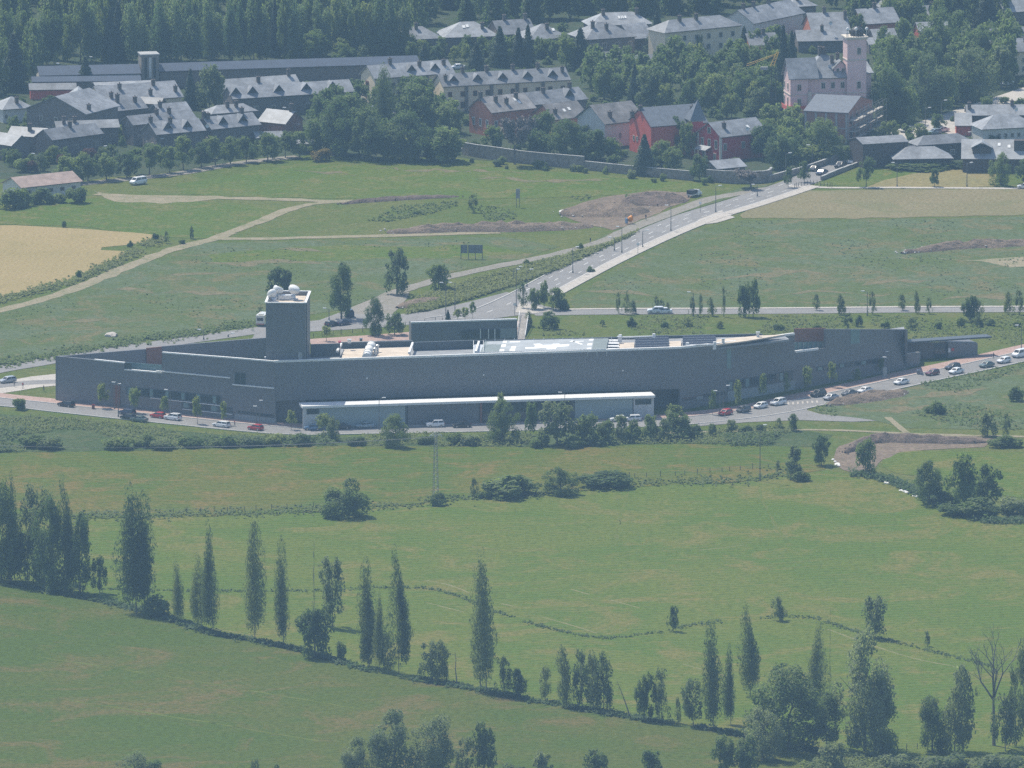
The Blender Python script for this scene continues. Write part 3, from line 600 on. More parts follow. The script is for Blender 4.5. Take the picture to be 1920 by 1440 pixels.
hmark([(985, 651), (1002, 651), (1003.5, 647.5), (1000, 644.8), (1012, 644.2), (1018, 646.8), (1036, 646.2), (1036, 644.6), (1050, 644.2), (1048, 646), (1068, 645.4), (1066, 649), (1044, 650.5), (1042, 654), (1026, 655), (1024, 652), (1006, 653.2), (985, 654)], 'cross_marking')
for x0, x1, y0, y1 in ((942, 950, 639.3, 642.8), (939, 948, 646, 650.5), (936, 945, 655, 660), (1104, 1112, 636, 638.5), (1101, 1110, 644, 647.5), (1100, 1108, 652, 655.5), (955, 965, 654, 660), (958, 967, 649.5, 653), (955, 975, 640, 642)):
    hmark([(x0, y1), (x0+1, y0), (x1+1, y0-.2), (x1, y1-.2)], 'edge_block')
for a_, b_ in ((1068, 1094), (1008, 1034), (1076, 1094)):
    yb = {1068: 639.5, 1008: 658.8, 1076: 656.5}[a_]; hmark([(a_, yb+1.3), (a_+1, yb), (b_+1, yb-.4), (b_, yb+.9)], 'edge_line')
hmark([(1070, 638.5), (1074, 638.2), (1094, 645.5), (1089, 646)], 'diagonal_line')
m = MB()
for i in range(14):
    for e in (0, 1):
        v = G(901+i*18.2+(9 if e else 0), (664.5-i*.42) if not e else (639.6-i*.4), HZ); v = Vector((v.x-hc.x, v.y-hc.y, 0)); m.box(v.x-.06, v.x+.06, v.y-.06, v.y+.06, 0, 1.5)
m.build('railing_post', m_steel, heli)
m = MB(); m.bar(hp([(899, 664.6)], HZ)[0]+Vector((0, 0, .5)), hp([(1136, 658.6)], HZ)[0]+Vector((0, 0, .5)), .12, .3); m.build('edge_rail', m_white, heli)
# stair head next to the helipad
q = G(897, 655, HZ); t = thing('access_ramp', 'white railed access ramp at the left edge of the helipad', 'ramp', (q.x, q.y, ZR))
m = MB(); m.prism([(-1.2, -6, 0), (1.2, -6, 0), (1.2, 6, 1.0), (-1.2, 6, 1.0)], (0, 0, .15)); m.build('ramp_deck', m_steel, t)
for sx in (-1.2, 1.2):
    m = MB(); m.bar((sx, -6, 1.1), (sx, 6, 2.1), .1, .12); [m.box(sx-.05, sx+.05, y-.05, y+.05, (y+6)/12, (y+6)/12+1.05) for y in (-6, -3, 0, 3, 6)]; m.build('handrail', m_white, t)
# white louvre slats right of the helipad
for i in range(4):
    q = G(1150, 655-i*5.5, ZR+.5); t = tag(link('roof_slat', None), 'white roof bench slat right of the helipad', 'roof slat', 'white slats beside the helipad') if False else thing('roof_bench', 'low white louvre bench on the roof right of the helipad, %s from the front parapet' % ('first', 'second', 'third', 'fourth')[i], 'louvre', (q.x, q.y, ZR), -.03, 'white louvres beside the helipad')
    m = MB(); m.box(-1.4, 1.4, -.9, .9, .5, .62); m.build('top', m_white, t); m = MB(); [m.box(x-.1, x+.1, -.8, .8, .05, .5) for x in (-1.2, 1.2)]; m.build('leg', m_steel, t)
# solar panel rows
def pv_row(label, x0, x1, y, group):
    a_ = G(x0, y, ZR+.1); b_ = G(x1, y-(x1-x0)*.028, ZR+.1); L = (b_-a_).length
    t = thing('solar_panel_row', label, 'solar panels', (a_.x, a_.y, ZR+.1), math.atan2(b_.y-a_.y, b_.x-a_.x), group)
    n = max(3, int(L/1.1)); me = None
    for i in range(n):
        if me is None:
            m = MB(); m.prism([(.03, -.7, .35), (L/n-.03, -.7, .35), (L/n-.03, .55, 1.15), (.03, .55, 1.15)], (0, -.03, .05)); me = m.mesh('panel', m_pv)
        o = link('panel', me, t); o.location.x = i*L/n
    m = MB(); m.bar((0, -.72, .36), (L, -.72, .36), .08, .1); m.bar((0, .6, 1.18), (L, .6, 1.18), .08, .1); m.build('rail', m_steel, t)
    m = MB(); [m.box(x-.05, x+.05, .45, .55, 0, 1.1) for x in (.3, L/2, L-.3)]; m.build('leg', m_steel, t)
for i, w in enumerate(('front', 'second', 'third', 'fourth', 'rear')):
    pv_row(w+' row of dark solar panels between the tan roof strips', 1191, 1254, 658.5-i*4.6, 'left solar panel rows')
for i, w in enumerate(('front', 'second', 'third', 'rear')):
    pv_row(w+' row of dark solar panels near the right end of the roof', 1280, 1342, 652-i*4.4, 'right solar panel rows')
for lb, x0, x1, y in (('long white roof pipe on posts behind the left solar panels', 1163, 1226, 632.5), ('long white roof pipe on posts in front of the right solar panels', 1289, 1340, 647.5)):
    a_ = G(x0, y, ZR+1.2); b_ = G(x1, y-1.5, ZR+1.2); t = thing('roof_pipe', lb, 'pipe', (a_.x, a_.y, ZR)); d_ = b_-a_
    m = MB(); m.tube((0, 0, 1.2), (d_.x, d_.y, 1.2), .22, .22, 8); m.build('pipe', m_white, t)
    for f in (0, 1): m = MB(); m.tube((d_.x*f, d_.y*f, 0), (d_.x*f, d_.y*f, 1.9), .4, .4, 8); m.build('post', m_white, t)
for px, py, lb in ((1356, 645, 'small white vent box near the right roof corner'), (1421, 633, 'white mast box at the far right of the tan roof'), (1161, 641, 'small white post left of the long roof pipe')):
    q = G(px, py, ZR+.4); t = thing('roof_vent', lb, 'vent', tuple(q)); m = MB(); m.box(-.35, .35, -.35, .35, 0, 1.3); m.build('box', m_white, t); m = MB(); m.box(-.5, .5, -.5, .5, 1.3, 1.42); m.build('lid', m_steel, t)
# annex at the right end and the low screen wall
AX0 = (1700, 676); AX1 = (1834, 667)
ann = thing('annex_building', 'low flat roofed service annex at the right end of the hospital', 'building', tuple(G(*AX0)))
wall('brown_wall', AX0, AX1, [(1700, 642), (1777, 642), (1777, 671), (1700, 676)], plain('brown_cladding', (.16, .13, .12), .7), .4, 1.0, ann)
wall('grey_wall', AX0, AX1, [(1778, 642), (1833, 643), (1833, 667), (1778, 671)], m_clad, 6, 0, ann)
wall('gate_opening', AX0, AX1, [(1752, 645), (1774, 645), (1774, 671), (1752, 673)], m_glass, .3, .85, ann, uv=False)
wall('sign', AX0, AX1, [(1778, 653), (1782, 653), (1782, 661), (1778, 661)], m_white, .1, -.12, ann, uv=False)
wall('red_sign', AX0, AX1, [(1784, 652.5), (1789, 652.5), (1789, 658), (1784, 658)], plain('sign_red', (.55, .06, .05), .5), .1, -.12, ann, uv=False)
p, n = vplane(AX0, AX1); q0 = on_plane(1699, 640, p, n); q1 = on_plane(1857, 637, p, n); q1.z = q0.z
m = MB(); m.prism([q0-n*1, q1-n*1, q1+n*2.6, q0+n*2.6], (0, 0, -.4)); m.build('roof', m_clad2, ann, world=True, uv=True)
scr = thing('screen_wall', 'short pale grey screen wall in front of the service annex', 'wall', tuple(G(1685, 692)))
wall('panel', (1685, 692), (1724, 686), [(1685, 665), (1724, 661), (1724, 686), (1685, 692)], m_clad, .4, 0, scr)
wall('coping', (1685, 692), (1724, 686), [(1684.5, 664), (1724.5, 660), (1724.5, 661.2), (1684.5, 665.2)], m_conc, .5, -.05, scr)
wall('side_panel', (1722, 686), (1726, 678), [(1722, 661), (1726, 660), (1726, 678), (1722, 686)], m_cladl, .3, 0, scr)
st = thing('entrance_totem', 'slim pale grey sign slab on the pavement before the right wing', 'totem', tuple(G(1659, 709)))
wall('slab', (1656, 709), (1663, 708), [(1656, 689), (1663, 688), (1663, 708), (1656, 709)], m_cladl, .4, 0, st)
wall('base', (1655.5, 709.6), (1663.5, 708.6), [(1655, 707), (1664, 706), (1664, 709), (1655, 710)], m_conc, .7, 0, st)
# flight of steps behind the entrance block
stp = thing('outdoor_steps', 'pink outdoor steps with white handrails climbing beside the entrance block', 'steps', tuple(G(976, 636)))
s0 = G(977, 634); d_ = (G(984, 606)-s0); n_ = 22
for i in range(n_):
    c0 = d_*(i/n_); m = MB(); m.box(c0.x-1.1, c0.x+1.1, c0.y, c0.y+d_.y/n_, 0, .15+i*.11); m.build('step', m_pave, stp)
for sx in (-1.15, 1.15): m = MB(); m.bar((sx, 0, 1.0), (d_.x+sx, d_.y, 3.4), .12, .12); [m.bar((d_.x*f+sx, d_.y*f, 2.4*f), (d_.x*f+sx, d_.y*f, 1+2.4*f), .08) for f in (0, .25, .5, .75, 1)]; m.build('handrail', m_white, stp)
# ================================================================ HOUSES
m_slate = plain('slate_roof', (.24, .25, .265), .55, var=.16, scale=.9, spec=.4, bump=.25, bscale=2.5, rnd=.2)
m_slate2 = plain('weathered_slate_roof', (.235, .225, .22), .65, var=.3, scale=.5, bump=.3, bscale=2.5, rnd=.2)
m_slatel = plain('pale_slate_roof', (.30, .31, .32), .5, var=.12, scale=.9, spec=.4, bump=.2, bscale=2.5, rnd=.15)
m_slated = plain('dark_slate_roof', (.135, .15, .175), .6, var=.15, scale=.9)
m_shed = plain('dark_sheet_roof', (.045, .06, .09), .5, var=.15, scale=.3)
m_terra = plain('faded_clay_roof', (.36, .275, .235), .8, var=.2, scale=.5, bump=.3, bscale=3)
m_stone = plain('brown_stone_wall', (.18, .155, .14), .9, var=.35, scale=1.6, bump=.4, bscale=4)
m_dark = plain('dark_timber_wall', (.075, .06, .055), .8, var=.25, scale=1.2)
m_cream = plain('cream_render', (.78, .64, .45), .9, var=.08, scale=.5)
m_pale = plain('pale_render', (.62, .60, .55), .9, var=.1, scale=.5)
m_red = plain('red_render', (.58, .12, .09), .85, var=.14, scale=.7)
m_crim = plain('crimson_render', (.45, .05, .065), .85, var=.14, scale=.7)
m_orange = plain('brick_orange_render', (.56, .21, .13), .85, var=.15, scale=.8)
m_pinkw = plain('pink_render', (.78, .55, .52), .9, var=.08, scale=.5)
m_trim = plain('cream_trim', (.62, .56, .47), .8)
m_shut = plain('brown_shutter', (.17, .06, .04), .6)
m_brick = plain('raw_brick', (.36, .17, .13), .9, var=.3, scale=2.2, bump=.3, bscale=8)
m_pane = glass('house_glass', (.035, .04, .045), .15)
m_chim = plain('chimney_stone', (.13, .11, .1), .9, var=.3, scale=2)
m_gut = plain('dark_metal', (.05, .045, .045), .5, .3)
_win = {}
def win_mesh(mat):
    if mat.name not in _win:
        m = MB()
        for x0, x1, z0, z1 in ((-.5, -.38, 0, 1), (.38, .5, 0, 1), (-.38, .38, 0, .08), (-.38, .38, .9, 1), (-.03, .03, .08, .9)): m.box(x0, x1, -.07, .05, z0, z1)
        f = m.mesh('window', mat); m = MB(); m.box(-.38, .38, -.03, .04, .08, .9); _win[mat.name] = (f, m.mesh('pane', m_pane))
    return _win[mat.name]
_box = {}
def house(label, e0, e1, wh, slope=22, k=.62, kind='x', wallm=None, roof=None, dorm=(), chim=(), win=(), depth=None, over=.6, cat='house', name='house',
          group=None, frame=None, dw=2.3, dh=1.5, rise=None, pipes=(), sky_=(), gutter=True):
    """e0, e1: picture points of the front eave; slope: seen height of the front roof slope in pixels; kind x: ridge along the front, y: gable to the front, h: hip, f: flat"""
    wallm = wallm or m_stone; roof = roof or m_slate; frame = frame or m_trim
    a = G(e0[0], e0[1], wh); b = G(e1[0], e1[1], wh); a.z = b.z = 0
    W = (b-a).length; rz = math.atan2(b.y-a.y, b.x-a.x); s = S((e0[1]+e1[1])/2, wh)
    if kind in 'xh':
        hd = slope/(s*(k*math.cos(PITCH)+math.sin(PITCH)*math.cos(rz))); D = 2*hd; rh = hd*k
        if kind == 'h' and D > W*.95: D = W*.95; hd = D/2; rh = (slope/s - hd*math.sin(PITCH))/math.cos(PITCH)
    else:
        D = depth or 10; rh = (rise/s) if rise else W/2*k
    if depth and kind in 'xh': D = depth; hd = D/2
    t = thing(name, label, cat, (a.x, a.y, 0), rz, group)
    o_ = over; m = MB()
    if kind == 'x':
        m.prism([(0, 0, 0), (0, D, 0), (0, D, wh), (0, D/2, wh+rh-.05), (0, 0, wh)], (W, 0, 0)); m.build('wall', wallm, t)
        sl = rh/(D/2); m = MB(); th_ = .16
        for sg in (0, 1):
            ye = -o_ if sg == 0 else D+o_; ze = wh-o_*sl
            m.prism([(-o_*.7, ye, ze), (W+o_*.7, ye, ze), (W+o_*.7, D/2, wh+rh), (-o_*.7, D/2, wh+rh)], (0, 0, th_+.05*0))
        rf = m.build('roof', roof, t)
        zr = lambda y: wh+min(y, D-y)*sl
    elif kind == 'y':
        m.prism([(0, 0, 0), (W, 0, 0), (W, 0, wh), (W/2, 0, wh+rh-.05), (0, 0, wh)], (0, D, 0)); m.build('wall', wallm, t)
        sl = rh/(W/2); m = MB()
        for x0, x1 in ((-o_, W/2), (W+o_, W/2)):
            m.prism([(x0, -o_*.8, wh-o_*sl), (x0, D+o_*.8, wh-o_*sl), (x1, D+o_*.8, wh+rh), (x1, -o_*.8, wh+rh)], (0, 0, .18))
        rf = m.build('roof', roof, t); zr = lambda y: wh+rh
    elif kind == 'h':
        m.box(0, W, 0, D, 0, wh); m.build('wall', wallm, t)
        sl = rh/(D/2); m = MB(); e = min(D/2, W/2-.02); z0 = wh-o_*sl*.6
        c = [(-o_, -o_, z0), (W+o_, -o_, z0), (W+o_, D+o_, z0), (-o_, D+o_, z0)]; r0 = (e, D/2, wh+rh); r1 = (W-e, D/2, wh+rh)
        m.poly([c[0], c[1], r1, r0]); m.poly([c[2], c[3], r0, r1]); m.poly([c[1], c[2], r1]); m.poly([c[3], c[0], r0]); m.poly(c[::-1])
        rf = m.build('roof', roof, t); zr = lambda y: wh+min(y, D-y)*sl
    else:
        m.box(0, W, 0, D, 0, wh); m.build('wall', wallm, t)
        m = MB(); m.box(-o_, W+o_, -o_, D+o_, wh+.003, wh+.3); rf = m.build('roof', roof, t); zr = lambda y: wh+.3
    if kind in 'xh' and gutter:
        m = MB(); m.tube((-.3, -o_-.05, wh-o_*.6*rh/(D/2)-.02), (W+.3, -o_-.05, wh-o_*.6*rh/(D/2)-.02), .09, .09, 5); m.build('gutter', m_gut, t)
    for d in dorm:
        f, yy = d if isinstance(d, tuple) else (d, D*.16)
        x = W*f; z = zr(yy); yb = min(D/2, yy+dh/max(.1, rh/(D/2)))
        m = MB(); m.prism([(x-dw/2, yy, z-.1), (x+dw/2, yy, z-.1), (x, yy, z+dh)], (0, .15, 0)); dm = m.build('dormer', m_dark, t)
        m = MB()
        for sg in (-1, 1): m.prism([(x+sg*dw*.62, yy-.35, z-.3), (x, yy-.35, z+dh), (x, yb, z+dh), (x+sg*dw*.62, yy+.1, z-.25)], (0, 0, .14))
        m.build('dormer_roof', roof, dm)
        m = MB(); m.box(x-.35, x+.35, yy-.06, yy+.02, z+.1, z+.75); m.build('pane', m_pane, dm)
    for c in chim:
        f, yf = c[0], c[1]; hh = c[2] if len(c) > 2 else 1.5
        x = W*f; y = D*yf; z = zr(y) if kind != 'y' else wh+rh*(1-abs(f-.5)*2)
        m = MB(); m.box(x-.45, x+.45, y-.4, y+.4, z-.8, z+hh); m.box(x-.55, x+.55, y-.5, y+.5, z+hh+.003, z+hh+.2); m.build('chimney', m_chim, rf)
        m = MB(); m.tube((x, y, z+hh+.2), (x, y, z+hh+.6), .16, .16, 6); m.build('chimney_pot', m_chim, rf)
    for f, yf in sky_:
        y = D*yf; z = zr(y)+.2; x = W*f; dy = .5; m = MB(); m.prism([(x-.4, y-dy, z-dy*rh/(D/2)), (x+.4, y-dy, z-dy*rh/(D/2)), (x+.4, y+dy, z+dy*rh/(D/2)), (x-.4, y+dy, z+dy*rh/(D/2))], (0, 0, .08)); m.build('skylight', m_white, rf)
    for w in win:
        face, f, z, ww, hh = w[:5]; fm = w[5] if len(w) > 5 else frame
        fr, pn = win_mesh(fm); wo = link('window', fr, t); wo.scale = (ww, 1, hh)
        if face == 'f': wo.location = (W*f, -.02, z)
        elif face == 'l': wo.location = (-.02, D*f, z); wo.rotation_euler.z = -math.pi/2
        else: wo.location = (W+.02, D*f, z); wo.rotation_euler.z = math.pi/2
        link('pane', pn, wo)
    for f in pipes:
        m = MB(); m.box(W*f-.45, W*f+.45, -.35, -.01, 0, wh-.2); m.build('pilaster', m_stone, t)
    t['_W'] = W; t['_D'] = D
    return t
def row(n, z, w, h, face='f', lo=.1, hi=.9, frame=None): return [(face, lo+(hi-lo)*(i/(n-1) if n > 1 else .5), z, w, h)+((frame,) if frame else ()) for i in range(n)]
L = 'left housing estate roofs'
# --- left estate
house('small pale house with a hipped slate roof at the far left edge of the estate', (6, 204), (60, 200), 4, 22, kind='h', wallm=m_pale, roof=m_slatel, chim=[(.55, .2)], win=row(2, 1.2, 1, 1.2))
house('big dark gabled house facing the viewer at the left of the estate', (50, 203), (160, 213), 7, kind='y', rise=27, depth=17, wallm=m_stone, chim=[(.95, .2)], win=row(4, 1.2, 1.1, 1.3)+row(3, 4, 1.1, 1.3, lo=.25, hi=.75), cat='house')
house('small dark gable with bright left slope behind the big gabled house', (122, 189), (168, 189), 5, kind='y', rise=17, depth=9, roof=m_slatel, wallm=m_stone, win=row(2, 2, 1, 1.2, lo=.3, hi=.7))
house('long slate row house with cream walls and chimneys in the middle of the estate', (194, 191), (341, 180), 5, 29, wallm=m_cream, chim=[(.12, .1), (.28, .35), (.62, .1), (.72, .4), (.95, .15)], win=row(5, 2.3, 1.0, 1.2, frame=m_shut)+[('f', .7, .2, 1.6, 2.2, m_shut)])
house('low slate roofed house with a broad chimney stack below the cream row', (206, 208), (274, 201), 4.5, 17, chim=[(.35, .4, 2.2), (.8, .3)], win=row(3, 1.5, 1, 1.1))
house('small slate roofed house right of the broad chimney stack', (300, 211), (356, 206), 4, 15, chim=[(.1, .3)], win=row(2, 1.3, 1, 1.1))
house('slate roof with small gable tucked behind the broad chimney house', (262, 192), (300, 194), 5, 10, win=row(2, 2, 1, 1))
house('long slate row house with five dark triangular dormers above the green bank', (438, 184), (662, 170), 5.5, 21, dorm=[.03, .17, .39, .62, .84], dw=3.0, dh=1.9, win=row(7, 1.6, 1.1, 1.3, lo=.05), wallm=m_stone)
house('back slate row house with end chimney behind the five dormer row', (415, 166), (560, 156), 5, 16, chim=[(.92, .45, 1.8), (.5, .2)], roof=m_slatel)
house('front slate house with two dormers at the left end of the front row', (294, 251), (383, 243), 6, 21, dorm=[.27, .68], dw=2.8, dh=1.9, chim=[(.02, .5), (.4, .4)], win=row(4, 1.4, 1.0, 1.4)+row(2, 2, 1, 1.3, 'l', .3, .7))
house('front slate house with two dormers and a white window right of the front row', (397, 241), (486, 232), 6, 21, dorm=[.28, .7], dw=2.8, dh=1.9, chim=[(.0, .5), (.06, .42), (.8, .5)], win=row(4, 1.4, 1.0, 1.4)+row(2, 2, 1, 1.3, 'l', .3, .7))
house('wide slate roof behind the left two dormer house', (250, 233), (366, 221), 6, 15, chim=[(.45, .4), (.65, .4)], win=row(3, 2, 1, 1.1))
house('hipped pale slate roof behind the right two dormer house', (398, 212), (480, 206), 6, 14, kind='h', roof=m_slatel, chim=[(.4, .3), (.6, .3)])
house('slate house with red brown right gable at the end of the front row', (486, 226), (535, 231), 6, 22, wallm=plain('rust_render', (.25, .11, .085), .9, var=.2), win=row(2, 1.5, 1, 1.3, 'r', .3, .7), chim=[(.9, .5, 2)])
house('low pale slate outbuilding below the red brown gable', (481, 257), (531, 255), 2.8, 9, roof=m_slatel)
house('slate house with long ridge in the left front of the estate', (98, 261), (191, 249), 5, 18, win=row(3, 1.5, 1, 1.3), chim=[(.5, .45)])
house('pale slate roof behind the long ridged left front house', (108, 241), (222, 237), 5, 13, roof=m_slatel, chim=[(.12, .3, 2), (.3, .4)], win=row(3, 2, 1, 1.1))
house('small slate house with a dark chimney left of the long ridged house', (16, 252), (80, 256), 4.5, 15, chim=[(.55, .3, 1.9)], win=row(2, 1.4, 1, 1.2))
house('slate house cut by the left edge of the picture', (-45, 262), (22, 272), 4.5, 18, win=row(2, 1.4, 1, 1.2))
house('low slate roofed shed with red walls near the tall conifer', (57, 167), (141, 166), 3, 10, wallm=m_red, roof=m_slate)
house('flat pale grey terrace roof right of the tall conifer', (180, 160), (290, 156), 4.5, 5, k=.2, roof=m_slatel)
# --- long sheds and concrete stub behind
house('long dark metal shed left of the concrete stair tower', (76, 141), (262, 137), 5, 17, k=.3, roof=m_shed, wallm=m_pale, cat='shed', name='shed')
house('very long dark metal shed stretching right from the concrete stair tower', (300, 133), (785, 118), 5, 14, k=.3, roof=m_shed, wallm=m_stone, cat='shed', name='shed')
house('dark flat lean-to below the left long shed', (62, 153), (262, 151), 4, 9, k=.25, roof=m_shed, wallm=m_stone, cat='shed', name='shed')
st_ = house('square concrete stair tower between the long dark sheds', (265, 104), (298, 103), 9.5, kind='f', depth=5, wallm=plain('raw_concrete', (.25, .22, .18), .9, var=.2), roof=m_conc, cat='tower', name='stair_tower', over=.2)
for f in (.25, .5, .75): m = MB(); m.box(st_['_W']*f-.35, st_['_W']*f+.35, -.06, -.003, 3, 8.8); m.build('slot_window', m_pane if f != .5 else m_pale, st_)
# --- farm shed at the left
house('old farm shed with faded clay roof and pale walls at the left edge', (40, 351), (151, 339), 3.6, 18, k=.42, roof=m_terra, wallm=m_pale, cat='barn', name='barn', win=row(5, 1.5, 1.3, 1.0, lo=.12, hi=.88, frame=m_stone))
# --- cream row houses in the centre
house('cream row house with two dormers and brown shutters, the upper left row', (703, 146), (850, 135), 7.5, 23, wallm=m_cream, dorm=[.49, .79], dw=2.8, dh=1.7, chim=[(.28, .5), (.62, .3), (.93, .3)], pipes=(.31, .66), win=row(7, 4.2, 1.2, 1.5, frame=m_shut)+row(7, 1, 1.2, 1.8, frame=m_shut)+[('l', .55, 1, 2, 5, m_shut)])
house('long cream row house with five dormers and brown shutters, the lower right row', (832, 161), (1067, 148), 7.5, 22, wallm=m_cream, dorm=[.09, .28, .48, .68, .88], dw=2.8, dh=1.7, chim=[(.03, .2), (.19, .5), (.38, .5), (.59, .5), (.79, .5), (.97, .3)], pipes=(.18, .38, .585, .79), win=row(10, 4.2, 1.2, 1.5, frame=m_shut, lo=.05, hi=.95)+row(10, 1, 1.2, 1.8, frame=m_shut, lo=.05, hi=.95))
# --- old houses by the stone wall
house('orange brick house with three white framed windows in its left gable', (922, 210), (1002, 201), 7, 27, wallm=m_orange, roof=m_slate2, chim=[(.25, .3), (.45, .2), (.75, .35), (.0, .5)], win=row(3, 2.4, 1.2, 2.2, 'l', .2, .8, frame=m_white)+row(4, 2.6, 1.1, 1.9, frame=m_white), sky_=[(.75, .2), (.7, .3)])
house('slate house with one dormer behind the old houses', (1003, 195), (1099, 184), 5, 21, dorm=[.72], dw=3, dh=2, chim=[(.3, .4), (.85, .5)])
house('weathered slate house with two skylights left of the pale gabled house', (1040, 223), (1101, 216), 5, 27, roof=m_slate2, wallm=m_orange, chim=[(.12, .15, 1.3)], sky_=[(.45, .22), (.62, .25)], win=row(3, 1.5, 1, 1.5))
house('pale grey gabled house with weathered slate roof left of the big red house', (1134, 230), (1206, 222), 7, 33, roof=m_slate2, wallm=m_pale, chim=[(.22, .12)], win=row(3, 2.2, 1.1, 1.9, 'l', .25, .75)+row(2, 2.2, 1, 1.6, lo=.4), over=.9)
house('big red house with tall left gable and smooth slate roof', (1221, 237), (1326, 229), 8.5, 35, wallm=m_red, roof=m_slated, chim=[(.0, .5, .6), (-.03, .8, .9), (.85, .3)], win=row(2, 3.2, 1, 1.4, 'l', .65, .8)+row(3, 2, 1, 1.5, lo=.3), over=.35)
rh_ = house('crimson house with cream window surrounds and a porch beside the stone wall', (1351, 256), (1436, 246), 7, 26, wallm=m_crim, chim=[(.2, .25)], win=row(3, 3.2, 1.3, 2.6, 'l', .2, .8, frame=m_trim)+[('l', .5, 7.2, 1.6, 1.8, m_trim), ('l', .25, .3, 1.2, 1.8, m_trim), ('l', .75, .3, 1.0, 2.0, m_trim)]+row(3, 3, 1.2, 2, frame=m_trim), sky_=[(.7, .2)])
for y_ in (-.12, rh_['_D']-.5): m = MB(); m.box(-.12, .5, y_, y_+.62, 0, 6.9); m.build('quoin', m_trim, rh_)
m = MB(); m.prism([(-2.2, 4, 2.7), (-2.2, 9, 2.7), (-.02, 9, 3.6), (-.02, 4, 3.6)], (0, 0, .15)); m.build('porch_roof', m_slate, rh_)
m = MB(); [m.box(-2.1, -1.9, y-.1, y+.1, 0, 2.7) for y in (4.2, 8.8)]; m.build('porch_post', m_trim, rh_)
tr_ = house('square crimson turret with a steep dark pyramid roof beside the crimson house', (1297, 228), (1318, 227), 9.5, kind='f', depth=4, wallm=m_crim, roof=m_slate, cat='turret', name='turret', over=.5, win=[('f', .5, 5, 1, 1.6, m_trim)])
W_ = tr_['_W']; m = MB(); c = [(-.7, -.7, 9.8), (W_+.7, -.7, 9.8), (W_+.7, 4.7, 9.8), (-.7, 4.7, 9.8)]; ap = (W_*.75, 2, 15.2)
for i in range(4): m.poly([c[i], c[(i+1) % 4], ap])
m.build('pyramid_roof', m_slated, tr_)
house('low slate garden house against the stone wall by the road', (1345, 316), (1397, 311), 2.8, 14, kind='x', roof=m_slate, k=.4, wallm=m_stone)
# --- upper rows
house('hip roofed house at the left end of the upper row', (736, 74), (828, 70), 5, 23, kind='h', chim=[(.15, .1, 2), (.32, .1, 2), (.55, .4)], win=row(4, 2, 1.1, 1.2))
house('hip roofed house with skylights second in the upper row', (835, 69), (932, 66), 5, 28, kind='h', roof=m_slatel, chim=[(.75, .25)], sky_=[(.4, .3), (.47, .32)])
house('slate house partly hidden by dark conifers in the upper row', (938, 64), (1003, 60), 5, 25, kind='x', chim=[(.3, .5), (.9, .5)])
house('hip roofed house with a red chimney in the upper row', (994, 73), (1065, 69), 5, 28, kind='h', chim=[(.55, .3)], sky_=[(.7, .25)])
house('hip roofed house with brown walls right of the conifers in the upper row', (1100, 73), (1190, 67), 7, 30, kind='h', chim=[(.25, .35), (.5, .25)], win=row(4, 1.2, 1.3, 1.6)+row(4, 4, 1.3, 1.6), wallm=m_stone)
house('large pale slate roof with white panels at the top of the town', (1108, 47), (1222, 43), 6, 23, kind='h', roof=m_slatel, sky_=[(.5, .25), (.53, .25), (.56, .25), (.59, .25)], chim=[(.25, .4), (.8, .4)])
house('slate roof squeezed between the brown walled house and the tall conifer', (1186, 72), (1226, 68), 5, 26)
house('low slate roofed bungalow behind the orange house', (1116, 116), (1184, 114), 3.5, 18, wallm=m_stone, chim=[(.2, .4)])
house('small slate shed right of the low bungalow', (1192, 113), (1228, 111), 3, 9)
house('three storey cream apartment block with hipped slate roof', (1247, 60), (1388, 46), 10, 21, kind='h', wallm=m_cream, chim=[(.28, .4), (.5, .4)], win=row(6, 1, 1.4, 1.7)+row(6, 3.8, 1.4, 1.7)+row(6, 6.8, 1.4, 1.7), cat='apartment block', name='apartment_block')
house('large slate house with dark left gable above the apartment block', (1412, 43), (1506, 23), 7, 24, kind='x', chim=[(.1, .5), (.3, .5), (.6, .5)], wallm=m_pale)
house('pale slate roof at the top edge above the large slate house', (1480, 12), (1530, 9), 6, 14, kind='h', roof=m_slatel, chim=[(.4, .4)])
house('slate house with brown timber gable behind the pink mansion', (1523, 57), (1592, 55), 5, 33, wallm=m_orange, chim=[(.45, .5), (.97, .3, 2.2)])
house('slate house with timber gable right of the mansion tower', (1620, 44), (1686, 40), 5, 27, wallm=m_orange, chim=[(.5, .5)])
house('small slate house with orange walls left of the dark spruce', (1407, 84), (1458, 82), 4, 21, wallm=m_orange, chim=[(.6, .45)])
house('long low slate roof directly behind the pink mansion', (1497, 76), (1592, 74), 3.5, 19, chim=[(.5, .45)])
house('slate cottage right of the mansion tower top', (1642, 74), (1682, 72), 4, 19, roof=m_slatel, chim=[(.4, .3)])
house('pale slate cottage below the one beside the tower top', (1630, 82), (1676, 80), 3, 11, roof=m_slatel)
house('white slate cottage among trees at the top right', (1746, 33), (1778, 30), 4, 22, roof=m_slatel, wallm=m_orange, chim=[(.4, .4)])
house('slate house at the very top right of centre', (1652, 12), (1697, 10), 5, 16, kind='h')
house('pale roof behind trees right of the slate cottages', (1725, 60), (1780, 58), 4, 18, roof=m_slatel, wallm=m_red)
house('slate house at the top right corner', (1885, 22), (1950, 18), 4, 20, roof=m_slatel)
house('slate row with dormers at the upper right edge', (1848, 72), (1945, 65), 6, 16, dorm=[.3, .7], chim=[(.6, .5)], wallm=m_cream)
house('cream house with slate gables cut by the right edge', (1868, 98), (1950, 93), 7, 23, wallm=m_cream, dorm=[.35], dw=3, chim=[(.75, .3)], win=row(4, 3.5, 1.2, 1.5)+row(4, 1, 1.2, 1.6))
house('slate roof left of the cream right edge house', (1812, 88), (1868, 84), 5, 13, roof=m_slatel, wallm=m_cream)
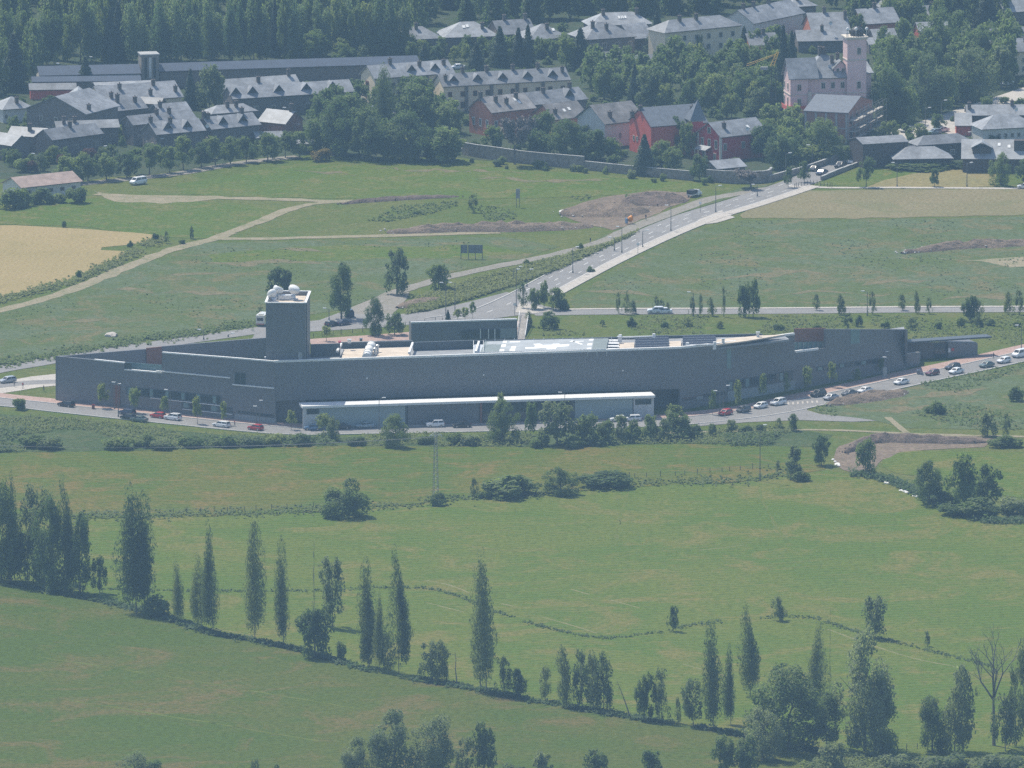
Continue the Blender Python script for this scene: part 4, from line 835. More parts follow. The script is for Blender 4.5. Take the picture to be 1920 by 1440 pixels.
# --- right hand lower group
house('long slate house with two chimneys at the right above the parking yard', (1815, 215), (1932, 214), 5, 18, kind='x', wallm=m_dark, chim=[(.03, .3, 1.7), (.72, .45, 1.3), (.95, .1, 2)])
house('small square slate wing left of the long two chimney house', (1793, 234), (1820, 234), 3, 22, roof=m_slatel, wallm=m_red)
house('hip roofed pale house with a row of small windows at the right edge', (1843, 241), (1945, 236), 4.5, 25, kind='h', wallm=m_pale, win=row(6, 1.6, 1, 1.4, lo=.3))
house('dark timber barn with shallow slate roof beside the town street', (1618, 271), (1703, 266), 6.5, 13, k=.22, wallm=m_dark, roof=m_slate, cat='barn', name='barn', over=.2, gutter=False)
house('dark walled hip roofed house behind the pyramid roofed one', (1722, 271), (1823, 264), 4.5, 16, kind='h', wallm=m_dark, win=row(4, 1, 1.3, 1.6))
house('low pyramid roofed house behind the hedge', (1678, 297), (1784, 295), 3, 22, kind='h', wallm=m_dark)
house('slate link roof between the dark barn and the pyramid roof', (1702, 284), (1735, 281), 3, 9, wallm=m_dark)
bh = house('big pale slate roof with a dark timber dormer at the right edge', (1805, 296), (1960, 297), 4, 35, wallm=m_dark, roof=m_slatel, chim=[(.82, .35, 1.6)], sky_=[(.44, .35), (.56, .3)])
W_, D_ = bh['_W'], bh['_D']; m = MB(); m.box(W_*.12, W_*.34, D_*.1, D_*.35, 4.2, 6.6); dm = m.build('dormer', m_dark, bh)
m = MB(); m.prism([(W_*.1, D_*.06, 6.5), (W_*.23, D_*.06, 8.0), (W_*.23, D_*.4, 8.0), (W_*.1, D_*.4, 6.5)], (0, 0, .15)); m.prism([(W_*.36, D_*.06, 6.5), (W_*.23, D_*.06, 8.0), (W_*.23, D_*.4, 8.0), (W_*.36, D_*.4, 6.5)], (0, 0, .15)); m.build('dormer_roof', m_slatel, dm)
m = MB(); m.box(W_*.62, W_*.76, D_*.18, D_*.4, 4.5, 8.4); m.build('roof_box', m_dark, bh)

# small things behind the dark trees
house('small red hut with a pale roof among the trees below the cream rows', (822, 192), (842, 184), 3, 7, wallm=m_red, roof=m_slatel, cat='hut', name='hut')
house('small white walled garage right of the tall poplar', (738, 212), (762, 210), 3, 5, wallm=m_pale, roof=m_slatel, k=.3, cat='garage', name='garage')
house('low dark brown hut at the right end of the round street trees', (556, 268), (586, 268), 3, 6, wallm=m_dark, roof=m_slate, cat='hut', name='hut')

# --- pink mansion with its tower
man = house('tall pink mansion with slate roofs and a slender square tower', (1509, 145), (1600, 142), 13, 46, k=.85, kind='h', wallm=m_pinkw, win=row(4, 9.6, 1.25, 1.9, lo=.38, hi=.98, frame=m_trim)+row(4, 5.4, 1.25, 1.9, lo=.38, hi=.98, frame=m_trim)+[('f', .38, 1.4, 1.3, 2, m_trim)], chim=[(.62, .28, 2.0), (.75, .35, 1.6), (.42, .5, 1.6)], cat='mansion', name='mansion', over=.7)
Wm, Dm = man['_W'], man['_D']
def mpart(name, mat, fn, par=man): m = MB(); fn(m); return m.build(name, mat, par)
mpart('cornice', m_trim, lambda m: (m.box(-.1, Wm+.1, -.12, -.003, 8.3, 8.55), m.box(-.1, Wm+.1, -.12, -.003, 12.3, 12.6)))
# projecting left bay
bx0, bx1, by0, by1 = -4.4, .6, -1.5, 6.5
def bay(m): m.prism([(bx0, by0, 0), (bx0, by1, 0), (bx0, by1, 13.2), (bx0, (by0+by1)/2, 17.6), (bx0, by0, 13.2)], (bx1-bx0, 0, 0))
mpart('left_bay', m_pinkw, bay)
def bayroof(m):
    for y0 in (by0-.6, by1+.6): m.prism([(bx0-.6, y0, 12.75), (bx1+3, y0, 12.75), (bx1+3, (by0+by1)/2, 17.9), (bx0-.6, (by0+by1)/2, 17.9)], (0, 0, .18))
mpart('left_bay_roof', m_slate, bayroof)
mpart('bay_cornice', m_trim, lambda m: (m.box(bx0-.1, bx1+.1, by0-.12, by0-.003, 8.3, 8.55), m.box(bx0-.12, bx0-.003, by0, by1, 8.3, 8.55)))
mpart('balcony', m_red, lambda m: (m.box(bx0-1.2, bx0-.003, by0-.9, by1-2, 4.3, 4.6), m.box(bx0-1.2, bx0-1.1, by0-.9, by1-2, 4.6, 5.5), m.box(bx0-1.2, bx1, by0-1.0, by0-.9, 4.6, 5.5), m.box(bx0, bx1, by0-.9, by0-.003, 4.3, 4.6)))
mpart('corner_pier', m_trim, lambda m: (m.box(bx1-.1, bx1+.9, by0-.3, -.003, 0, 9.2),))
fr, pn = win_mesh(m_trim)
for z, hh in ((9.4, 2), (4.7, 2.8), (.8, 2.6)):
    w = link('window', fr, man); w.location = ((bx0+bx1)/2, by0-.02, z); w.scale = (1.2, 1, hh); link('pane', pn, w)
    for y in (1.5, 5.5):
        w = link('window', fr, man); w.location = (bx0-.02, y, z); w.scale = (1.3, 1, hh); w.rotation_euler.z = -math.pi/2; link('pane', pn, w)
# roof dormers of the mansion
mpart('gable_dormer', m_pinkw, lambda m: m.prism([(Wm*.62, 1.2, 13.5), (Wm*.9, 1.2, 13.5), (Wm*.9, 1.2, 15), (Wm*.76, 1.2, 17), (Wm*.62, 1.2, 15)], (0, 4, 0)))
mpart('gable_dormer_roof', m_slate, lambda m: [m.prism([(Wm*x, .7, 14.7), (Wm*.76, .7, 17.15), (Wm*.76, 6, 17.15), (Wm*x, 6, 14.7)], (0, 0, .15)) for x in (.58, .94)])
for x in (.70, .81): w = link('window', fr, man); w.location = (Wm*x, 1.15, 13.7); w.scale = (.9, 1, 1.4); link('pane', pn, w)
mpart('side_dormer', m_dark, lambda m: m.prism([(1.2, 4.5, 14.2), (4.0, 4.5, 14.2), (4.0, 4.5, 15.5), (1.2, 4.5, 15.5)], (0, 3, 0)))
mpart('side_dormer_roof', m_slate, lambda m: m.prism([(.8, 4.2, 15.4), (4.4, 4.2, 15.4), (4.4, 8, 16.6), (.8, 8, 16.6)], (0, 0, .15)))
mpart('roof_lantern', m_dark, lambda m: (m.box(Wm*.5-.6, Wm*.5+.6, Dm*.5-.6, Dm*.5+.6, 13+Dm*.36, 13+Dm*.5), m.lathe([(.9, 0), (.5, .7), (.05, 1.0)], (Wm*.5, Dm*.5, 13+Dm*.5+.003), 8)))
# tower at the front right corner
tx0, tx1, ty0, ty1, TZ = Wm-2.0, Wm+3.4, -1.2, 4.0, 23.6
tower2 = mpart('tower', m_pinkw, lambda m: m.box(tx0, tx1, ty0, ty1, 0, TZ))
mpart('tower_band', m_trim, lambda m: [m.box(tx0-.12, tx1+.12, ty0-.12, ty0-.003, z, z+.3) for z in (8.3, 17.4)]+[m.box(tx0-.12, tx0-.003, ty0, ty1, z, z+.3) for z in (8.3, 17.4)], tower2)
mpart('tower_cornice', m_trim, lambda m: (m.box(tx0-.5, tx1+.5, ty0-.5, ty1+.5, TZ+.003, TZ+.35), m.box(tx0-.25, tx1+.25, ty0-.25, ty1+.25, TZ-.4, TZ)), tower2)
mpart('tower_crown', m_gut, lambda m: (m.lathe([(1.9, TZ+.36), (1.9, TZ+1.7), (1.6, TZ+2.2), (.9, TZ+2.7), (.15, TZ+3.0)], ((tx0+tx1)/2+.6, (ty0+ty1)/2, 0), 10), m.tube(((tx0+tx1)/2+.6, (ty0+ty1)/2, TZ+3), ((tx0+tx1)/2+.6, (ty0+ty1)/2, TZ+5.4), .09, .03, 5)), tower2)
mpart('tower_railing', m_gut, lambda m: ([m.box(x-.04, x+.04, ty0-.42, ty0-.34, TZ+.35, TZ+1.4) for x in np.linspace(tx0-.4, tx1+.4, 10)], m.box(tx0-.4, tx1+.4, ty0-.43, ty0-.33, TZ+1.4, TZ+1.5)), tower2)
mpart('tower_globe', m_white, lambda m: [m.lathe([(.1, 0), (.42, .25), (.5, .5), (.35, .85), (.05, 1)], (x, ty0-.1, TZ+2.1), 8) for x in (tx0, (tx0+tx1)/2-.3, tx1)]+[m.tube((x, ty0-.1, TZ+.35), (x, ty0-.1, TZ+2.15), .09, .09, 5) for x in (tx0, (tx0+tx1)/2-.3, tx1)], tower2)
for z, hh in ((18.9, 2.2), (9.5, 2.2), (5.4, 1.9)): w = link('window', fr, man); w.location = ((tx0+tx1)/2+.6, ty0-.02, z); w.scale = (1.2, 1, hh); link('pane', pn, w)
mpart('right_wing', m_pinkw, lambda m: m.box(tx1+.003, tx1+2.2, 2.2, 9, 0, 13.2)); mpart('right_wing_roof', m_slate, lambda m: m.prism([(tx1-.2, 1.6, 13.2), (tx1+2.8, 1.6, 13.2), (tx1+2.8, 9.5, 15.2), (tx1-.2, 9.5, 15.2)], (0, 0, .2)))
# --- raw brick building site in front of the mansion
bs = house('unfinished red brick building with a shallow slate roof below the mansion', (1508, 208), (1590, 212), 8.5, 30, k=.28, wallm=m_brick, roof=m_slated, depth=24, name='unfinished_building', cat='building', over=.3, gutter=False)
Wb, Db = bs['_W'], bs['_D']
m = MB(); [m.box(x-.3, x+.3, -.08, -.003, 0, 8.2) for x in np.linspace(.4, Wb-.4, 5)]; [m.box(Wb+.003, Wb+.1, y-.3, y+.3, 0, 8.2) for y in np.linspace(.5, Db-.5, 7)]; m.box(0, Wb, -.07, -.003, 4, 4.35); m.box(Wb+.003, Wb+.09, 0, Db, 4, 4.35); m.build('concrete_frame', m_conc, bs)
for i, y in enumerate((3, 8.5, 14, 20)):
    for z in (1, 5):
        m = MB(); m.box(Wb+.05, Wb+.12, y-.8, y+.8, z, z+2.2); m.build('opening', m_dark, bs)
for z in (3.2, 6.2):
    for y0 in (.5, 8.2, 16): m = MB(); m.box(Wb+.12, Wb+2.2, y0, y0+6.6, z, z+.25); m.build('balcony_slab', m_pave, bs)
ex = man.matrix_world
m_pole0 = plain('scaffold_tube', (.2, .19, .18), .6)
sc_ = thing('scaffold', 'grey tube scaffold with pale planks on the right side of the brick building', 'scaffold', bs.location, bs.rotation_euler.z)
m = MB(); [m.tube((Wb+x, y, 0), (Wb+x, y, 9), .07, .07, 5) for x in (2.5, 3.7) for y in np.linspace(-1, Db+1, 9)]; m.build('upright', m_pole0, sc_)
m = MB(); [m.tube((Wb+x, -1, z), (Wb+x, Db+1, z), .05, .05, 5) for x in (2.5, 3.7) for z in (3, 6, 9)]; m.build('ledger', m_pole0, sc_)
for z in (2.1, 4.6, 7.1):
    for i, y in enumerate((0, 9, 17)): m = MB(); m.box(Wb+2.55, Wb+3.65, y, y+5.5, z, z+.09); m.build('plank', m_pave, sc_)
# --- crane
q = G(1450, 222); cr = thing('crane', 'tall grey mast crane with folded yellow jib beside the dark spruce', 'crane', tuple(q), 0)
zt = on_plane(1450, 124, q, Vector((0, 1, 0))).z
m = MB()
for sx, sy in ((-.6, -.6), (.6, -.6), (.6, .6), (-.6, .6)): m.tube((sx, sy, 0), (sx, sy, zt), .09, .09, 4)
k_ = int(zt/1.4)
for i in range(k_):
    for (ax, ay), (bx, by) in (((-.6, -.6), (.6, -.6)), ((.6, -.6), (.6, .6))):
        z = i*zt/k_; z2 = (i+1)*zt/k_; m.tube((ax, ay, z) if i % 2 else (bx, by, z), (bx, by, z2) if i % 2 else (ax, ay, z2), .05, .05, 4)
m.build('mast', m_gut, cr)
m_yel = plain('crane_yellow', (.55, .36, .06), .6)
m = MB(); m.box(-1.2, 1.2, -1.2, 1.2, 0, .8); m.build('base', m_conc, cr)
m = MB()
for o_x in (-.5, .5):
    for o_y in (-.3, .3): m.tube((o_x-.4, o_y, zt), (o_x*.5+1.2, o_y, zt+4.0), .1, .1, 5)
for i in range(5): m.tube((-.9+i*.3, .3, zt+i*.8), (-.0+i*.3, .3, zt+i*.8+.5), .06, .06, 4)
m.build('jib_tower', m_yel, cr)
m = MB()
for dz in (0, .55): m.tube((.4, 0, zt+3+dz*.5), (-7.4, 0, zt+.0+dz), .09, .07, 5)
for i in range(9): f = i/9; g_ = (i+.5)/9; m.tube((.4-7.8*f, 0, zt+3-3*f), (.4-7.8*g_, 0, zt+3-3*g_+.45), .05, .05, 4)
m.build('jib', m_yel, cr)
m = MB(); m.box(-3.6, -1.6, -.4, .4, zt-1.0, zt-.2); m.build('counterweight', m_conc, cr)
# --- garden walls
m_gwall = plain('old_stone_wall', (.26, .225, .19), .95, var=.35, scale=1.1, bump=.6, bscale=3)
def garden_wall(label, px, h, w=.5, cop=m_conc, mat=m_gwall):
    l = pxline(px, 4); t = thing('garden_wall', label, 'wall', (l[0].x, l[0].y, 0)); off = Vector((l[0].x, l[0].y))
    l = [p-off for p in l]; A = offset_line(l, w/2); B = offset_line(l, -w/2)
    m = MB(); c = MB()
    for i in range(len(l)-1):
        hh = h+.25*noise.noise(Vector((i*.3, h, 0)))
        m.prism([(A[i].x, A[i].y, 0), (B[i].x, B[i].y, 0), (B[i+1].x, B[i+1].y, 0), (A[i+1].x, A[i+1].y, 0)], (0, 0, hh))
        a2, b2 = [p.lerp(q, -.15) for p, q in ((A[i], B[i]), (A[i+1], B[i+1]))]; a3, b3 = [p.lerp(q, 1.15) for p, q in ((A[i], B[i]), (A[i+1], B[i+1]))]
        c.prism([(a2.x, a2.y, hh+.002), (a3.x, a3.y, hh+.002), (b3.x, b3.y, hh+.002), (b2.x, b2.y, hh+.002)], (0, 0, .12))
    m.build('stonework', mat, t); c.build('coping', cop, t)
garden_wall('old tall stone wall along the meadow below the orange house', [(868, 290), (900, 296), (970, 305), (1040, 312), (1095, 317)], 3.4)
garden_wall('old stone wall with pale coping below the big red house', [(1097, 318), (1180, 327), (1240, 333), (1300, 338)], 2.3)
garden_wall('rounded stone wall by the small garden house at the road', [(1325, 340), (1360, 343), (1410, 344), (1440, 341), (1446, 336)], 3.2)
garden_wall('low pale wall climbing beside the town street', [(1440, 342), (1480, 331), (1540, 312), (1590, 292), (1640, 272)], 1.6)
garden_wall('low dark wall between street and lawn', [(1540, 338), (1580, 322), (1620, 306)], 1.0)
garden_wall('pale low wall on the inner side of the meadow stone wall', [(860, 283), (900, 287), (930, 291)], .8, cop=m_white)
# ================================================================ TREES
m_bark = plain('bark', (.11, .095, .08), .9, var=.3, scale=3)
m_barkg = plain('grey_bark', (.17, .155, .145), .9, var=.25, scale=3)
m_leaf = leafmat('broad_leaves', (.062, .105, .035), (.15, .20, .062))
m_leafl = leafmat('light_leaves', (.10, .155, .04), (.2, .24, .07))
m_popl = leafmat('poplar_leaves', (.068, .105, .043), (.165, .2, .08))
m_spruce = leafmat('spruce_needles', (.028, .052, .032), (.06, .092, .05), .15)
m_grey = leafmat('willow_leaves', (.09, .13, .058), (.19, .225, .11))
m_twig = leafmat('bare_twigs', (.13, .115, .11), (.19, .17, .155), .05)
m_purp = leafmat('purple_leaves', (.05, .022, .025), (.085, .04, .04))
m_weed = leafmat('weed_leaves', (.095, .14, .042), (.16, .18, .065), .35, 1.3, 0)
m_yelw = leafmat('yellow_leaves', (.12, .09, .03), (.22, .17, .05))
rng = np.random.default_rng(11)
def leaf_mesh(name, C, size, mat, out=None, flat=.5, aspect=1.6):
    """C: n x 3 leaf centres; small bent quads with random tilt"""
    n = len(C); d = rng.normal(size=(n, 3))
    if out is not None: d = d*flat*1.3 + out*.7 + np.array([0, 0, .55])
    d /= np.linalg.norm(d, axis=1)[:, None]+1e-9
    a = np.cross(d, rng.normal(size=(n, 3))); a /= np.linalg.norm(a, axis=1)[:, None]+1e-9; b = np.cross(d, a)
    s = (size*(.6+.8*rng.random(n)))[:, None] if np.isscalar(size) else (size*(.6+.8*rng.random(n)))[:, None]
    a = a*s*aspect*.5; b = b*s*.5
    V = np.empty((n*4, 3)); V[0::4] = C-a; V[1::4] = C-b*.9+d*s*.1; V[2::4] = C+a; V[3::4] = C+b*.9+d*s*.1
    me = bpy.data.meshes.new(name); me.vertices.add(n*4); me.vertices.foreach_set('co', V.ravel())
    me.loops.add(n*4); me.loops.foreach_set('vertex_index', np.arange(n*4)); me.polygons.add(n)
    me.polygons.foreach_set('loop_start', np.arange(n)*4); me.polygons.foreach_set('loop_total', np.full(n, 4)); me.update(calc_edges=True); me.validate()
    me.materials.append(mat); return me
def blob(centers, radii, per):
    P, O = [], []
    for c, r, k in zip(centers, radii, per):
        u = rng.normal(size=(k, 3)); u /= np.linalg.norm(u, axis=1)[:, None]
        rr = .55+.5*rng.random(k)**.6
        P.append(np.asarray(c)+u*rr[:, None]*np.asarray(r)); O.append(u)
    return np.concatenate(P), np.concatenate(O)
# every crown is built in a unit frame: height 0..1, width about 1 (x and y -.5..+.5)
def crown_broad(seed, n=3400, gappy=0, base=.1, top=1.0, spread=1.0, size=.042):
    global rng
    rng = np.random.default_rng(seed); cs, rs, ks = [], [], []
    K = 46-gappy*5; lob = [(rng.random()*6.28, .6+.5*rng.random()) for _ in range(5)]
    for i in range(K):
        f = .04+.93*rng.random()**.85; z = base+(top-base)*f; an = rng.random()*6.28
        R_ = .42*spread*math.sqrt(max(.04, 1-(abs(f-.38)/.66)**2.4))*(.8+.25*math.cos(2*an+lob[0][0])+.15*math.cos(3*an+lob[1][0])); r0 = R_*rng.random()**.42
        r = (.055+.075*rng.random())*(1.1-.35*f)
        cs.append((r0*math.cos(an), r0*math.sin(an), z)); rs.append((r*1.1, r*1.1, r*1.15*(top-base)/.85)); ks.append(max(10, int(n/K*(r/.09)**1.7)))
    P, O = blob(cs, rs, ks); q = rng.random(len(P)) < .22; P[q] += rng.normal(size=(q.sum(), 3))*np.array([.035, .035, .045]); P[:, 2] = np.clip(P[:, 2], .02, 1.06)
    return (P, O), size
def crown_poplar(seed, n=3200, base=.07, size=.03, strands=9):
    global rng
    rng = np.random.default_rng(seed); cs, rs, ks = [], [], []
    for i in range(strands):
        an = rng.random()*6.28; r0 = .26*math.sqrt(rng.random()) if i else 0
        zt = 1-.05*rng.random() if i == 0 else .55+.42*rng.random(); z0 = base+.12*rng.random()*(i > 0)
        m_ = 9
        for j in range(m_):
            f = (j+.5)/m_; z = z0+(zt-z0)*f; w = (.35+.65*math.sin(math.pi*min(1, f*.82+.16)))*(1-.28*f)
            lean = 1.3*w
            cs.append((r0*math.cos(an)*lean+.03*rng.normal(), r0*math.sin(an)*lean+.03*rng.normal(), z)); r = .17*w*(1 if i == 0 else .9)+.035
            rs.append((r, r, (zt-z0)/m_*.8)); ks.append(max(12, int(n/strands/m_*(.6+w))))
    return blob(cs, rs, ks), size
def crown_spruce(seed, n=6500, size=.042):
    global rng
    rng = np.random.default_rng(seed); P, O = [], []
    for i in range(26):
        f = i/26; z = .06+.92*f; R_ = .5*(1-f)**.85*(.85+.3*rng.random())+.015; nb = max(5, int(11*(1-f)+4))
        for b in range(nb):
            an = 6.28*b/nb+rng.random()*.6; L = R_*(.75+.35*rng.random()); k = max(4, int(n/26/nb*(1.5-f*.9)))
            t = rng.random(k)**.7; q = np.stack([L*t*np.cos(an+.25*rng.normal(size=k)), L*t*np.sin(an+.25*rng.normal(size=k)), z-.05*t*(1-f)+.012*rng.normal(size=k)], 1)
            P.append(q); O.append(np.tile([math.cos(an)*.4, math.sin(an)*.4, .8], (k, 1)))
    return (np.concatenate(P), np.concatenate(O)), size
def crown_bush(seed, n=1500, size=.07):
    global rng
    rng = np.random.default_rng(seed); cs, rs, ks = [], [], []
    for i in range(15):
        an = rng.random()*6.28; r0 = .36*math.sqrt(rng.random()); z = .18+.62*rng.random()*(1-(r0/.42)**2*.6); r = .14+.08*rng.random()
        cs.append((r0*math.cos(an), r0*math.sin(an), z)); rs.append((r, r, r*1.25)); ks.append(n//15)
    (P, O) = blob(cs, rs, ks); P[:, 2] = np.abs(P[:, 2]); return (P, O), size
def trunk_mesh(name, seed, r, h, limbs=5, mat=None, lean=.03, up=.55):
    rr = random.Random(seed); m = MB(); pts = [Vector((0, 0, -.01))]
    for i in range(1, 5): pts.append(Vector((lean*rr.uniform(-1, 1)*i/2, lean*rr.uniform(-1, 1)*i/2, h*i/4)))
    for i in range(4): m.tube(pts[i], pts[i+1], r*(1-.22*i)*(1.25 if i == 0 else 1), r*(1-.22*(i+1)), 6, False)
    for i in range(limbs):
        f = rr.uniform(.3, .95); j = min(3, int(f*4)); p = pts[j].lerp(pts[j+1], f*4-j); an = rr.random()*6.28; L = rr.uniform(.15, .3)
        q = p+Vector((math.cos(an)*L*(1-up*.5), math.sin(an)*L*(1-up*.5), L*up*1.3)); m.tube(p, q, r*.42, r*.14, 5, False)
        for s in range(2): q2 = q+Vector((rr.uniform(-.12, .12), rr.uniform(-.12, .12), rr.uniform(.02, .12))); m.tube(p.lerp(q, .6), q2, r*.2, r*.06, 4, False)
    return m.mesh(name, mat or m_bark)
def build_var(kind, mat, seeds, fn, tr, r=.022, th=.72, limbs=6, **k):
    out = []
    for s in seeds:
        (P, O), sz = fn(s, **k); out.append((leaf_mesh('crown', P, sz, mat, O), trunk_mesh('trunk', s, r, th, limbs, tr)))
    return out
V = {
 'broad': build_var('broad', m_leaf, (1, 2, 3, 4, 5), crown_broad, m_bark),
 'light': build_var('light', m_leafl, (11, 12, 13), crown_broad, m_bark),
 'grey': build_var('grey', m_grey, (21, 22, 23), crown_broad, m_barkg, base=.12),
 'big': build_var('big', m_leaf, (31, 32, 33), crown_broad, m_bark, n=9500, size=.022, base=.05),
 'bigl': build_var('bigl', m_grey, (35, 36), crown_broad, m_bark, n=9500, size=.022, base=.05),
 'sparse': build_var('sparse', m_grey, (41, 42, 43, 44), crown_broad, m_barkg, n=2200, gappy=2, base=.1, limbs=14, r=.014, th=.85, size=.038),
 'thin': build_var('thin', m_popl, (51, 52, 53), crown_broad, m_barkg, n=2400, gappy=2, base=.08, limbs=12, r=.016, th=.9, size=.034),
 'dome': build_var('dome', m_leaf, (141,), crown_bush, m_bark, n=6000, size=.034, r=.03, th=.5, limbs=5),
 'round': build_var('round', m_leaf, (61, 62), crown_broad, m_bark, base=.22, n=4200, spread=1.12, size=.036),
 'poplar': build_var('poplar', m_popl, (71, 72, 73, 74, 75), crown_poplar, m_barkg, r=.012, th=.9, limbs=0, n=6500, size=.018),
 'forest': build_var('forest', leafmat('plantation_leaves', (.068, .12, .055), (.165, .225, .10)), (81, 82, 83, 84), crown_poplar, m_barkg, r=.012, th=.9, limbs=0, n=2800, size=.034, strands=13, base=.05),
 'spruce': build_var('spruce', m_spruce, (91, 92, 93), crown_spruce, m_bark, r=.018, th=.95, limbs=0),
 'bush': build_var('bush', m_leaf, (101, 102, 103, 104), crown_bush, m_bark, r=.015, th=.5, limbs=5),
 'bushl': build_var('bushl', m_leafl, (111, 112, 113), crown_bush, m_bark, r=.015, th=.5, limbs=5),
 'bushg': build_var('bushg', m_grey, (115, 116), crown_bush, m_bark, r=.015, th=.5, limbs=5),
 'purple': build_var('purple', m_purp, (121,), crown_bush, m_bark, r=.015, th=.5),
 'yellow': build_var('yellow', m_yelw, (125,), crown_bush, m_bark, r=.015, th=.5),
 'sapling': build_var('sapling', m_leafl, (131, 132, 133), crown_broad, m_bark, n=900, base=.3, size=.06, r=.02, limbs=3),
}
# bare trees: branch skeletons only
def bare(seed, r, fork, spread_, dens):
    rr = random.Random(seed); m = MB(); tips = []
    def grow(p, d, L, r_, dep):
        n_ = 3; q = p
        for i in range(n_):
            d = (d+Vector((rr.gauss(0, .07), rr.gauss(0, .07), .03))*(.25 if dep == 0 else 1)).normalized(); q2 = q+d*L/n_; m.tube(q, q2, r_*(1-.13*i), r_*(1-.13*(i+1)), 5 if dep < 2 else 3, False); q = q2
            if dep > 0 and rr.random() < dens: tips.append(q); grow(q, (d+Vector((rr.uniform(-1, 1), rr.uniform(-1, 1), rr.uniform(-.2, .5)))*spread_).normalized(), L*.5, r_*.4, dep+1) if dep < 4 else None
        if dep < 4:
            for i in range(2 if dep else fork): grow(q, (d+Vector((rr.uniform(-1, 1), rr.uniform(-1, 1), rr.uniform(-.1, .6)))*spread_).normalized(), L*rr.uniform(.55, .75), r_*.55, dep+1)
        else: tips.append(q)
    grow(Vector((0, 0, 0)), Vector((0, 0, 1)), .5, r, 0)
    z = max(v[2] for v in m.v); hx = 2*sorted(max(abs(v[0]), abs(v[1])) for v in m.v)[int(len(m.v)*.985)]; m.v = [(v[0]/hx, v[1]/hx, v[2]/z) for v in m.v]
    return m.mesh('branches', m_barkg), [(t.x/hx, t.y/hx, t.z/z) for t in tips]
BARE, btips = bare(6, .026, 5, .95, .5); BARE2, btips2 = bare(9, .02, 3, .45, .5)
twig = leaf_mesh('crown', np.repeat(np.array(btips2), 9, 0)+rng.normal(size=(len(btips2)*9, 3))*.05, .03, m_twig, aspect=3)
def spire(seed):
    rr = random.Random(seed); m = MB(); m.tube((0, 0, 0), (0, 0, 1), .012, .003, 5, False)
    for i in range(60):
        z = .12+.85*rr.random(); a_ = rr.random()*6.28; L = .2*(1-z)+.06; m.tube((0, 0, z), (math.cos(a_)*L*.5, math.sin(a_)*L*.5, z+L*.55), .004, .0015, 3, False)
    return m.mesh('branches', m_barkg)
SPIRE = spire(3)
cnt = {}
ORD = ('first second third fourth fifth sixth seventh eighth ninth tenth eleventh twelfth thirteenth fourteenth fifteenth sixteenth seventeenth eighteenth nineteenth twentieth'.split()+['twenty-'+w for w in 'first second third fourth fifth sixth seventh eighth ninth'.split()]+['thirtieth']+['thirty-'+w for w in 'first second third fourth fifth sixth seventh eighth ninth'.split()])
def tree(label, kind, x, y, top, w, group=None, cat=None, rz=None, name=None, wy=None, metres=None):
    """x, y: picture point of the foot; top: picture y of the top; w: seen width in pixels"""
    p = G(x, y); s = S(y)
    if metres: h, wm = metres
    else:
        h = on_plane(x, top, p, Vector((0, 1, 0))).z; wm = w/s
    h = max(h, .4)
    i = cnt.get(kind, 0); cnt[kind] = i+1
    nm = name or {'poplar': 'poplar_tree', 'spruce': 'spruce_tree', 'bush': 'bush', 'bushl': 'bush', 'bushg': 'bush', 'purple': 'bush', 'yellow': 'bush', 'sapling': 'young_tree', 'forest': 'plantation_tree'}.get(kind, 'tree')
    c = cat or ('bush' if nm == 'bush' else 'tree')
    fac = {'poplar': 1.36, 'forest': 1.2, 'spruce': 1.0, 'bush': 1.05, 'bushl': 1.05, 'bushg': 1.05, 'purple': 1.05, 'yellow': 1.05}.get(kind, 1.06)
    t = thing(nm, label, c, (p.x, p.y, 0), rz if rz is not None else random.random()*6.28, group, (wm*fac, (wy or wm)*fac, h))
    if kind in ('poplar', 'thin', 'sparse', 'forest'): t.rotation_euler = (Matrix.Rotation(-random.uniform(.01, .055), 3, 'Y') @ Matrix.Rotation(t.rotation_euler.z, 3, 'Z')).to_euler()
    vs = V[kind]; cr_, tr_ = vs[i % len(vs)]
    link('crown', cr_, t); link('trunk', tr_, t)
    return t
def bare_tree(label, x, y, top, w, mesh, tw=None, name='bare_tree', group=None):
    p = G(x, y); h = on_plane(x, top, p, Vector((0, 1, 0))).z; wm = w/S(y)
    t = thing(name, label, 'tree', (p.x, p.y, 0), random.random()*6, group, (wm, wm, h)); link('branches', mesh, t)
    if tw: link('crown', tw, t)
    return t

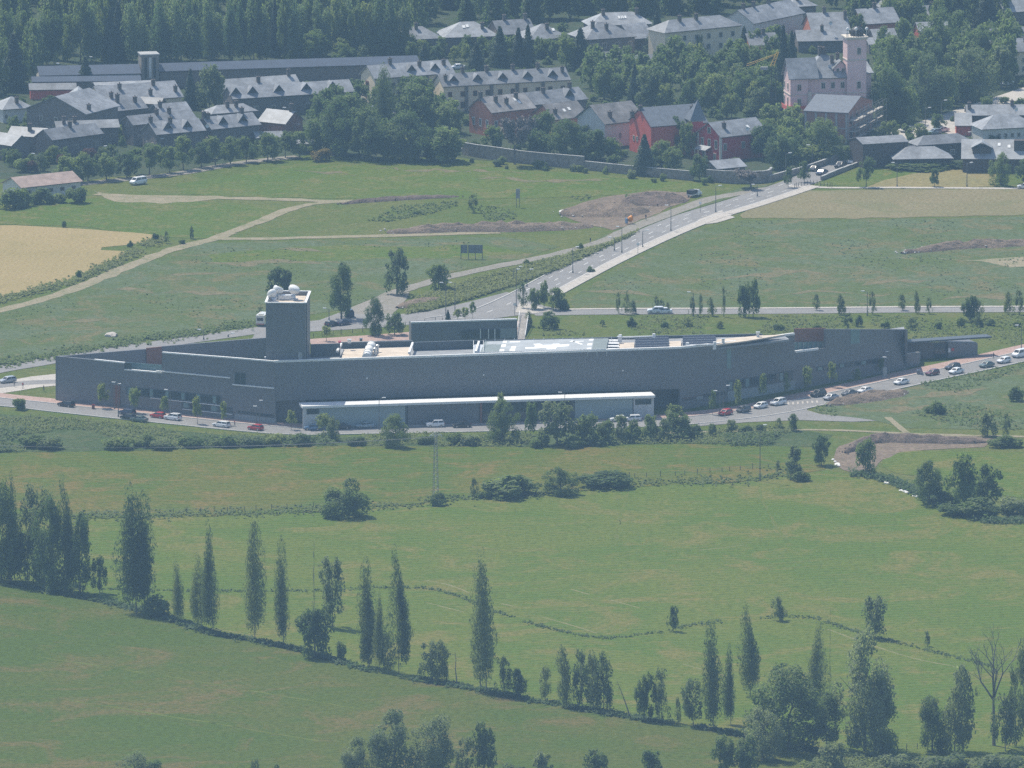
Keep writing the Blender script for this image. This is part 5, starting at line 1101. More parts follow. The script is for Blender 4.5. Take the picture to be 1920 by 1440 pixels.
# --- foreground row along the ditch
P = 'row of trees along the ditch'
for lb, k, x, y, tp, w in (
 ('dark broad tree cut by the left edge beside the poplar clump', 'big', 2, 1092, 905, 80), ('slim pointed poplar behind the left edge clump', 'poplar', 28, 1088, 882, 32),
 ('tall grey green tree filling the middle of the left clump', 'bigl', 72, 1090, 912, 92), ('tall broad tree right of centre in the left clump', 'big', 98, 1108, 935, 84), ('dark pointed poplar rising above the right of the left clump', 'poplar', 122, 1112, 893, 42),
 ('lower bushy tree at the right flank of the left clump', 'big', 150, 1114, 965, 70), ('low dark tree under the left edge clump', 'broad', 20, 1092, 1000, 70), ('thin grey stemmed tree in the left clump', 'thin', 52, 1090, 960, 36), ('small dark tree with bushy foot right of the left clump', 'broad', 187, 1112, 1045, 32),
 ('tallest broad poplar right of the left clump', 'poplar', 256, 1150, 905, 68), ('second stem poplar merged with the tallest broad poplar', 'poplar', 272, 1148, 918, 50), ('dark bush at the foot of the tallest broad poplar', 'bush', 293, 1156, 1112, 52),
 ('short thin poplar right of the tallest broad poplar', 'poplar', 334, 1167, 1049, 30), ('shorter left poplar of the leaning pair', 'poplar', 378, 1180, 1033, 36), ('taller right poplar of the leaning pair', 'poplar', 400, 1186, 978, 38),
 ('tall full poplar standing alone right of the leaning pair', 'poplar', 478, 1202, 953, 46), ('slim poplar between the full poplar and the bare spire', 'poplar', 532, 1213, 1003, 30),
 ('open crowned pale tree right of the bare spire', 'sparse', 624, 1176, 1047, 62), ('dense dark bush tree at the foot of the bare spire', 'broad', 590, 1232, 1135, 78), ('small bush right of the dense dark bush tree', 'bush', 640, 1240, 1196, 22),
 ('left poplar with ragged top in the pair near the middle', 'poplar', 692, 1252, 1044, 46), ('lower poplar squeezed inside the middle pair', 'poplar', 712, 1258, 1105, 28), ('scrubby small tree between the middle pair', 'thin', 728, 1262, 1188, 34), ('tall right poplar of the middle pair', 'poplar', 748, 1264, 1024, 42), ('pale scrub left of the middle pair', 'sparse', 690, 1250, 1190, 36),
 ('ragged crooked small tree right of the middle pair', 'sparse', 812, 1278, 1204, 66), ('dark twiggy tree beside the ragged crooked tree', 'thin', 830, 1280, 1202, 34), ('tallest lone poplar at the centre of the lower meadow', 'poplar', 912, 1297, 1027, 62),
 ('small dark tree right beside the tallest lone poplar', 'thin', 946, 1302, 1234, 38), ('bushy small tree right of the tallest lone poplar', 'broad', 972, 1308, 1256, 36), ('lone scrubby tree between the poplar and the clump of stems', 'thin', 1022, 1314, 1250, 36),
 ('left stem of the clump of slender trees', 'thin', 1062, 1326, 1212, 46), ('second stem of the clump of slender trees', 'thin', 1092, 1328, 1222, 46), ('third stem of the clump of slender trees', 'thin', 1112, 1331, 1226, 46), ('right spreading stem of the clump of slender trees', 'thin', 1132, 1333, 1224, 56),
 ('dark tree left of the leaning pair of thin trees', 'broad', 1208, 1352, 1262, 42), ('taller thin tree of the pair right of the leaning pole', 'thin', 1242, 1354, 1256, 42), ('tiny thin tree right of the thin pair', 'thin', 1272, 1356, 1308, 18), ('loose bushy tree left of the right hand poplars', 'sparse', 1300, 1362, 1276, 54),
 ('dark poplar left of the three right hand poplars', 'poplar', 1338, 1370, 1157, 44), ('thin pale poplar between the right hand poplars', 'poplar', 1370, 1358, 1207, 28), ('taller far poplar of the right hand poplars', 'poplar', 1407, 1305, 1127, 44), ('forked poplar rising behind the big round trees', 'poplar', 1540, 1330, 1163, 44),
 ('big round dark tree in the lower right', 'big', 1478, 1408, 1252, 165), ('big spreading tree with feathery top in the lower right', 'bigl', 1622, 1408, 1192, 140), ('dark lower half of the tree mass under the feathery tree', 'big', 1640, 1412, 1270, 96), ('low leafy tree in front of the big round tree', 'bigl', 1430, 1425, 1330, 90), ('low dark tree between the two big round trees', 'big', 1550, 1405, 1300, 80),
 ('low dark tree left of the dead tree', 'big', 1748, 1412, 1310, 70), ('tall thin tree left of the dead tree', 'sparse', 1806, 1408, 1250, 70), ('leafy tree just left of the dead tree trunk', 'thin', 1790, 1412, 1290, 70), ('thin tree at the right edge behind the dead tree', 'thin', 1905, 1400, 1255, 44), ('leafy tree right of the dead tree trunk', 'sparse', 1885, 1408, 1300, 60), ('small tree cut by the lower right edge', 'thin', 1925, 1405, 1210, 40),
 ): tree(lb, k, x, y, tp, w, P)
for lb, k, x, y, tp, w in (
 ('large pale willow top at the lower edge left of centre', 'bigl', 735, 1462, 1335, 125), ('right half of the willow mass at the lower edge', 'bigl', 810, 1466, 1345, 110), ('low grey willow at the left of the lower edge mass', 'bigl', 668, 1468, 1385, 80), ('upright dark tree right of the willow mass', 'broad', 907, 1458, 1358, 50), ('pale thin tree between willow mass and upright tree', 'sparse', 872, 1462, 1385, 50),
 ('bush top peeping over the lower left edge', 'bigl', 250, 1480, 1414, 95), ('second bush top right of the lower left bush', 'broad', 292, 1482, 1428, 40), ('dark round bush at the lower edge centre right', 'broad', 1117, 1468, 1404, 54), ('round bush second at the lower edge centre right', 'broad', 1222, 1474, 1410, 58), ('pale bush at the lower edge centre', 'grey', 1018, 1476, 1412, 50), ('low bush at the lower edge near the centre', 'bushg', 960, 1470, 1425, 50),
 ('dark bush under the big round tree', 'broad', 1362, 1452, 1378, 60), ('second dark bush under the big round tree', 'broad', 1400, 1456, 1382, 60), ('pale scrub at the lower edge right of the big trees', 'grey', 1560, 1465, 1395, 70), ('scrub bush left of the fence at the lower right', 'bushg', 1680, 1452, 1412, 80), ('scrub bush in the lower right corner', 'bushg', 1870, 1455, 1405, 90), ('scrub bush second from the lower right corner', 'bushg', 1780, 1456, 1408, 90),
 ('tiny tree at the lower edge left of the willow', 'sparse', 480, 1475, 1425, 22), ('dark shrub top left of the willow', 'bush', 517, 1468, 1430, 26),
 ): tree(lb, k, x, y, tp, w, 'trees along the lower edge')
bare_tree('thin bare spire shaped dead poplar in the ditch row', 589, 1228, 1015, 34, SPIRE)
bare_tree('large dead tree with bare branches at the lower right', 1864, 1398, 1172, 120, BARE)
bare_tree('thin bare top behind the forked poplar', 1556, 1330, 1138, 18, SPIRE)
bare_tree('bare grey twiggy tree against the old stone wall', 965, 308, 222, 70, BARE2, twig)
bare_tree('small bare bushy tree beside the main road head', 1408, 352, 320, 60, BARE2, twig)
for lb, (x0, y0), (x1, y1) in (('leaning dead pole right of the clump of slender trees', (1182, 1346), (1157, 1277)), ('dead upright stick right of the ragged crooked tree', (857, 1286), (853, 1222)), ('dead stick beside the foot of the tallest lone poplar', (903, 1290), (896, 1250))):
    p = G(x0, y0); e = on_plane(x1, y1, p, Vector((0, 1, 0)))-p; t = thing('dead_stem', lb, 'dead trunk', tuple(p))
    m = MB(); a_ = Vector((0, 0, -.1)); 
    for i in range(4): b_ = e*((i+1)/4)+Vector((random.uniform(-.15, .15), 0, 0)); m.tube(a_, b_, .17*(1-.2*i), .17*(1-.2*(i+1)), 6); a_ = b_
    m.build('stem', m_barkg, t); m = MB(); [m.tube(e*f, e*f+Vector((random.uniform(-.8, .8), random.uniform(-.5, .5), random.uniform(.1, .6))), .05, .02, 4) for f in (.5, .65, .8, .9)]; m.build('twig', m_barkg, t)
# --- single trees of the meadows and the bank
for lb, k, x, y, tp, w in (
 ('tiny round tree on the meadow drain', 'round', 1262, 1184, 1137, 24), ('small bushy tree on the meadow drain with straw beside it', 'thin', 1462, 1164, 1118, 34), ('wind swept forked small tree alone on the meadow', 'sparse', 1640, 1197, 1119, 58), ('tiny thin sapling on the right meadow', 'thin', 1739, 1212, 1184, 16),
 ('round dark lone tree with a shadow left of the pylon', 'dome', 648, 968, 893, 94), ('small bush at the foot of the lattice pylon', 'bush', 824, 948, 918, 32), ('upright sapling left of the hedge bushes', 'thin', 889, 932, 897, 18),
 ('low spreading hedge bush left of the round hedge tree', 'bush', 960, 930, 888, 110), ('dense round tree in the middle of the hedge', 'big', 1050, 928, 876, 72), ('long low hedge bush right of the round hedge tree', 'bush', 1130, 912, 882, 112), ('small hedge bush at the left end of the hedge', 'bush', 915, 934, 908, 40),
 ('grey small tree at the end of the hay meadow', 'grey', 1490, 897, 838, 42), ('small tree left of the bare bank', 'broad', 1540, 872, 818, 42), ('bush below the grey small tree', 'bush', 1500, 902, 880, 34), ('round tree at the foot of the bare bank', 'broad', 1623, 888, 820, 46), ('sapling left of the grey small tree', 'thin', 1458, 880, 862, 14), 
 ('round dark tree left of the stream trees', 'big', 1742, 945, 866, 74), ('tall leafy tree among the stream trees', 'light', 1808, 958, 852, 66), ('dark sloping tree right of the stream trees', 'broad', 1852, 950, 876, 56), ('dark undergrowth below the stream trees', 'bush', 1838, 968, 930, 90), ('light bush between the stream trees', 'bushl', 1780, 945, 915, 50), ('low bush right of the stream trees', 'bushg', 1900, 965, 925, 60), ('dark bush below the round stream tree', 'bush', 1790, 965, 940, 70),
 ('pale loose tree beside the right track', 'grey', 1852, 818, 775, 44), ('narrow tree right of the pale loose tree', 'thin', 1888, 820, 775, 22), ('dark low hedge bush at the right edge of the bare bank', 'bush', 1880, 838, 815, 70), ('rounded bush on the right bank', 'bush', 1752, 775, 748, 46), ('bush at the right edge above the bank', 'bush', 1905, 752, 722, 30),
 ): tree(lb, k, x, y, tp, w)
# --- trees in front of the hospital
for lb, k, x, y, tp, w in (
 ('round dense tree before the left half of the canopy', 'big', 739, 838, 780, 60), ('tall cone shaped dense tree before the canopy', 'big', 942, 828, 752, 64), ('light tree with a pointed top behind the cone shaped tree', 'light', 938, 815, 738, 24), ('slim light tree right of the cone shaped tree', 'light', 995, 818, 756, 26), ('wide grey green tree before the canopy doors', 'grey', 1045, 834, 757, 82), ('dark tree right of the wide grey green tree', 'broad', 1100, 832, 775, 54),
 ('bright green tree at the right end of the canopy', 'light', 1264, 800, 758, 44), ('dark tree below the bright green tree', 'broad', 1272, 822, 776, 60), ('small dark tree beside the apron road', 'broad', 1487, 808, 777, 24), ('narrow sapling left of the small apron tree', 'thin', 1462, 806, 784, 16), ('thin dark tree on the kerb below the canopy left end', 'thin', 622, 826, 782, 40), ('leafy young tree before the canopy left end', 'sapling', 606, 812, 775, 34),
 ('pair of bushes at the plaza corner on the far left', 'bush', 38, 768, 742, 28),
 ): tree(lb, k, x, y, tp, w)
for i, (x, y, tp, w) in enumerate(((1135, 830, 786, 44), (1165, 828, 780, 36), (1190, 826, 784, 40), (1220, 826, 780, 36), (1245, 826, 788, 34), (1305, 820, 792, 30), (1335, 816, 795, 24), (1372, 812, 788, 26), (1400, 812, 797, 28), (1425, 810, 796, 24))):
    tree(ORD[i]+' bush from the left in the scrub line right of the canopy trees', ('broad', 'grey', 'bush')[i % 3], x, y, tp, w, 'scrub bushes below the front road')
for i, (x, y, tp, w) in enumerate(((60, 838, 812, 60), (95, 842, 815, 50), (225, 842, 818, 60), (275, 838, 812, 46), (305, 842, 822, 50), (360, 838, 815, 50), (420, 838, 812, 50), (470, 836, 815, 56), (520, 834, 812, 50), (565, 834, 812, 50), (668, 834, 815, 40), (800, 832, 812, 36), (850, 832, 806, 36), (880, 834, 812, 44), (1010, 838, 812, 40), (1075, 838, 815, 50))):
    tree(ORD[i]+' bramble bush from the left on the bank below the front road', ('bush', 'bushg', 'bushl')[i % 3], x, y, tp, w, 'bramble bushes on the bank')
names_st = ('first', 'second', 'third', 'fourth', 'fifth', 'sixth', 'seventh')
for i, (x, y, tp, w) in enumerate(((133, 752, 712, 22), (193, 766, 720, 26), (252, 775, 726, 28), (308, 782, 744, 22), (370, 795, 745, 22), (419, 797, 752, 16), (546, 806, 770, 20))):
    tree(names_st[i]+' street sapling from the left before the hospital left wing', 'sapling', x, y, tp, w, 'street saplings before the left wing')
for i, (x, y, tp, w) in enumerate(((1336, 778, 733, 16), (1383, 772, 712, 18), (1430, 757, 702, 20), (1475, 747, 700, 14), (1513, 738, 686, 26), (1560, 727, 680, 20), (1606, 718, 692, 18), (1652, 703, 671, 14))):
    tree(('first', 'second', 'third', 'fourth', 'fifth', 'sixth', 'seventh', 'eighth')[i]+' street sapling from the left before the hospital right wing', 'sapling', x, y, tp, w, 'street saplings before the right wing')
# --- behind the hospital
for lb, k, x, y, tp, w in (
 ('dark tree behind the hospital tower', 'broad', 522, 556, 503, 46), ('pale leafy tree right behind the tower', 'grey', 540, 556, 508, 28), ('small grey tree behind the motorhome', 'thin', 487, 602, 575, 16), ('large dark tree beside the parked cars behind the hospital', 'big', 640, 598, 494, 64), ('tall oval tree on the gravel track', 'grey', 744, 552, 470, 56), ('low crowned tree on a dark stem beside the track', 'broad', 822, 545, 492, 50),
 ('dense cone shaped tree behind the tan roof', 'big', 703, 630, 560, 42), ('bushy tree right of the dense cone shaped tree', 'broad', 740, 628, 587, 38), ('small young tree left of the pink forecourt', 'sapling', 612, 640, 612, 24), ('tiny conifer on the junction edge', 'spruce', 840, 600, 580, 12), ('light young tree on the junction', 'sapling', 858, 600, 580, 22), ('second light young tree on the junction', 'sapling', 872, 600, 576, 20), ('darker young tree on the junction', 'sapling', 886, 598, 567, 16),
 ('left poplar shoot of the clump beside the junction', 'thin', 982, 578, 530, 20), ('dark shrub tree in the clump beside the junction', 'broad', 1004, 580, 540, 32), ('pointed shrub in the clump beside the junction', 'broad', 1020, 578, 528, 24), ('right shrub tree of the clump beside the junction', 'broad', 1042, 581, 541, 40), ('low shrub at the right end of the junction clump', 'bush', 1060, 582, 556, 22),
 ('round bush below the back road near the steps', 'bush', 1030, 616, 581, 38), ('upright shrub beside the outdoor steps', 'thin', 993, 612, 582, 18), ('small tree in the rough ground left of the signboard', 'thin', 888, 398, 364, 26), ('low bush on the field left of the small tree', 'bush', 780, 402, 394, 16), ('bush beside the pavement of the main road', 'bush', 1106, 510, 498, 18), ('bush in the verge of the main road', 'bush', 1087, 466, 453, 16), ('bush beside the gravel track', 'bush', 987, 498, 485, 14),
 ('small bush at the point of the wheat field', 'bush', 292, 452, 434, 14), ('thin shrub right of the wheat field point', 'thin', 312, 456, 433, 12), ('thin leaning shrub on the field boundary', 'thin', 360, 448, 424, 12), ('bush inside the notch of the wheat field', 'bush', 244, 463, 450, 12), ('small bush above the wheat field', 'bush', 121, 426, 411, 10), ('bush at the lower edge of the wheat field', 'bush', 147, 522, 505, 12), ('low bush right of the thin shrub', 'bush', 341, 457, 447, 16),
 ): tree(lb, k, x, y, tp, w)
B = 'thin young trees along the back road'
for i, (x, y, tp, w) in enumerate(((1160, 588, 549, 12), (1176, 590, 550, 16), (1188, 588, 562, 18), (1230, 576, 556, 14), (1240, 578, 562, 14), (1252, 580, 566, 14), (1298, 592, 558, 14), (1314, 592, 552, 12), (1335, 592, 556, 20), (1357, 594, 538, 10), (1395, 594, 532, 28), (1412, 594, 526, 28), (1532, 582, 552, 16), (1578, 590, 552, 24), (1636, 590, 547, 18), (1692, 582, 552, 20), (1720, 588, 545, 16), (1742, 588, 558, 14), (1818, 602, 555, 36), (1832, 600, 560, 26), (1890, 588, 545, 26), (1912, 590, 545, 22))):
    tree(ORD[i]+' thin young tree from the left along the back road behind the hospital', 'thin' if i not in (10, 11, 18) else 'broad', x, y, tp, w, B)
STRIP = ((1290, 612, 598, 26), (1185, 612, 592, 20), (1245, 615, 600, 18), (1350, 615, 602, 20), (1460, 618, 604, 24), (1530, 618, 606, 18), (1590, 616, 588, 26), (1610, 612, 588, 16), (1660, 616, 598, 18), (1710, 618, 596, 26), (1760, 616, 600, 18), (1800, 612, 590, 22), (1835, 612, 592, 30), (1860, 610, 598, 24), (1905, 612, 600, 20), (1130, 612, 600, 14))
for i, (x, y, tp, w) in enumerate(STRIP):
    tree('low shrub on the green strip between back road and hospital, '+ORD[sorted(q[0] for q in STRIP).index(x)]+' from left', ('thin', 'bush', 'bushl')[i % 3], x, y, tp, w, 'shrubs on the green strip')

# --- town trees
for lb, k, x, y, tp, w in (
 ('tall dark poplar rising before the cream row houses', 'poplar', 722, 240, 117, 44), ('tall dark spruce before the long metal shed', 'spruce', 160, 172, 104, 44), ('dark spruce in the middle of the left estate', 'spruce', 357, 205, 128, 36), ('tall leafy tree right of the estate spruce', 'grey', 392, 205, 125, 50), ('second leafy tree right of the estate spruce', 'grey', 410, 205, 140, 40),
 ('tall dark spruce between the upper hip roofs, left one', 'spruce', 937, 125, 48, 50), ('tall dark spruce between the upper hip roofs, middle one', 'spruce', 972, 125, 50, 40), ('tall dark spruce between the upper hip roofs, right one', 'spruce', 990, 122, 44, 34), ('massive dark spruce right of the upper hip roofs', 'spruce', 1088, 128, 50, 52), ('bushy dark tree left of the massive dark spruce', 'broad', 1062, 130, 65, 50), ('tall spruce left of the cream apartment block', 'spruce', 1232, 108, 18, 54), ('round dark spruce behind the upper cream row', 'spruce', 893, 130, 78, 44), ('tall dark spruce left of the pink mansion', 'spruce', 1468, 200, 45, 44), ('second dark spruce behind the one left of the mansion', 'spruce', 1484, 165, 55, 40), ('dark spruce below the cream apartment block', 'spruce', 1395, 105, 48, 34), ('pointed spruce below the apartment block middle', 'spruce', 1330, 100, 65, 26), ('small spruce at the garage right of the street', 'spruce', 1862, 258, 240, 12),
 ('dark spruce top at the upper edge right', 'spruce', 1722, 45, -20, 50), ('dark spruce right of the mansion tower', 'spruce', 1625, 70, 10, 44), ('broad spruce among the top right trees', 'spruce', 1850, 50, -25, 56), ('narrow spruce among the top right trees', 'spruce', 1800, 55, -10, 40), ('spruce by the long shed right end', 'spruce', 796, 120, 80, 34), ('dark spruce in the left corner of the wood', 'spruce', 25, 170, 60, 70), ('small conifer among the left estate gardens', 'spruce', 455, 162, 148, 16),
 ('tall dark spruce behind the crimson house', 'spruce', 1190, 195, 118, 34),
 # big broad mass left of the old houses
 ('large dark tree left end of the garden wood', 'big', 625, 292, 185, 110), ('large dark tree before the tall poplar foot', 'big', 690, 298, 205, 110), ('rounded dark tree right of the tall poplar foot', 'big', 762, 300, 215, 110), ('light green rounded tree at the right of the garden wood', 'light', 835, 303, 240, 100), ('tall dark tree behind the garden wood', 'broad', 782, 245, 160, 80), ('dark tree behind the light green rounded tree', 'broad', 842, 250, 185, 66), ('dark tree left behind the garden wood', 'broad', 652, 235, 180, 80), ('dark tree at the left flank of the garden wood', 'broad', 597, 285, 222, 56), ('low dark tree at the foot of the garden wood', 'broad', 720, 300, 245, 80), ('low dark tree at the right foot of the garden wood', 'broad', 800, 302, 255, 70),
 ('yellow flowering shrub at the left foot of the garden wood', 'yellow', 603, 302, 277, 40), ('small tree before the orange house gable', 'light', 925, 278, 238, 50), ('dark tree right of the orange house', 'broad', 1018, 272, 205, 56), ('wide dark tree before the pale gabled house', 'big', 1060, 300, 225, 100), ('rounded tree right below the pale gabled house', 'broad', 1118, 300, 245, 60), ('dark tree left of the wide dark tree', 'broad', 1000, 300, 240, 60), ('small shrub tree under the pale gabled house', 'light', 1145, 300, 258, 40), ('dark bush before the crimson house turret', 'broad', 1272, 290, 222, 40), ('tall narrow tree between the two red houses', 'broad', 1290, 296, 232, 34), ('low tree before the big red house', 'light', 1240, 312, 265, 60), ('dark pointed tree on the stone wall before the big red house', 'spruce', 1208, 328, 250, 50),
 ('dark tree right of the low red house tree', 'broad', 1262, 320, 275, 44), ('round tree at the wall corner left of the garden house', 'broad', 1312, 338, 292, 40), ('bright green shrub against the garden house wall', 'bushl', 1352, 332, 308, 36), ('slim conifer before the crimson house right wall', 'broad', 1385, 292, 225, 36), ('tree right of the crimson house', 'broad', 1430, 300, 235, 60), ('dark tree behind the low street wall', 'big', 1465, 318, 255, 80), ('rounded tree before the brick building', 'big', 1545, 300, 225, 90), ('hedge of light shrubs above the street wall', 'bushl', 1520, 306, 268, 90), ('small street tree on the corner of main road', 'round', 1478, 352, 315, 20), ('small dark street tree right of the corner', 'round', 1508, 342, 303, 24), ('small tree above the parked street cars', 'light', 1585, 306, 275, 26),
 ('round street tree left on the lawn corner', 'round', 1624, 351, 297, 36), ('small round street tree beside the stubble field', 'round', 1752, 350, 317, 22), ('large round tree at the right end of the stubble field', 'big', 1876, 348, 288, 46), ('dark tree at the right edge beyond the stubble field', 'broad', 1925, 345, 300, 50), ('dark hedge along the pyramid roofed house', 'bush', 1720, 314, 298, 130), ('dark hedge right of the pyramid roofed house', 'bush', 1795, 314, 302, 60),
 ('large light green tree right of the pink mansion', 'bigl', 1740, 215, 108, 100), ('massive tree at the right behind the yard', 'bigl', 1825, 185, 90, 110), ('dark tree behind the mansion right side', 'big', 1680, 190, 70, 90), ('dark tall tree right of the mansion', 'big', 1665, 230, 130, 70), ('dark tree above the parking yard', 'broad', 1700, 232, 160, 60), ('round light tree in the parking yard', 'light', 1757, 246, 213, 32), ('small tree below the parking yard', 'light', 1725, 262, 232, 36), ('light shrub tree beside the town street', 'light', 1668, 260, 228, 44), ('dark tree at the upper right middle', 'big', 1760, 130, 20, 90), ('tree left of the cream right edge house', 'big', 1840, 140, 60, 80),
 ): tree(lb, k, x, y, tp, w, 'town trees')
# round street trees along the lane
for i, (x, y, tp, w) in enumerate(((128, 344, 296, 60), (165, 340, 290, 50), (200, 338, 290, 52), (238, 334, 286, 50), (280, 328, 272, 60), (318, 324, 276, 36), (344, 318, 258, 50), (378, 314, 268, 40), (404, 310, 258, 46), (432, 308, 258, 44), (462, 304, 258, 40), (502, 302, 252, 52), (535, 296, 248, 44), (562, 296, 248, 46))):
    tree(ORD[i]+' round dark tree from the left in the row along the estate lane', 'round' if i > 3 else 'broad', x, y, tp, w, 'round trees along the lane')
# garden fill of the estate and the old town
def mass(name, label, spots, seed, keys, keepf=.45):
    global rng
    rng = np.random.default_rng(seed); r_ = random.Random(seed); allv = []
    for (x, y, h, w) in spots:
        p = G(x, y); me = r_.choice(V[r_.choice(keys)])[0]; k = len(me.vertices); a = np.empty(k*3); me.vertices.foreach_get('co', a); a = a.reshape(-1, 4, 3)
        a = a[rng.random(len(a)) < keepf]; c = a.mean(1, keepdims=True); a = c+(a-c)*1.5
        an = r_.random()*6.28; ca, sa = math.cos(an), math.sin(an); q = a.copy(); q[..., 0] = (a[..., 0]*ca-a[..., 1]*sa)*w+p.x; q[..., 1] = (a[..., 0]*sa+a[..., 1]*ca)*w+p.y; q[..., 2] = a[..., 2]*h; allv.append(q.reshape(-1, 3))
    A = np.concatenate(allv); n4 = len(A)//4; me = bpy.data.meshes.new(name); me.vertices.add(len(A)); me.vertices.foreach_set('co', A.ravel()); me.loops.add(len(A)); me.loops.foreach_set('vertex_index', np.arange(len(A))); me.polygons.add(n4)
    me.polygons.foreach_set('loop_start', np.arange(n4)*4); me.polygons.foreach_set('loop_total', np.full(n4, 4)); me.update(calc_edges=True); me.materials.append(m_mass)
    tag(link(name, me), label, None, None, 'stuff')
m_mass = leafmat('mixed_leaves', (.065, .11, .04), (.155, .205, .068), .5, .6, 0)
def fill(label, group, spots, kinds, keep=99, name='garden_tree', where='from the left'):
    """the keep nearest trees stand as single things, the rest merge into one mass"""
    sp = sorted(spots, key=lambda q: -q[1]); one = sorted(sp[:keep]); rest = sp[keep:]
    for i, (x, y, h, w) in enumerate(one): tree(ORD[i]+' '+label+' '+where, kinds[i % len(kinds)], x, y, 0, 0, group, metres=(h, w), name=name, cat='tree')
    if rest: mass('tree_mass', 'merged '+group, rest, 3, list(dict.fromkeys(kinds)))
def scatter(poly, n, seed, hr, wr):
    r_ = random.Random(seed); xs = [p[0] for p in poly]; ys = [p[1] for p in poly]; out = []
    def ins(x, y):
        c = False
        for i in range(len(poly)):
            (x0, y0), (x1, y1) = poly[i], poly[i-1]
            if (y0 > y) != (y1 > y) and x < (x1-x0)*(y-y0)/(y1-y0)+x0: c = not c
        return c
    while len(out) < n:
        x = r_.uniform(min(xs), max(xs)); y = r_.uniform(min(ys), max(ys))
        if ins(x, y): h = r_.uniform(*hr); out.append((x, y, h, h*r_.uniform(*wr)))
    return out
fill('small garden tree or shrub in front of the estate houses', 'estate garden trees', scatter([(0, 290), (60, 300), (300, 285), (480, 272), (560, 280), (500, 296), (330, 312), (0, 330)], 46, 1, (2.5, 5), (.8, 1.2)), ('broad', 'bush', 'light', 'purple', 'broad', 'grey'), keep=22)
fill('small garden tree between the estate houses', 'estate courtyard trees', scatter([(0, 225), (60, 235), (240, 262), (230, 278), (0, 262)], 16, 2, (3, 5.5), (.7, 1.1)), ('broad', 'light', 'bush'), keep=8)
fill('light green garden tree above the long metal shed and cream rows', 'upper garden trees', scatter([(640, 120), (1080, 112), (1085, 98), (640, 104)], 46, 3, (3.2, 6), (.8, 1.1)), ('light', 'light', 'broad', 'grey'), keep=16)
fill('dense garden tree between the cream rows and the pink mansion', 'central garden trees', scatter([(1090, 150), (1240, 130), (1460, 150), (1460, 215), (1340, 225), (1120, 190)], 62, 4, (6, 11), (.7, 1.0)), ('light', 'broad', 'light', 'broad', 'grey'), keep=24)
fill('garden tree in front of the apartment block and upper slate houses', 'upper right garden trees', scatter([(1240, 112), (1460, 100), (1460, 140), (1240, 140)], 22, 5, (5, 9), (.7, 1.0)), ('light', 'broad', 'light'), keep=10)
fill('dark garden tree between the mansion and the right edge', 'right garden trees', scatter([(1650, 90), (1900, 100), (1900, 175), (1780, 210), (1650, 235)], 44, 6, (8, 13), (.65, .9)), ('broad', 'big', 'broad', 'grey'), keep=16)
fill('dark tree between the roofs at the top right', 'top right trees', scatter([(1590, 25), (1920, 20), (1920, 60), (1600, 95)], 34, 7, (7, 12), (.6, .9)), ('broad', 'spruce', 'broad', 'light'), keep=12)
fill('tree behind the upper slate houses at the top edge', 'top edge trees', scatter([(760, 38), (1900, 22), (1900, -60), (760, -40)], 80, 8, (10, 16), (.55, .8)), ('broad', 'forest', 'broad', 'light'), keep=8)
fill('dark tree in the garden wood left of the old houses', 'garden wood trees', scatter([(600, 230), (690, 190), (870, 195), (880, 270), (860, 295), (600, 290)], 30, 9, (6, 10), (.8, 1.1)), ('broad', 'broad', 'light'), keep=10)
fill('shrub at the foot of the old stone wall', 'stone wall shrubs', scatter([(870, 300), (1180, 330), (1330, 342), (1330, 348), (1150, 338), (860, 310)], 22, 10, (1.2, 3), (.8, 1.3)), ('bush', 'bushg', 'bushl'))
fill('dark tree in the gardens around the red houses', 'red house garden trees', scatter([(1000, 245), (1150, 255), (1160, 300), (1010, 298)], 12, 12, (4, 7), (.8, 1.1)), ('broad', 'light', 'broad'), keep=8)
fill('dark tree behind the street wall below the mansion', 'mansion garden trees', scatter([(1440, 250), (1500, 238), (1590, 250), (1570, 292), (1450, 318)], 20, 13, (5, 8.5), (.8, 1.1)), ('broad', 'light', 'broad'), keep=10)
# bushes at the farm shed
for lb, x, y, tp, w in (('large dark bush before the farm shed, left one', 18, 390, 345, 60), ('dark bush before the farm shed, middle one', 78, 382, 350, 44), ('dark bush at the right corner of the farm shed', 142, 380, 345, 44), ('dark bush before the farm shed wall', 48, 386, 352, 40), ('low dark bush between the farm shed bushes', 108, 380, 360, 36)): tree(lb, 'bush', x, y, tp, w, 'farm shed bushes')
# --- the wood behind: single trees in front, the rest as one mass
fr_ = random.Random(21)
for r_, (yb, n_) in enumerate(((120, 39),)):
    for i in range(n_):
        x = -25+(790 if r_ < 2 else 820)*(i+fr_.uniform(.15, .85))/n_; y = yb+fr_.uniform(-4, 4)+(8 if x < 80 else 0)-(x/760*14)
        h = fr_.uniform(13, 19)+r_*1.3
        tree(ORD[i]+' tall blue green tree from the left at the front of the dense wood', fr_.choices(('forest', 'broad', 'grey', 'light', 'spruce'), (.5, .2, .14, .08, .08))[0], x, y, 0, 0, 'trees of the dense wood', metres=(h, fr_.uniform(5, 8)))
fill('tall blue green tree at the left edge of the wood', 'left edge wood trees', scatter([(-40, 190), (50, 170), (70, 125), (-40, 125)], 14, 22, (11, 16), (.35, .5)), ('forest', 'broad'), keep=8)
fill('light bushy tree in front of the dense wood', 'light trees before the wood', [(590, 112, 8, 10), (486, 112, 4.5, 3), (545, 114, 4, 5), (640, 110, 6, 7), (700, 108, 6, 7), (755, 106, 6.5, 8)], ('light', 'light', 'light'))
mass('distant_wood', 'mass of the dense wood behind the front trees', scatter([(-60, 116), (790, 98), (820, -170), (-80, -170)], 520, 5, (12, 19), (.34, .5)), 5, ['forest', 'forest', 'broad', 'grey', 'spruce'])
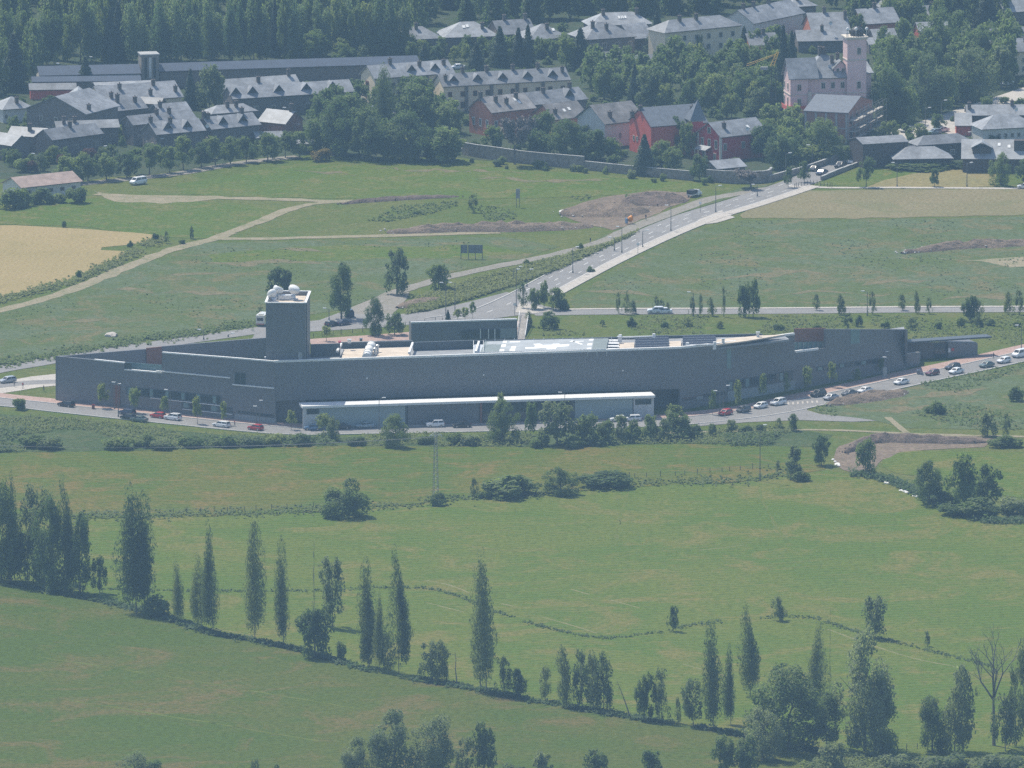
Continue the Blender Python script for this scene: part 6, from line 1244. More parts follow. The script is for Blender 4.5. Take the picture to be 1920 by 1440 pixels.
mass('distant_wood', 'far trees closing the view above the town', scatter([(760, 62), (860, 55), (1080, 40), (1400, 24), (1990, 12), (1990, -170), (760, -170)], 460, 6, (7, 14), (.6, .85)), 6, ['broad', 'light', 'spruce'])
mass('town_shrubs', 'garden shrubs filling the gaps between the town houses', scatter([(-20, 300), (330, 300), (560, 285), (860, 290), (1300, 330), (1600, 300), (1920, 300), (1920, 30), (800, 60), (640, 110), (60, 160), (-20, 180)], 620, 9, (1.2, 3.2), (.9, 1.5)), 9, ['bush', 'bushl', 'bush'])

# ================================================================ WEEDS: long grass, brambles, ditch growth (nobody could count these)
def weeds(name, label, pts, mat, hr, seed, blades=5, wid=.22):
    """pts: n x 2 ground points; clumps of tilted leaves"""
    global rng
    rng = np.random.default_rng(seed); n = len(pts); P0 = np.repeat(pts, blades, 0); k = len(P0)
    H = np.repeat(rng.uniform(hr[0], hr[1], n), blades); C = np.stack([P0[:, 0]+rng.normal(size=k)*H*.4, P0[:, 1]+rng.normal(size=k)*H*.4, H*(.15+.85*rng.random(k))], 1)
    me = leaf_mesh(name, C, wid*2.0, mat, np.tile([0, 0, .9], (k, 1)), .45, 1.7)
    tag(link(name, me), label, None, None, 'stuff')
def along(px, n, w, seed):
    r_ = np.random.default_rng(seed); l = pxline(px, 2); L_ = np.array([(p.x, p.y) for p in l]); i = r_.integers(0, len(L_)-1, n); f = r_.random(n)[:, None]
    a = L_[i]*(1-f)+L_[i+1]*f+r_.normal(size=(n, 2))*np.array([w*.5, w]); k = np.array([noise.noise(Vector((x*.09, y*.09, seed))) for x, y in a])
    return a[k > -.34+.1*r_.normal(size=n)]
def inside(poly, n, seed, clump=.0):
    q = scatter(poly, n, seed, (1, 1), (1, 1)); a = np.array([tuple(G(x, y).xy) for x, y, _, _ in q])
    if clump:
        nz = np.array([noise.noise(Vector((x*.06, y*.03, seed))) for x, y in a]); a = a[nz > clump-.2]
    return a
m_grass2 = leafmat('dark_grass_blades', (.055, .095, .035), (.10, .14, .05), .35, 1.0, 0); m_blue = leafmat('blue_green_weeds', (.12, .155, .085), (.17, .195, .12), .35, 1.4, 0); m_drygr = leafmat('dry_grass_blades', (.17, .15, .08), (.3, .26, .14), .3, 1.4, 0)
weeds('ditch_growth', 'dark grass and nettles along the ditch under the poplars', along([(-40, 1085), (100, 1110), (200, 1130), (290, 1152), (400, 1188), (540, 1215), (700, 1258), (860, 1288), (1060, 1325), (1260, 1358), (1400, 1380), (1500, 1405), (1720, 1428), (1960, 1438)], 4200, 1.3, 1), m_grass2, (.25, .9), 1)
weeds('drain_growth', 'dark weeds along the meadow drain', along([(200, 1104), (330, 1108), (560, 1108), (760, 1102), (840, 1112), (930, 1148), (1030, 1178), (1130, 1196), (1230, 1186), (1300, 1172), (1420, 1160), (1520, 1158), (1590, 1180), (1680, 1205), (1760, 1225), (1860, 1250)], 1300, .9, 2), m_grass2, (.1, .42), 2, wid=.15)
weeds('hedge_growth', 'rough grass along the edge of the hay meadow', along([(-40, 972), (160, 968), (400, 964), (600, 955), (760, 945), (850, 938), (1000, 926), (1190, 906), (1380, 900), (1480, 885)], 2200, 3.0, 3), m_weed, (.15, .5), 3)
weeds('bank_growth', 'overgrown green bank below the front road', inside([(-60, 770), (100, 782), (250, 796), (420, 814), (560, 820), (760, 814), (1000, 812), (1250, 804), (1480, 800), (1560, 815), (1540, 838), (1290, 832), (980, 838), (640, 836), (330, 842), (-60, 850)], 8000, 4, .12), m_weed, (.25, 1.0), 4, wid=.17)
weeds('bank_growth', 'dark brambles on the green bank below the front road', inside([(-60, 800), (200, 820), (420, 822), (640, 822), (980, 826), (1290, 820), (1500, 815), (1500, 836), (980, 838), (640, 836), (330, 842), (-60, 850)], 5000, 5, .3), m_grass2, (.5, 1.7), 5, wid=.22)
weeds('rough_growth', 'weeds over the rough ground right of the front road', inside([(1520, 768), (1600, 745), (1700, 725), (1800, 705), (1990, 665), (1990, 808), (1700, 805), (1640, 788), (1560, 780)], 2400, 6, .25), m_weed, (.2, .7), 6, wid=.17)
weeds('rough_growth', 'bluish weeds over the rough meadow right of the main road', inside([(1080, 560), (1150, 515), (1230, 470), (1310, 432), (1395, 414), (1990, 408), (1990, 572), (1400, 576), (1090, 576)], 1800, 7, .3), m_blue, (.05, .14), 7, wid=.2)
weeds('rough_growth', 'weeds over the rough field behind the hospital left wing', inside([(0, 590), (120, 556), (250, 505), (390, 460), (940, 450), (1040, 465), (850, 508), (640, 578), (470, 602), (150, 652), (0, 678)], 1000, 9, .3), m_weed, (.06, .18), 9, wid=.18)
weeds('strip_growth', 'tall green growth between back road and hospital', inside([(1000, 598), (1100, 594), (1990, 590), (1990, 655), (1700, 640), (1300, 626), (1010, 630)], 3200, 10, .2), m_weed, (.2, .7), 10, wid=.17)
weeds('verge_growth', 'weeds on the verge between gravel track and main road', inside([(760, 590), (780, 560), (880, 528), (1000, 495), (1130, 462), (1200, 432), (1180, 445), (1050, 505), (960, 538), (880, 562), (800, 584)], 5000, 11), m_weed, (.4, 1.1), 11)
weeds('field_edge_growth', 'long grass along the wheat field edge', along([(-40, 574), (60, 548), (150, 522), (225, 488), (260, 470), (300, 448)], 1500, 2.4, 12), m_weed, (.2, .7), 12)
weeds('field_edge_growth', 'long grass above the rear road', along([(-40, 690), (60, 672), (150, 656), (250, 640), (350, 628), (470, 606)], 2000, 3.2, 13), m_weed, (.2, .8), 13)
weeds('spoil_growth', 'weeds around the spoil heaps beside the main road', inside([(660, 395), (900, 372), (1200, 365), (1180, 400), (1000, 412), (760, 420), (660, 412)], 2200, 14, .25), m_weed, (.15, .5), 14, wid=.2)
weeds('bank_edge_growth', 'dark growth along the stream below the bare bank', along([(1600, 890), (1660, 900), (1720, 925), (1790, 960), (1860, 978), (1960, 975)], 1500, 1.6, 15), m_grass2, (.4, 1.3), 15)
weeds('corner_growth', 'pale scrub in the lower right corner', inside([(1500, 1432), (1620, 1425), (1990, 1428), (1990, 1470), (1500, 1470)], 2600, 17), m_weed, (.4, 1.2), 17)
# ================================================================ SPOIL HEAPS AND STONES
def mound(name, label, px, h, mat, seed, cat='earth heap', amp=.5):
    """heap of earth along a picture line: px = [(x, y, half width m)]"""
    l = smooth_line([Vector((*G(x, y).xy, w)) for x, y, w in px], 1.2); o0 = l[0]; t = thing(name, label, cat, (o0.x, o0.y, 0))
    n = len(l); J = 11; Vv, F = [], []
    for i, p in enumerate(l):
        a = l[max(0, i-1)]; b = l[min(n-1, i+1)]; d = Vector((b.x-a.x, b.y-a.y)).normalized(); nn = Vector((-d.y, d.x)); e = math.sin(math.pi*min(1, max(0, (i+.5)/n)))**.45
        for j in range(J):
            u = j/(J-1)*2-1; w = p.z*e*(1+.3*noise.noise(Vector((i*.3, seed, 0)))); q = Vector((p.x, p.y))+nn*u*w
            z = h*e*(1-u*u)*(1+amp*noise.noise(Vector((q.x*.35, q.y*.35, seed)))+amp*.7*noise.noise(Vector((q.x*1.1, q.y*1.1, seed)))) if abs(u) < 1 else -.03
            Vv.append((q.x-o0.x, q.y-o0.y, max(-.03, z)))
    for i in range(n-1):
        for j in range(J-1): F.append((i*J+j, i*J+j+1, (i+1)*J+j+1, (i+1)*J+j)[::-1])
    me = bpy.data.meshes.new(name); me.from_pydata(Vv, [], F); me.materials.append(mat); me.update(); link('earth', me, t)
    r_ = random.Random(seed); m = MB()
    for k in range(int(n*2.2)):
        p = r_.choice(l); x = p.x-o0.x+r_.uniform(-1, 1)*p.z*.8; y = p.y-o0.y+r_.uniform(-1, 1)*p.z*.8; s = r_.uniform(.12, .4); c = Vector((x, y, h*.35*r_.random()+.1))
        i0 = len(m.v); m.v += [tuple(c+Vector((dx*s*r_.uniform(.6, 1.2), dy*s*r_.uniform(.6, 1.2), dz*s*r_.uniform(.5, 1)))) for dx, dy, dz in ((1, 0, 0), (-1, 0, 0), (0, 1, 0), (0, -1, 0), (0, 0, 1), (0, 0, -1))]
        for f in ((0, 2, 4), (2, 1, 4), (1, 3, 4), (3, 0, 4), (2, 0, 5), (1, 2, 5), (3, 1, 5), (0, 3, 5)): m.f.append(tuple(i0+q for q in f)); m.mi.append(0)
    o = m.build('rubble', m_kerb if seed % 2 else mat, t); o['kind'] = 'stuff'
m_spoil = field('spoil_earth', [(.25, .19, .145), (.29, .22, .165), (.2, .155, .11), (.14, .14, .07)], patch=.25, fine=2, bump=1.0)
m_spoil2 = field('dark_spoil_earth', [(.19, .145, .12), (.23, .17, .14), (.15, .12, .095), (.11, .12, .06)], patch=.25, fine=2, bump=1.0)
mound('earth_heap', 'long low brown earth heap beside the lower dirt track', [(725, 437, 3), (760, 436, 4), (850, 432, 3.5), (940, 431, 4), (1040, 428, 5), (1110, 424, 6)], 2.0, m_spoil, 1)
mound('earth_heap', 'dark rubble heap at the head of the gravel track', [(1170, 384, 4), (1200, 380, 8), (1235, 376, 9), (1262, 376, 6), (1275, 372, 4)], 2.0, m_spoil2, 2)
mound('earth_heap', 'broad grey brown spoil heap below the dark rubble heap', [(1050, 404, 3), (1085, 402, 7), (1130, 398, 9), (1180, 398, 8), (1215, 396, 4)], 2.2, m_spoil, 3)
mound('earth_heap', 'thin dark earth ridge along the upper dirt track', [(640, 383, 1.5), (700, 377, 2), (780, 372, 2), (860, 369, 2)], .9, m_spoil2, 4)
mound('earth_heap', 'small rubble heap with litter behind the hospital', [(745, 578, 2), (775, 572, 4), (805, 566, 4), (830, 562, 2)], 1.2, m_spoil, 5)
mound('earth_heap', 'low pale earth scar across the right rough meadow', [(1690, 476, 2), (1740, 470, 3), (1800, 464, 3), (1880, 460, 4), (1960, 456, 4)], 1.6, m_spoil, 7)
mound('earth_heap', 'dark soil ridge in the bare bank', [(1585, 850, 2), (1640, 828, 3), (1720, 828, 3), (1800, 830, 3), (1850, 830, 2)], 1.8, m_spoil2, 8)
mound('earth_heap', 'grey brown hump on the right bank of the front road', [(1550, 762, 2.5), (1600, 752, 4), (1650, 745, 4), (1700, 736, 3)], 1.6, m_spoil, 9)
for i, (px, py, sx, lb) in enumerate(((1240, 0, 0, ''), )): pass
r_ = random.Random(4)
def stone(label, x, y, s, mat=None, group=None, cat='stone', name='stone'):
    p = G(x, y); m = MB(); bm = bmesh.new(); bmesh.ops.create_icosphere(bm, subdivisions=2, radius=1)
    for v in bm.verts: v.co *= 1+.35*noise.noise(v.co*1.7+Vector((x, y, 0))); v.co = Vector((v.co.x*s[0], v.co.y*s[1], max(-.15, v.co.z*s[2]+s[2]*.4)))
    me = bpy.data.meshes.new(name); bm.to_mesh(me); bm.free(); me.materials.append(mat or m_kerb); o = link(name, me); o.location = (p.x, p.y, 0); tag(o, label, cat, group)
m_wstone = plain('white_stone', (.7, .69, .66), .8, var=.2, scale=2)
for i, (x, y) in enumerate(((1562, 862), (1566, 866), (1570, 871), (1573, 873), (1660, 905), (1664, 906), (1690, 920), (1697, 922), (1702, 924), (1715, 930), (1720, 932), (1622, 888), (1627, 889), (1914, 950))):
    stone('white stone along the small stream at the right, '+ORD[i]+' from its upper end', x, y, (r_.uniform(.3, .75), r_.uniform(.5, 1.6), r_.uniform(.15, .3)), m_wstone, 'white stones along the stream')
stone('pale tarpaulin covered heap in the rough field behind the left wing', 209, 630, (1.6, 2.2, .7), m_pave, None, 'heap', 'heap'); stone('white rubble sack at the spoil heap', 1056, 399, (1.0, 1.6, .6), m_wstone, None, 'heap', 'heap')

# ================================================================ VEHICLES
m_tyre = plain('tyre_rubber', (.02, .02, .02), .8); m_rim = plain('alloy_rim', (.5, .5, .52), .35, .7); m_hl = plain('headlight_glass', (.8, .82, .84), .1, spec=.8); m_tl = plain('taillight_red', (.45, .02, .02), .3); m_cgl = glass('car_glass', (.02, .025, .03), .06); m_trimk = plain('black_trim', (.03, .03, .03), .5)
def paint(name, c, metal=0.):
    m = plain('paint_'+name, c, .3, metal, .03, 1, .5); b = m.node_tree.nodes['Principled BSDF']; b.inputs['Coat Weight'].default_value = .6; b.inputs['Coat Roughness'].default_value = .08; return m
PAINT = {k: paint(k, *v) for k, v in dict(white=((.78, .78, .77),), silver=((.45, .46, .47), .3), grey=((.13, .135, .14), .2), black=((.018, .018, .02),), navy=((.02, .03, .07),), blue=((.10, .20, .34),), lightblue=((.30, .38, .42), .2), red=((.45, .02, .025),), maroon=((.14, .015, .02),), green=((.12, .16, .14), .1), cream=((.72, .68, .58),), darkgreen=((.03, .055, .05),)).items()}
wh = MB(); wh.lathe([(.30, -.11), (.325, -.07), (.325, .07), (.30, .11)], n=14); WHEEL = wh.mesh('wheel', m_tyre, smooth=False)
wr_ = MB(); wr_.lathe([(.2, -.118), (.2, .118)], n=12); RIM = wr_.mesh('rim', m_rim)
def loft(m, secs):
    n = len(secs[0]); i0 = len(m.v)
    for s in secs: m.v += [tuple(p) for p in s]
    for i in range(len(secs)-1):
        for j in range(n): m.f.append((i0+i*n+j, i0+i*n+(j+1) % n, i0+(i+1)*n+(j+1) % n, i0+(i+1)*n+j)); m.mi.append(m.m)
    m.f.append(tuple(range(i0+n-1, i0-1, -1))); k = i0+(len(secs)-1)*n; m.f.append(tuple(range(k, k+n))); m.mi += [m.m]*2
CARS = {}
def car_type(kind, L_, Wd, H_, hood, belt, cab, trunk_h, wb):
    """cab: (x base rear, x roof rear, x roof front, x base front); x forward"""
    w = Wd/2; st = []
    X = [-L_/2, -L_/2+.08, -L_/2+.35, cab[0], cab[3], L_/2-.55, L_/2-.12, L_/2]
    T = [trunk_h*.72, trunk_h*.93, trunk_h, max(trunk_h, belt), belt, hood, hood*.86, hood*.7]
    B = [.42, .3, .24, .22, .22, .24, .3, .4]; Wf = [.86, .95, 1, 1, 1, .98, .92, .8]
    for x, t, b, f in zip(X, T, B, Wf):
        ww = w*f; st.append([(x, -ww*.96, b), (x, -ww, b+(t-b)*.35), (x, -ww, b+(t-b)*.72), (x, -ww*.9, t), (x, 0, t+.03), (x, ww*.9, t), (x, ww, b+(t-b)*.72), (x, ww, b+(t-b)*.35), (x, ww*.96, b)])
    m = MB(); loft(m, st)
    tb = max(trunk_h, belt)-.03; rw = w*.76; bw = w*.9
    base = [(cab[0], -bw, tb), (cab[3], -bw, belt-.03), (cab[3], bw, belt-.03), (cab[0], bw, tb)]
    mid = [(cab[1]-.06, -rw*1.03, H_-.09), (cab[2]+.1, -rw*1.03, H_-.09), (cab[2]+.1, rw*1.03, H_-.09), (cab[1]-.06, rw*1.03, H_-.09)]; tp = [(cab[1]+.1, -rw*.9, H_), (cab[2]-.12, -rw*.9, H_), (cab[2]-.12, rw*.9, H_), (cab[1]+.1, rw*.9, H_)]
    loft(m, [base, mid, tp]); body = m.mesh('body', PAINT['white'], smooth=False)
    parts = {}
    def quad(nm, a, b, c, d, mg=(.08, .1), off=.012):
        a, b, c, d = map(Vector, (a, b, c, d)); P = lambda u, v: (a.lerp(b, u)).lerp(d.lerp(c, u), v); q = [P(mg[0], mg[1]), P(1-mg[0], mg[1]), P(1-mg[0], 1-mg[1]*.6), P(mg[0], 1-mg[1]*.6)]
        n = (q[1]-q[0]).cross(q[3]-q[0]).normalized(); ctr = Vector((0, 0, .9)); 
        if n.dot(q[0]-ctr) < 0: n = -n
        mm = MB(); mm.prism([p+n*off for p in q], -n*.02); parts.setdefault(nm, []).append(mm.mesh(nm, m_cgl))
    quad('windscreen', base[1], base[2], mid[2], mid[1]); quad('rear_window', base[3], base[0], mid[0], mid[3])
    for s0, s1 in ((0, 1), (2, 3)):
        a, b, c, d = Vector(base[s0]), Vector(base[s1]), Vector(mid[s1]), Vector(mid[s0]); 
        quad('side_window', a, a.lerp(b, .5), d.lerp(c, .5), d, (.07, .1)); quad('side_window', a.lerp(b, .5), b, c, d.lerp(c, .5), (.07, .1))
    lights = []
    for s in (-1, 1):
        mm = MB(); mm.box(L_/2-.2, L_/2-.03, s*w*.62-.17, s*w*.62+.17, hood*.66, hood*.84); lights.append(('headlight', mm.mesh('headlight', m_hl)))
        mm = MB(); mm.box(-L_/2-.005, -L_/2+.12, s*w*.68-.14, s*w*.68+.14, trunk_h*.68, trunk_h*.9); lights.append(('taillight', mm.mesh('taillight', m_tl)))
        mm = MB(); mm.box(cab[3]-.55, cab[3]-.37, s*(w+.09)-.09, s*(w+.09)+.09, belt, belt+.14); lights.append(('mirror', mm.mesh('mirror', m_trimk)))
    mm = MB(); mm.box(L_/2-.1, L_/2+.015, -w*.7, w*.7, .3, .46); lights.append(('bumper', mm.mesh('bumper', m_trimk)))
    CARS[kind] = (body, parts, lights, w, wb)
car_type('hatch', 4.0, 1.74, 1.47, .88, .93, (-1.9, -1.55, .15, 1.0), .95, (-1.25, 1.25))
car_type('sedan', 4.5, 1.8, 1.45, .86, .92, (-1.75, -.95, .35, 1.1), .98, (-1.35, 1.38))
car_type('estate', 4.55, 1.8, 1.5, .86, .93, (-2.18, -1.9, .3, 1.1), .97, (-1.35, 1.4))
car_type('suv', 4.5, 1.88, 1.72, 1.05, 1.08, (-2.15, -1.75, .25, 1.05), 1.1, (-1.32, 1.35))
car_type('van', 5.0, 1.95, 2.0, 1.1, 1.22, (-2.42, -2.3, 1.0, 1.75), 1.24, (-1.5, 1.6))
def car(label, kind, color, x, y, to, group=None, cat='car', name='parked_car', glint=None):
    """x, y: picture point under the car; to: picture point it points towards"""
    p = G(x, y+1.5); q = G(x+to[0], y+1.5+to[1]); rz = math.atan2(q.y-p.y, q.x-p.x)
    t = thing(name, label, cat, (p.x, p.y, .06), rz, group); body, parts, lights, w, wb = CARS[kind]
    b = link('body', body, t); b.material_slots[0].link = 'OBJECT'; b.material_slots[0].material = PAINT[color]
    for nm, ms in parts.items():
        for me in ms: link(nm, me, t)
    for nm, me in lights: link(nm, me, t)
    for wx in wb:
        for s in (-1, 1):
            o = link('wheel', WHEEL, t); o.location = (wx, s*(w-.09), .325); o.rotation_euler.x = math.pi/2; link('rim', RIM, o)
    return t
C1 = 'cars parked before the left wing'; C2 = 'cars parked before the right wing'
LR = (-8, -1); RR = (10, -2)
car('dark charcoal estate car parked at the far left end of the front road', 'estate', 'black', 124, 761, LR, C1)
car('silver estate car driving on the plaza road at the left edge', 'estate', 'silver', 14, 716, (-9, 1.2), None, name='car')
car('navy blue car parked behind the black one by the left wing', 'estate', 'navy', 238, 776, LR, C1); car('black car on the near lane beside the navy one', 'hatch', 'black', 240, 785, LR, C1); car('grey green car just right of the black near lane car', 'sedan', 'green', 261, 789, LR, C1)
car('red hatchback parked next to a white car by the left wing', 'hatch', 'red', 296, 782, LR, C1); car('white crossover parked right behind the red hatchback', 'suv', 'white', 324, 786, LR, C1); car('white estate car parked between two street saplings', 'estate', 'white', 415, 799, LR, C1); car('red car parked near the left end of the canopy', 'hatch', 'red', 479, 805, LR, C1)
car('bright blue car half hidden by a young tree at the canopy end', 'hatch', 'blue', 586, 805, (-10, 0), C1); car('pale blue grey saloon parked under the canopy front', 'sedan', 'lightblue', 684, 801, (-10, .3), C1); car('white off-road car parked before the canopy wall', 'suv', 'white', 816, 799, (-10, .3), C1); car('black car right of the white off-road car', 'sedan', 'black', 866, 800, (-10, .3), C1); car('dark car half hidden behind the young tree by the canopy', 'sedan', 'black', 640, 803, (-10, .2), C1)
car('white car half hidden by scrub at the canopy right end, left one', 'hatch', 'white', 1158, 789, (-10, .3), C1); car('white car half hidden by scrub at the canopy right end, right one', 'estate', 'white', 1185, 788, (-10, .3), C1)
car('bright red hatchback first in the line before the right wing', 'hatch', 'red', 1360, 777, (-10, 2), C2); car('dark grey hatchback second in the line before the right wing', 'hatch', 'grey', 1394, 771, (-10, 2), C2); car('white hatchback third in the line before the right wing', 'hatch', 'white', 1426, 764, (-10, 2), C2); car('white crossover fourth in the line before the right wing', 'suv', 'white', 1459, 758, (-10, 2), C2)
car('black crossover beyond the zebra crossing', 'suv', 'black', 1534, 742, (-10, 2), C2); car('silver car right behind the black crossover, cut off by the green bank', 'sedan', 'silver', 1558, 748, (-10, 2), C2); car('grey car at the edge of the green bank', 'sedan', 'grey', 1592, 740, (-10, 2), C2); car('white saloon right of the grey bank edge car', 'sedan', 'white', 1622, 735, (-10, 2), C2); car('white car alone further up the front road', 'sedan', 'white', 1690, 719, (-10, 2), C2)
car('maroon car with glinting windscreen further up the road', 'hatch', 'maroon', 1748, 702, (-10, 2), C2); car('black estate car on the far kerb of the upper front road', 'estate', 'black', 1786, 691, (-10, 2), C2); car('white saloon beside the black estate car', 'sedan', 'white', 1793, 699, (-10, 2), C2); car('dark saloon half hidden by the grass near the right edge', 'sedan', 'green', 1850, 687, (-10, 2), C2); car('white car showing its nose above the grass at the right', 'hatch', 'white', 1882, 679, (-10, 2), C2); car('white tall van cut by the right edge on the front road', 'van', 'white', 1913, 668, (-10, 2), C2, 'van', 'van')
car('white off-road car driving along the back road', 'suv', 'white', 1230, 586, (-10, .1), None, name='car'); car('white saloon following the white off-road car', 'sedan', 'white', 1244, 586, (-10, .1), None, name='car')
car('dark car parked behind the hospital, left of the dark blue one', 'hatch', 'black', 622, 610, (10, -2)); car('dark blue saloon parked behind the hospital under the large tree', 'sedan', 'navy', 644, 608, (10, -1.5))
car('white passenger van standing alone on the upper meadow', 'van', 'white', 259, 344, (-10, 1.5), None, 'van', 'van')
car('dark saloon parked on the town street', 'sedan', 'navy', 1541, 326, (-10, 3)); car('black car parked higher on the town street', 'suv', 'black', 1576, 313, (-10, 3)); car('white car parked below the dark timber barn', 'hatch', 'white', 1600, 305, (-10, 3)); car('silver car parked beside the white car below the barn', 'sedan', 'silver', 1608, 301, (-10, 3)); car('black car climbing the town street behind the dark saloon', 'hatch', 'black', 1527, 319, (-10, 3))
car('white car parked above the long cream row house', 'sedan', 'white', 858, 128, (-10, .5)); car('white car beside the tall dark poplar', 'hatch', 'white', 702, 202, (-10, 2)); car('second white car below the one beside the tall poplar', 'hatch', 'white', 708, 208, (-10, 2)); car('white car in the parking yard', 'sedan', 'white', 1765, 246, (-10, 1)); car('pale blue car in the parking yard', 'hatch', 'lightblue', 1752, 250, (-10, 1)); car('cream car on the town street beside the shrub tree', 'sedan', 'cream', 1700, 246, (-10, 2)); car('white car parked far right above the long slate house', 'sedan', 'white', 1888, 158, (-10, 2)); car('white car at the right edge beyond the stubble field', 'hatch', 'white', 1921, 352, (-10, 0))
# pickup, motorhome, skip
p = G(1302, 368); q = G(1290, 371); t = thing('pickup_truck', 'small white pickup with dark load cage at the head of the gravel track', 'pickup', tuple(p), math.atan2(q.y-p.y, q.x-p.x)+math.pi)
m = MB(); m.box(.2, 2.4, -.9, .9, .35, 1.0); m.prism([(.3, -.85, 1.0), (1.9, -.85, 1.0), (1.5, -.75, 1.75), (.4, -.75, 1.75)], (0, 1.65, 0)); m.build('cab', PAINT['white'], t)
m = MB(); m.box(-2.4, .15, -.92, .92, .55, .8); m.build('bed', PAINT['white'], t); m = MB(); m.box(-2.4, .1, -.92, .92, .81, 1.9); m.build('load_cage', m_trimk, t); m = MB(); m.box(1.52, 1.56, -.6, .6, 1.1, 1.65); m.build('windscreen', m_cgl, t)
for wx in (-1.5, 1.6):
    for s in (-1, 1): o = link('wheel', WHEEL, t); o.location = (wx, s*.85, .325); o.rotation_euler.x = math.pi/2; link('rim', RIM, o)
p = G(492, 609); t = thing('motorhome', 'cream motorhome parked behind the hospital tower', 'motorhome', tuple(p), R(80))
m = MB(); m.prism([(-3, -1.1, .5), (2.4, -1.1, .5), (2.4, -1.1, 1.6), (2.9, -1.1, 2.1), (2.9, -1.1, 2.9), (-3, -1.1, 2.9)], (0, 2.2, 0)); m.build('body', PAINT['cream'], t)
m = MB(); m.box(2.4, 3.3, -.95, .95, .5, 1.25); m.build('bonnet', PAINT['white'], t); m = MB(); m.box(-3.04, -3.0, -.8, .8, 1.5, 2.3); m.build('rear_window', m_cgl, t); m = MB(); m.box(-2, 1.6, -1.13, -1.1, 1.5, 2.2); m.build('side_window', m_cgl, t); m = MB(); m.box(-2.2, -.8, -.6, .6, 2.903, 3.15); m.build('roof_box', PAINT['cream'], t); m = MB(); m.box(-3.06, -3.0, -1.0, 1.0, .6, .8); m.build('bumper', m_tl, t)
for wx in (-1.7, 2.3):
    for s in (-1, 1): o = link('wheel', WHEEL, t); o.location = (wx, s*.98, .325); o.rotation_euler.x = math.pi/2; link('rim', RIM, o)
p = G(656, 596); t = thing('recycling_container', 'dark blue domed recycling container under the large tree', 'container', tuple(p), .1)
m = MB(); m.prism([(-1.2, 0, .1), (1.2, 0, .1), (1.1, 0, 1.6), (.6, 0, 2.1), (-.6, 0, 2.1), (-1.1, 0, 1.6)], (0, 1.6, 0)); m.build('shell', PAINT['navy'], t); m = MB(); m.box(-.35, .35, -.04, 0, 1.3, 1.6); m.build('slot', m_trimk, t); m = MB(); m.box(-1.1, 1.1, .1, 1.5, 0, .1); m.build('base', m_trimk, t)
for x, y, lb, c in ((677, 643, 'small green waste bin on the pink forecourt', 'darkgreen'), (637, 648, 'orange bin box at the tan roof edge of the forecourt', 'red'), (1722, 702, 'dark grey litter bin on the upper pavement', 'grey'), (175, 767, 'red brown litter bin on the left pavement', 'maroon')):
    p = G(x, y); t = thing('waste_bin', lb, 'bin', tuple(p)); m = MB(); m.prism([(-.35, -.35, .1), (.35, -.35, .1), (.35, .35, .1), (-.35, .35, .1)], (0, 0, .9)); m.build('body', PAINT[c], t); m = MB(); m.prism([(-.4, -.4, 1.003), (.4, -.4, 1.003), (.4, .4, 1.12), (-.4, .4, 1.12)], (0, 0, .06)); m.build('lid', PAINT[c], t); m = MB(); [m.tube((-.36, y_, .1), (-.3, y_, .1), .1, .1, 8) for y_ in (-.2, .2)]; m.build('wheel', m_tyre, t)

# ================================================================ LAMPS, SIGNS, PYLON
m_pole = plain('lamp_pole', (.16, .165, .17), .5, .4); m_lamp = plain('lamp_housing', (.72, .73, .73), .35)
def lamp(label, x, y, top, heads=1, side=-1, group=None):
    p = G(x, y); h = on_plane(x, top, p, Vector((0, 1, 0))).z; t = thing('street_lamp', label, 'street lamp', tuple(p), 0, group)
    m = MB(); m.tube((0, 0, 0), (0, 0, h-.2), .12, .07, 7); m.build('pole', m_pole, t); m = MB(); m.tube((0, 0, 0), (0, 0, .5), .2, .18, 8); m.build('base', m_pole, t)
    for k in range(heads):
        s = side*(1 if k == 0 else -1); m = MB(); m.tube((0, 0, h-.3), (s*.9, -.1, h-.05), .05, .05, 5); a_ = m.build('arm', m_pole, t); m = MB(); m.prism([(s*.7, -.3, h-.05), (s*1.6, -.25, h), (s*1.6, .15, h), (s*.7, .2, h-.05)], (0, 0, .16)); m.build('lamp_head', m_lamp, t)
G1 = 'street lamps along the main road'
for i, (x, y, tp, lb) in enumerate(((968, 575, 500, 'tall street lamp at the junction corner'), (836, 592, 530, 'street lamp by the verge left of the junction'), (1074, 512, 463, 'street lamp on the pavement, lowest on the slope of main road'), (1166, 474, 425, 'street lamp midway up the main road'), (1205, 464, 432, 'shorter street lamp right of the midway one'), (1258, 433, 385, 'street lamp upper middle of the main road'), (1342, 398, 348, 'street lamp beside the upper main road'), (1420, 368, 346, 'street lamp near the head of the main road'), (988, 538, 505, 'left verge lamp above the junction'), (1152, 470, 445, 'left kerb lamp midway up the main road'), (963, 526, 505, 'slim lamp left of the left verge lamp'), (853, 590, 530, 'slim lamp on the left kerb near the young trees'))):
    lamp(lb, x, y, tp, 1, (-1 if i % 2 else 1), G1)
